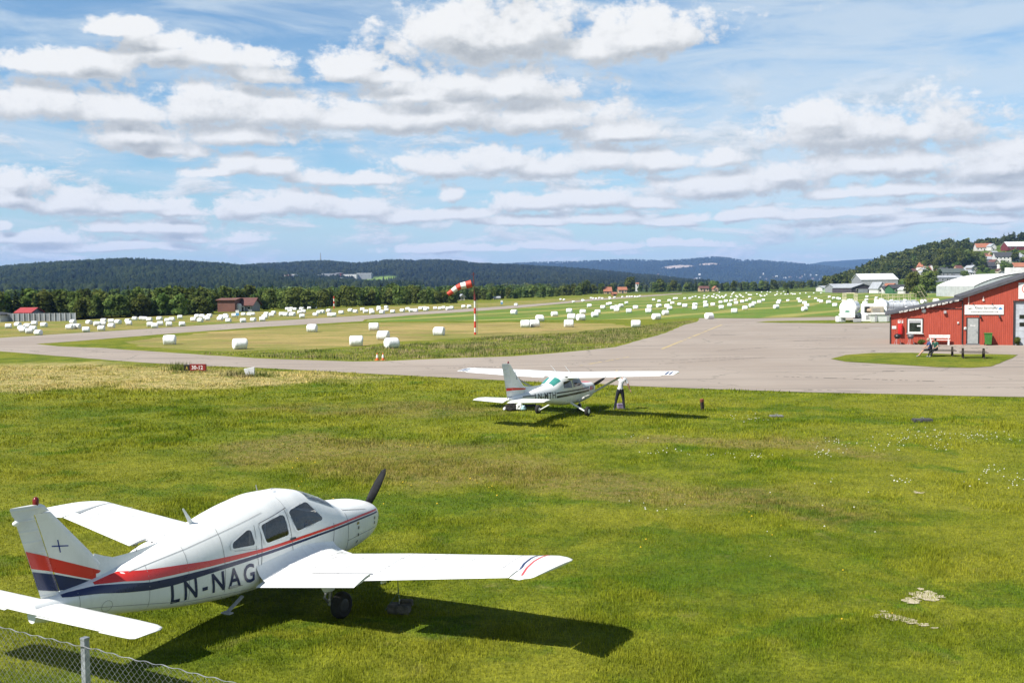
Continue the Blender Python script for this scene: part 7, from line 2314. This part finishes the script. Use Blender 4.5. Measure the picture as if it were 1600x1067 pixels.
row([(1000, 456.6, 442), (1040, 456, 440), (1080, 455.4, 441), (1130, 454.6, 438), (1200, 452.8, 439), (1250, 451.2, 439), (1290, 450, 440)], 9, 3, 'green tree in the far row at the end of the bale field', 'trees at the end of the bale field', 'dddc', 1.0)
for (u, v, tp, k_, wf, lab) in ((984, 456.8, 431, 'd', 1.1, 'big round dark tree standing tallest above the far end of the runway'), (831, 463, 442, 'd', 1.2, 'broad dark tree just right of the windsock sock'), (915, 460, 436, 'd', 1.1, 'tall dark tree in front of the orange roofed house'), (1031, 456.2, 435, 'd', 1.2, 'broad tree right of the biggest dark tree at the runway end'),
    (1075, 455.4, 439, 'c', 1.2, 'dark conifer beside the tan farmhouse'), (1209, 452.4, 436, 'd', 1.1, 'round dark tree standing alone above the far bales'), (1231, 460, 449.5, 'c', 1.3, 'small dark conifer alone among the far bales'), (1268, 450.6, 438, 'c', 1.4, 'dark conifer left of the grey roofed farm')):
    tree(u, v, tp, lab, None, k_, wf=wf)
# woodland behind the rows: one mass
def wood(name, n, region, h0, h1, label, cards=70, conifer=.4, H=None):
    Vs, Fs, Ts = [], [], []; nv = 0
    for i in range(n):
        x, y, z = region()
        rg = rng
        h_ = rg.uniform(h0, h1) if h0 > 0 else 5.4 + y * rg.uniform(h0, h1) / CF
        if rg.random() < conifer:
            src, _ = random.choice(CONL)
        else:
            src, _ = random.choice(DECL)
        Vv, Ff, Tt = src
        a = rg.random() * 6.28; ca, sa = math.cos(a), math.sin(a)
        q_ = Vv * h_
        Vs.append(np.stack([q_[:, 0] * ca - q_[:, 1] * sa + x, q_[:, 0] * sa + q_[:, 1] * ca + y, q_[:, 2] + z], 1)); Fs.append(Ff + nv); Ts.append(np.clip(Tt + rg.normal() * .18, 0, 1)); nv += len(Vv)
    me = crown_mesh(name, np.concatenate(Vs), np.concatenate(Fs), np.concatenate(Ts), M_FARL)
    return tag(link(name, me), label, 'woodland', kind='stuff')
M_FARL = leaf_mat('woodland_leaves', (.045, .074, .024), (.155, .185, .062))
def arr(me):
    V = np.empty(len(me.vertices) * 3); me.vertices.foreach_get('co', V)
    F = np.empty(len(me.loops), np.int32); me.loops.foreach_get('vertex_index', F)
    T = np.empty(len(me.polygons), np.float32); me.attributes['tone'].data.foreach_get('value', T)
    return V.reshape(-1, 3), F.reshape(-1, 4), T
DECL = [(arr(decid(80 + i, 150, .36, .05, .13)[0]), 0) for i in range(4)]
CONL = [(arr(conif(90 + i, 150, .24, .10)[0]), 0) for i in range(3)]
def reg_left():
    u = random.uniform(-150, 860); D = random.uniform(420, 1250)
    return ux(u, D), D, 0
def reg_mid():
    u = random.uniform(760, 1340); D = random.uniform(1000, 1900)
    return ux(u, D), D, 0
wood('woodland', 700, reg_left, -2.5, 4.2, 'mixed woodland on the plain behind the left tree rows')
wood('woodland', 420, reg_mid, -1.5, 5, 'woodland strips on the plain beyond the runway end')
def reg_hill():
    while True:
        u = random.uniform(1290, 1900); k = random.uniform(.12, 1.04)
        lim = np.interp(u, [1290, 1380, 1440, 1490, 1515, 1545, 1600], [.12, .16, .52, .60, .80, .93, .93])
        if k > lim: break
    D = HE.Df + (HE.Dr - HE.Df) * k
    return ux(u, D), D, max(0, HE.h(u, D)) - .2
wood('hillside_forest', 1250, reg_hill, 7, 12, 'dark spruce and birch forest covering the hillside at the right', conifer=.6)

# trees you can tell apart on the right
for (u, v, tp, k_, wf, lab) in ((1425, 459.5, 423.5, 'b', .95, 'big round green tree left of its twin in front of the hillside'), (1450, 458, 422.5, 'b', 1.05, 'big round green tree right of its twin beside the white arched hall'), (1437, 467, 444, 'b', 1.1, 'lower bushy tree in front of the two big round trees'), (1359, 456, 444.5, 'd', 1.1, 'small round bush between the dark shed and the white gabled house'), (1299, 454.5, 447.5, 'd', 1.5, 'small bush beside the pale green shed')):
    tree(u, v, tp, lab, None, k_, wf=wf)
for i, (u, v, tp) in enumerate(((1474, 419, 388), (1486, 420, 385), (1497, 421, 386), (1508, 421, 390), (1519, 420, 391), (1503, 415, 384))):
    tree(u, v, tp, 'tall dark green tree in the clump on the hillside below the forest ridge', 'clump of tall trees on the hillside', 'b', base=hit(HE, u, v), wf=.9)
for (u, v, tp, k_, lab) in ((1534, 418, 395, 'b', 'dark tall tree standing left of the white dark-roofed hillside house'), (1462, 421, 403, 'b', 'green tree between the steep white house and the tall clump'), (1535, 426, 412, 'b', 'low leafy bush on the hillside below the single dark tree'), (1578, 424, 410, 'b', 'leafy tree beside the red roofed house at the right edge'), (1430, 418, 400, 'd', 'brownish tree left of the steep white hillside house'), (1535, 388, 377, 'b', 'round tree left of the white farmhouse on the hilltop'), (1421, 424, 404, 'c', 'dark spruce above the two big round trees'), (1402, 424, 413, 'd', 'brownish leafy tree behind the orange brick house')):
    tree(u, v, tp, lab, None, k_, base=hit(HE, u, v))
for i in range(46):
    u = random.uniform(1392, 1640); v = random.uniform(402, 437)
    if v < np.interp(u, [1392, 1440, 1500, 1545, 1640], [424, 416, 420, 400, 400]): continue
    q_ = hit(HE, u, v); hh = random.uniform(5, 10)
    tree(u, v - hh * CF / q_.y, v - hh * CF / q_.y, 'leafy garden tree among the hillside houses at the right', 'garden trees on the hillside', random.choice('ddbc'), base=q_, wf=1.1)
for (u, v, tp, dy_, lab) in ((1439.5, 538, 528.5, .55, 'low green shrub growing against the red wall beside the white bench'), (1588.5, 537, 524, .35, 'tall green weeds growing at the corner of the hangar gate')):
    x_, _ = bw(u, 535); p = gb + ex * x_ - ey * dy_
    o = tree(u, v, tp, lab, None, 'b', base=Vector((p.x, p.y, -.05)), wf=1.5 if dy_ > .5 else .8)
    o.name = 'shrub'; o['category'] = 'shrub'
# ------------------------------------------------------------------ houses and sheds
WALLC = {}
def wallm(name, col):
    if name not in WALLC: WALLC[name] = mat(name, col, .8, .12, .8)
    return WALLC[name]
WHITE_W = wallm('white_render', (.70, .69, .66)); GREY_W = wallm('grey_cladding', (.30, .31, .33)); DARK_W = wallm('dark_purple_cladding', (.07, .06, .075)); GREEN_W = wallm('green_cladding', (.05, .16, .07)); LGREEN_W = wallm('pale_green_cladding', (.34, .46, .28))
BRICK_W = wallm('orange_brick', (.36, .15, .08)); TAN_W = wallm('tan_render', (.50, .36, .22)); CREAM_W = wallm('cream_render', (.62, .56, .42)); RED_W = wallm('barn_red', (.17, .03, .03)); BROWN_W = wallm('reddish_brown_brick', (.19, .085, .065))
R_DARK = wallm('dark_slate_roof', (.055, .058, .065)); R_ORG = wallm('orange_tile_roof', (.36, .14, .08)); R_WHT = wallm('white_metal_roof', (.72, .73, .74)); R_GRY = wallm('grey_metal_roof', (.36, .38, .41)); R_GRN = wallm('dark_green_grey_roof', (.09, .11, .10)); R_RED = wallm('red_metal_roof', (.38, .05, .055)); R_MAR = wallm('brown_roof', (.14, .06, .05))
def house(name, label, cat, pos, w, d, h, rh, wall, roof, rz=0.0, axis='x', wins=3, floors=1, group=None, chimney=False, door=True, gatecol=None, over=.35):
    """gabled building: w across, d deep, wall height h, roof rise rh; ridge along local x or y"""
    o = thing(name, label, cat, pos, rz, group)
    mb = MB()
    if axis == 'x':
        P_ = [(-d / 2, 0), (d / 2, 0), (d / 2, h), (0, h + rh), (-d / 2, h)]
        rings = [[Vector((x, y, z)) for y, z in P_] for x in (-w / 2, w / 2)]
    else:
        P_ = [(-w / 2, 0), (w / 2, 0), (w / 2, h), (0, h + rh), (-w / 2, h)]
        rings = [[Vector((x, y, z)) for x, z in P_] for y in (-d / 2, d / 2)]
    mb.loft(rings); wl = mb.build('wall', wall, o)
    mb = MB(); th = .18
    span = d if axis == 'x' else w; ln = w if axis == 'x' else d
    e = over
    zo = -e * rh / (span / 2) if span else 0
    prof = [(-span / 2 - e, h + zo + .03), (0, h + rh + .03), (span / 2 + e, h + zo + .03), (span / 2 + e, h + zo + th), (0, h + rh + th + .05), (-span / 2 - e, h + zo + th)]
    rings = [[Vector((a, y, z)) if axis == 'x' else Vector((y, a, z)) for y, z in prof] for a in (-ln / 2 - e, ln / 2 + e)]
    mb.loft(rings); rf_ = mb.build('roof', roof, o)
    if chimney:
        mb = MB(); mb.box((ln * .15, 0, h + rh + .35) if axis == 'x' else (0, ln * .15, h + rh + .35), (.6, .6, .9)); mb.build('chimney', BRICK_W, rf_)
    for fl_ in range(floors):
        for i in range(wins):
            x = -w / 2 + w * (i + .5) / wins
            if door and fl_ == 0 and i == wins // 2: continue
            zc = (fl_ + .58) * h / floors
            mb = MB(); mb.box((x, -d / 2 - .02, zc), (min(1.3, w / wins * .55), .06, min(1.3, h / floors * .45))); wn = mb.build('window', M_TRIM, o)
            mb = MB(); mb.box((x, -d / 2 - .055, zc), (min(1.3, w / wins * .55) - .2, .03, min(1.3, h / floors * .45) - .2)); mb.build('pane', M_GLASSD, wn)
    if door:
        dw = 1.0 if gatecol is None else w * .42; dh = min(2.1, h * .8) if gatecol is None else h * .78
        mb = MB(); mb.box((0, -d / 2 - .03, dh / 2), (dw, .06, dh)); mb.build('door' if gatecol is None else 'gate', R_DARK if gatecol is None else gatecol, o)
    return o
def at_g(u, v):
    p = g(u, v); return p
def S(u, v, D=None):
    """metres per photo pixel at the ground pixel"""
    p = g(u, v) if D is None else at(u, D); return p, p.y / CF
# left side: panel fence, white shed, red-roofed shed, brick building
p, k = S(66, 502)
o = thing('panel_fence', 'long grey sheet metal fence beside the left tree row', 'fence', (p.x, p.y, 0), .02)
Lf = 104 * k
M_CORR = mat('corrugated_grey', (.30, .33, .36), .6, .2, .6)
for i in range(13):
    mb = MB(); x0_ = -Lf / 2 + Lf * i / 13
    for j in range(8): mb.box((x0_ + Lf / 13 * (j + .5) / 8, .03 * (j % 2), 12.5 * k / 2), (Lf / 13 / 8 - .01, .05, 12.5 * k))
    mb.build('panel', M_CORR, o)
for i in range(14):
    mb = MB(); mb.box((-Lf / 2 + Lf * i / 13, -.1, 12.8 * k / 2), (.14, .12, 12.8 * k)); mb.build('post', M_SEAML, o)
p, k = S(2, 503); house('shed', 'white shed end at the left edge beside the grey fence', 'shed', (p.x - 1.4, p.y + 1, 0), 30 * k, 4, 11 * k, 2 * k, WHITE_W, R_DARK, 0, 'y', 1)
p, k = S(31, 500); house('shed', 'shed with bright red roof rising behind the grey fence', 'shed', (p.x, p.y + 4, 0), 24 * k, 4, 11 * k, 6 * k, GREY_W, R_RED, -.1, 'x', 2)
p, k = S(348, 487.5); o = house('brick_building', 'reddish brown brick building half hidden by the left trees', 'building', (p.x + 1, p.y + 4, 0), 27 * k, 9, 18 * k, .3, BROWN_W, BROWN_W, 0, 'x', 0, door=False)
p, k = S(378, 487)
o = house('annexe', 'low pale building with brown roof right of the brick building', 'building', (p.x, p.y + 5, 0), 28 * k, 8, 10 * k, 10 * k, GREY_W, R_MAR, 0, 'x', 3, over=.5)
p, k = S(373, 487)
o = thing('storage_tank', 'small white tank with pipes before the brown roofed building', 'tank', (p.x, p.y, 0))
mb = MB(); mb.lathe([(.1, 0), (.75, 0), (.75, 1.6), (.5, 1.9), (.05, 2.0)], 14); mb.build('tank_shell', M_TRIM, o, smooth=40)
mb = MB(); mb.path([(.75, 0, 1.2), (1.3, 0, 1.2), (1.3, 0, .1)], .12, 6); mb.build('pipe', M_TRIM, o)
for (u, v, lab) in ((371, 497.5, 'small blue and white marker standing among bales before the brick building'), (784, 478, 'small blue and white marker beyond the runway right of the windsock')):
    p, k = S(u, v)
    o = thing('marker_board', lab, 'marker', (p.x, p.y, 0))
    mb = MB(); mb.box((0, 0, .75), (.6, .1, .5)); mb.build('lower_panel', wallm('marker_blue', (.10, .30, .55)), o)
    mb = MB(); mb.box((0, 0, 1.25), (.6, .1, .5)); mb.build('upper_panel', M_TRIM, o)
    mb = MB(); mb.cyl((0, 0, 0), (0, 0, .5), .05, .05, 6); mb.build('post', M_SEAM, o)
p, k = S(721, 469.5); house('hut', 'small cream hut among trees behind the windsock', 'hut', (p.x, p.y + 2, 0), 7 * k, 3, 6 * k, 3 * k, CREAM_W, R_GRY, .3, 'y', 1, door=False)
p, k = S(776, 468); house('hut', 'low cream shed at the edge of the trees right of the windsock', 'hut', (p.x, p.y + 2, 0), 9 * k, 3, 2.5 * k, 1.5 * k, CREAM_W, R_GRY, .1, 'x', 2, door=False)
# farmhouses beyond the runway end
for (u, v, w, h, rh, wall, roof, lab, ax) in ((947, 459, 12, 4, 6, TAN_W, R_ORG, 'farmhouse with steep orange roof behind the far bales', 'x'), (970, 458, 13, 5, 4, TAN_W, R_ORG, 'low orange roofed house left of the biggest dark tree', 'x'), (957, 462, 6, 3, 2, BRICK_W, R_ORG, 'small pinkish shed in front of the orange roofed farmhouse', 'x'),
    (1096, 455.5, 14, 5, 3, TAN_W, R_MAR, 'tan farmhouse with brown roof behind the crowded bales', 'x'), (1114, 455, 7, 4, 3.5, TAN_W, R_ORG, 'small house with orange gable right of the tan farmhouse', 'y')):
    p, k = S(u, v); house('farmhouse', lab, 'house', (p.x, p.y - 8, 0), w * k, 8, h * k, rh * k, wall, roof, 0, ax, 3)
p, k = S(998, 455.5); o = house('tower_house', 'narrow white tower with red side beside the biggest dark tree', 'tower', (p.x, p.y + 10, 0), 4 * k, 5, 12 * k, 1.5 * k, WHITE_W, R_ORG, 0, 'x', 1, 2, door=False)
# right-hand sheds between field and hillside
def gb_(u, v, w, h, rh, dep, name, lab, cat, wall, roof, ax='x', rz=0.0, wins=3, gate=None, door=True, dy=None):
    p, k = S(u, v)
    p = at(u, p.y + (dep / 2 if dy is None else dy)); k = p.y / CF
    return house(name, lab, cat, (p.x, p.y, 0), w * k, dep, h * k, rh * k, wall, roof, rz, ax, wins, gatecol=gate, door=door)
gb_(1291, 455.6, 22, 6, 2.5, 14, 'farm_shed', 'low grey roofed shed at the far right end of the bale field', 'shed', WHITE_W, R_GRY, 'x', 0, 4)
gb_(1296, 456.5, 15, 4, 2.5, 8, 'farm_shed', 'pale green shed in front of the grey roofed shed', 'shed', LGREEN_W, R_GRY, 'x', 0, 2)
gb_(1314, 457.4, 36, 8, 5, 16, 'workshop', 'long grey roofed workshop behind the left tanker', 'building', GREY_W, R_GRY, 'x', .0, 4, dy=14)
gb_(1333, 458, 40, 8, 6, 18, 'workshop', 'dark purple workshop with a pale sliding gate', 'building', DARK_W, R_GRY, 'y', .25, 2, gate=R_GRY)
p, k = S(1366, 459)
gb_(1366, 458, 54, 19, 9, 26, 'warehouse', 'large warehouse with white ribbed roof below the hillside', 'warehouse', GREY_W, R_WHT, 'x', -.12, 5, dy=60)
gb_(1391, 458, 12, 9, 5, 10, 'warehouse', 'brick gabled annexe with orange roof beside the white roofed warehouse', 'building', BRICK_W, R_ORG, 'y', .1, 2, dy=22)
gb_(1371, 458.5, 13, 8, 9, 9, 'house', 'white house with steep gable left of the green garage', 'house', WHITE_W, R_GRY, 'y', .15, 2)
gb_(1383, 458.5, 12, 6, 5, 7, 'house', 'white wing with dark roof joined to the steep gabled house', 'house', WHITE_W, R_DARK, 'x', .0, 2)
gb_(1400, 459, 22, 8.5, 5, 10, 'garage', 'green garage with dark roof beside the two round trees', 'garage', GREEN_W, R_DARK, 'x', .0, 2, gate=LGREEN_W)
gb_(1412, 459.5, 9, 7, 3, 7, 'garage', 'small white lean-to at the right end of the green garage', 'garage', WHITE_W, R_WHT, 'y', 0, 1)
gb_(1458, 458, 16, 5, 2, 8, 'shed', 'low white carport behind the right round tree', 'shed', WHITE_W, R_GRY, 'x', 0, 2)
gb_(1483, 447.6, 42, 7, 3, 14, 'long_hall', 'long low grey roofed building above the white arched hall', 'building', GREY_W, R_GRY, 'x', 0, 6) if False else None
# houses on the hillside, standing on its slope
def hs(u, v, w, h, rh, dep, lab, wall, roof, ax='x', rz=0.0, wins=3, floors=1, chimney=False, name='house', cat='house', sink=1.5):
    q_ = hit(HE, u, v); k = q_.y / CF
    return house(name, lab, cat, (q_.x, q_.y + dep / 2, q_.z - sink * 0 - .4), w * k, dep, h * k + .4, rh * k, wall, roof, rz, ax, wins, floors, chimney=chimney)
hs(1539, 391.5, 24, 5, 6, 9, 'white farmhouse with orange roof on the hilltop', WHITE_W, R_ORG, 'x', -.1, 5, 1, True)
hs(1552, 391, 9, 6, 4, 8, 'grey roofed wing beside the white hilltop farmhouse', WHITE_W, R_GRY, 'y', .1, 2)
hs(1590, 391, 34, 6, 7, 12, 'dark red barn with white roof on the hilltop', RED_W, R_WHT, 'x', .1, 4)
hs(1571, 410.5, 27, 9, 7, 10, 'large white house with dark slate roof on the hillside', WHITE_W, R_DARK, 'x', -.15, 5, 2, True)
hs(1547, 412, 14, 7, 4, 8, 'grey wooden house left of the large white hillside house', GREY_W, R_GRY, 'x', .1, 3)
hs(1595, 409, 14, 7, 5, 8, 'white house at the right edge below the red barn', WHITE_W, R_GRY, 'x', .1, 3)
hs(1596, 424, 20, 7, 6, 9, 'white house with bright orange roof at the right edge', WHITE_W, R_ORG, 'x', -.1, 3)
hs(1550, 421, 13, 5, 6, 8, 'dark slate roofed house below the grey wooden house', DARK_W, R_DARK, 'x', .1, 2)
hs(1444, 423.5, 9, 7, 6, 8, 'white house with steep gable among hillside trees', WHITE_W, R_ORG, 'y', .3, 2, 2)
hs(1413.5, 426, 6, 7, 3, 6, 'small white house above the left round tree', WHITE_W, R_GRY, 'y', .2, 1)
hs(1399, 432, 16, 8, 4, 8, 'orange brick house behind the white roofed warehouse', BRICK_W, R_ORG, 'x', .1, 3, 2)
hs(1379, 428, 12, 4, 3, 7, 'tan house low on the hillside forest edge', TAN_W, R_ORG, 'x', .1, 2)
hs(1490, 432, 40, 6, 6, 12, 'long building with dark green-grey roof below the tree clump', GREY_W, R_GRN, 'x', .05, 6)
hs(1512, 431, 16, 5, 4, 8, 'low white house right of the dark green-grey roof', WHITE_W, R_GRY, 'x', .05, 3)
hs(1474, 426, 18, 4, 4, 8, 'dark roofed house behind the car park on the hillside', DARK_W, R_DARK, 'x', .05, 3)
hs(1484, 440, 44, 6, 3, 10, 'long low hall with pale grey roof left of the arched hall', GREY_W, R_GRY, 'x', .0, 6)
hs(1585, 432, 30, 5, 3, 10, 'grey roofed long building behind the arched hall', GREY_W, R_GRN, 'x', .0, 4)
for i in range(36):
    u = random.choice((random.uniform(1500, 1625), random.uniform(1500, 1625), random.uniform(1398, 1470))); v = random.uniform(399, 432) if u > 1500 else random.uniform(421, 431)
    hs(u, v, random.uniform(7, 13), random.uniform(3.5, 6), random.uniform(2.5, 5), 8, 'small pale house among the many scattered down the hillside', random.choice((WHITE_W, WHITE_W, CREAM_W, GREY_W, TAN_W)), random.choice((R_DARK, R_GRY, R_MAR, R_ORG)), random.choice('xy'), random.uniform(-.4, .4), 3)['group'] = 'small houses on the hillside'
for i, (u, v) in enumerate(((1452, 430.5), (1458, 430), (1468, 428.5), (1476, 428), (1486, 427), (1494, 427), (1502, 427.5))):
    q_ = hit(HE, u, v)
    car('blue_car', (.08, .10, .16), (q_.x, q_.y, q_.z - .1), .2 * i, 'parked car in the row on the hillside above the grey roofs', 'cars parked on the hillside') if i % 2 else car('white_car', (.70, .71, .72), (q_.x, q_.y, q_.z - .1), .15 * i, 'pale parked car in the row on the hillside above the grey roofs', 'pale cars parked on the hillside')
q_ = hit(HE, 1560, 420)
o = thing('storage_tank', 'round white tank standing between hillside houses', 'tank', (q_.x, q_.y, q_.z - .3)); k = q_.y / CF
mb = MB(); mb.lathe([(.1, 0), (3 * k, 0), (3 * k, 5 * k), (2 * k, 6.5 * k), (.1, 7 * k)], 16); mb.build('tank_shell', WHITE_W, o, smooth=40)
mb = MB(); mb.cyl((0, 0, 7 * k), (0, 0, 7.6 * k), .4, .4, 8); mb.build('cap', M_SEAML, o)
# white arched hall right behind the red building
p0, k = S(1463, 462); D0 = p0.y
o = thing('arched_hall', 'large white barrel-roofed hall behind the red clubhouse', 'hall', (0, 0, 0))
A = at(1463, 395); Bc = at(1522, 352); Wd = Vector((Bc.x - A.x, Bc.y - A.y, 0)); Lh = Wd.length; dl = Wd.normalized(); nw = Vector((-dl.y, dl.x, 0)) * -1
if nw.y > 0: pass
wdir = Vector((dl.y * -1, dl.x, 0))
if wdir.x < 0: wdir = -wdir
ze = zat(1500, 448, 370); zt_ = zat(1590, 428.5, 380)
span = 34.0
def hall_pt(s_, a):
    """s_: 0..1 along the eave, a: 0..1 across the span"""
    b = A + Wd * s_ + wdir * span * a
    z = ze + (zt_ - ze) * math.sin(PI * a) ** .85
    return Vector((b.x, b.y, z))
mb = MB(); n = 24
vs = [hall_pt(s_, i / n) for s_ in (0, 1) for i in range(n + 1)]
mb.add(vs, [(i, i + 1, n + 2 + i, n + 1 + i) for i in range(n)])
vs2 = [v + Vector((0, 0, .25)) for v in vs]
mb.add(vs2, [(i, i + 1, n + 2 + i, n + 1 + i) for i in range(n)])
mb.build('roof', wallm('white_membrane', (.74, .75, .74)), o, smooth=60, fix=False)
for s_ in (0.003, .997):
    mb = MB()
    top = [hall_pt(s_, i / n) - Vector((0, 0, .02)) for i in range(n + 1)]
    bot = [Vector((v.x, v.y, 0)) for v in top]
    mb.add(top + bot, [(i, i + 1, n + 2 + i, n + 1 + i) for i in range(n)])
    mb.build('gable_wall', wallm('grey_membrane', (.44, .47, .50)), o, fix=False)
for a in (0.0, 1.0):
    mb = MB()
    q0, q1 = hall_pt(0, a), hall_pt(1, a)
    mb.add([q0, q1, Vector((q1.x, q1.y, 0)), Vector((q0.x, q0.y, 0))], [(0, 1, 2, 3)])
    mb.build('side_wall', wallm('pale_membrane', (.55, .57, .57)), o, fix=False)
bq = hall_pt(.5, .62)
mb = MB(); mb.box((bq.x, bq.y, zt_ + 1.0), (6, 4, 2.6)); mb.build('roof_unit', WHITE_W, o)

# far industry and villages on the hills
def hfar(H, u, v, w, h, dep, lab, wall, roof, group=None, rh=.4, name='industrial_building', cat='building', wins=4):
    q_ = hit(H, u, v); k = q_.y / CF
    return house(name, lab, cat, (q_.x, q_.y, q_.z - 2), w * k, dep, h * k + 2, rh * k, wall, roof, 0, 'x', wins, group=group, door=False, over=.2)
for (u, v, w, h, wall, roof, lab) in ((444, 438, 34, 5, WHITE_W, R_WHT, 'long white factory leftmost on the wooded middle hill'), (452, 442, 9, 7, WHITE_W, R_RED, 'white factory block with red stripe below the long white factory'), (468, 436, 24, 5, GREY_W, R_WHT, 'grey factory behind the long white factory'), (494, 437.5, 14, 4, WHITE_W, R_WHT, 'small white factory in the middle of the industrial group'), (517, 438, 22, 6, GREY_W, R_GRY, 'bluish grey factory in the industrial group'), (531, 437, 9, 6, RED_W, R_GRY, 'factory with dark red wall in the industrial group'), (548, 439, 18, 6, WHITE_W, R_GRY, 'white factory right of the dark red wall'), (570, 437.5, 20, 6, GREY_W, R_WHT, 'pale grey factory rightmost in the industrial group'), (528, 442, 14, 4, TAN_W, R_WHT, 'tan low building in front of the industrial group')):
    hfar(HA if u < 486 else HBB, u, v - 1.5, w * 1.15, h * 1.4, 30, lab, wall, roof, None)
for i, u in enumerate((656, 662, 669, 674, 680)):
    hfar(HBB, u, 436 + .3 * i, 4, 1.8, 10, 'small white house in the row on the middle hill left of the windsock', WHITE_W, R_GRY, 'white houses on the middle hill', 1.2, 'house', 'house', 2)
for (u, v, w, h, lab, wall, roof) in ((892, 436, 38, 6, 'broad bluish grey depot roof on the far hill foot', GREY_W, R_GRY), (929, 431, 19, 3.5, 'white warehouse on the far hill right of the broad depot', WHITE_W, R_WHT), (935, 440, 16, 4, 'low white warehouse below the one on the far hill', WHITE_W, R_GRY)):
    hfar(HC, u, v, w, h, 60, lab, wall, roof)
for i in range(34):
    u = random.choice((random.gauss(1060, 45), random.uniform(1000, 1300), random.uniform(1190, 1290)))
    v = random.uniform(429, 438)
    hfar(HC, u, v, random.uniform(2, 4.5), random.uniform(1, 2), 14, 'tiny pale house in the far settlement under the blue hill', random.choice((WHITE_W, CREAM_W, GREY_W)), random.choice((R_GRY, R_MAR, R_WHT)), 'far settlement houses', 1.0, 'house', 'house', 2)
q_ = hit(HC, 1231, 431.5)
q_ = Vector((ux(503, HBB.Dr), HBB.Dr, HBB.h(503, HBB.Dr))); k = q_.y / CF
o = thing('radio_mast', 'tall thin radio mast on top of the middle hill', 'mast', (q_.x, q_.y, q_.z))
mb = MB(); mb.cyl((0, 0, 0), (0, 0, 10 * k), 2.4, 2.0, 8); mb.build('tower', R_GRY, o)
mb = MB(); mb.cyl((0, 0, 10 * k), (0, 0, 18 * k), 1.7, 1.1, 8); mb.build('aerial', R_GRY, o)
mb = MB(); mb.cyl((0, 0, 9 * k), (0, 0, 9.8 * k), 2.2, 2.2, 10); mb.build('platform', R_GRY, o)

# ------------------------------------------------------------------ chain-link fence in the near corner
ZF = 2.2
fa, fb = g(0, 976, ZF), g(380, 1066, ZF)
fd = (fb - fa); fd.z = 0; flen = fd.length; fd.normalize()
frz = math.atan2(fd.y, fd.x)
post_p = g(136.5, 1004, ZF)
s0 = (post_p - fa).dot(fd)
fo_ = fa + fd * s0
M_GALV = mat('galvanised_wire', (.40, .41, .41), .5, .25, 8, metal=.4)
M_GALVP = mat('galvanised_post', (.40, .43, .46), .5, .3, 5, metal=.45)
fen = thing('chain_link_fence', 'galvanised chain-link fence with a square post in the near left corner', 'fence', (fo_.x, fo_.y, 0), frz)
for i in (-1, 0, 1):
    mb = MB(); mb.bbox((i * 3.0 + .03, .0, (ZF + .05) / 2), (.056, .056, ZF + .05), .006)
    po_ = mb.build('post', M_GALVP, fen, smooth=30)
    mb = MB(); mb.bbox((i * 3.0 + .03, 0, ZF + .06), (.063, .063, .025), .006); mb.build('cap', M_GALVP, po_)
# wires: each zigzags the full height
x0_, x1_ = -3.0, 3.0
pit = .070
Vw, Fw = [], []
rad = .0017
def tube4(pts, rad, V, F):
    o_ = len(V)
    for a in pts:
        V += [a + Vector((rad, 0, 0)), a + Vector((0, rad, 0)), a + Vector((-rad, 0, 0)), a + Vector((0, -rad, 0))]
    for i in range(len(pts) - 1):
        b = o_ + 4 * i
        for k in range(4): F.append((b + k, b + (k + 1) % 4, b + 4 + (k + 1) % 4, b + 4 + k))
nz_ = int((ZF - .06) / (pit / 2))
i = 0
x = x0_
while x < x1_:
    pts = []
    for j in range(nz_ + 1):
        z = ZF - j * pit / 2 * 1.0
        side_ = (j % 2) * 1.0
        sg_ = .004 * mnoise.noise(Vector((x * 3, z * 3, 2)))
        pts.append(Vector((x + side_ * pit / 2 + sg_, -.042 + (.004 if side_ else -.004), z + .006 * mnoise.noise(Vector((x * 1.7, 0, 5))))))
    tube4(pts, rad, Vw, Fw)
    pts2 = [Vector((2 * x + pit - p_.x + .0, p_.y * 1.0 - .0, p_.z)) if False else p_ for p_ in pts]
    x += pit / 2 * 1.0 if False else pit
    i += 1
x = x0_ + pit
while x < x1_:
    pts = []
    for j in range(nz_ + 1):
        z = ZF - j * pit / 2
        side_ = (j % 2)
        pts.append(Vector((x - side_ * pit / 2, -.042 - (.004 if side_ else -.004), z + .006 * mnoise.noise(Vector((x * 1.7, 0, 5))))))
    tube4(pts, rad, Vw, Fw)
    x += pit
mb = MB(); mb.add(Vw, Fw); mb.build('mesh', M_GALV, fen, smooth=60, fix=False)
pts = []
for k in range(400):
    x = x0_ + (x1_ - x0_) * k / 399
    pts.append(Vector((x, -.045, ZF + .006 * math.sin(x * 31) + .010 * mnoise.noise(Vector((x * 2.2, 1, 0))))))
Vt, Ft = [], []
tube4([p_ + Vector((0, 0, .004)) for p_ in pts], .007, Vt, Ft)
mb = MB(); mb.add(Vt, Ft); mb.build('top_wire', M_GALV, fen, smooth=60, fix=False)

# ------------------------------------------------------------------ air
hm, t, out = newmat('air')
pv = t.n('ShaderNodeVolumePrincipled')
pv.inputs['Color'].default_value = (.30, .52, 1.0, 1)
pv.inputs['Density'].default_value = HAZE_D
pv.inputs['Anisotropy'].default_value = .0
t.put(out.inputs[1], pv.outputs[0])
mb = MB()
mb.box((0, 6300, 198), (16500, 14200, 400))
hz_o = mb.build('haze', hm)
tag(hz_o, 'thin bluish summer haze over the whole valley', 'haze', kind='stuff')
hz_o.display_type = 'WIRE'
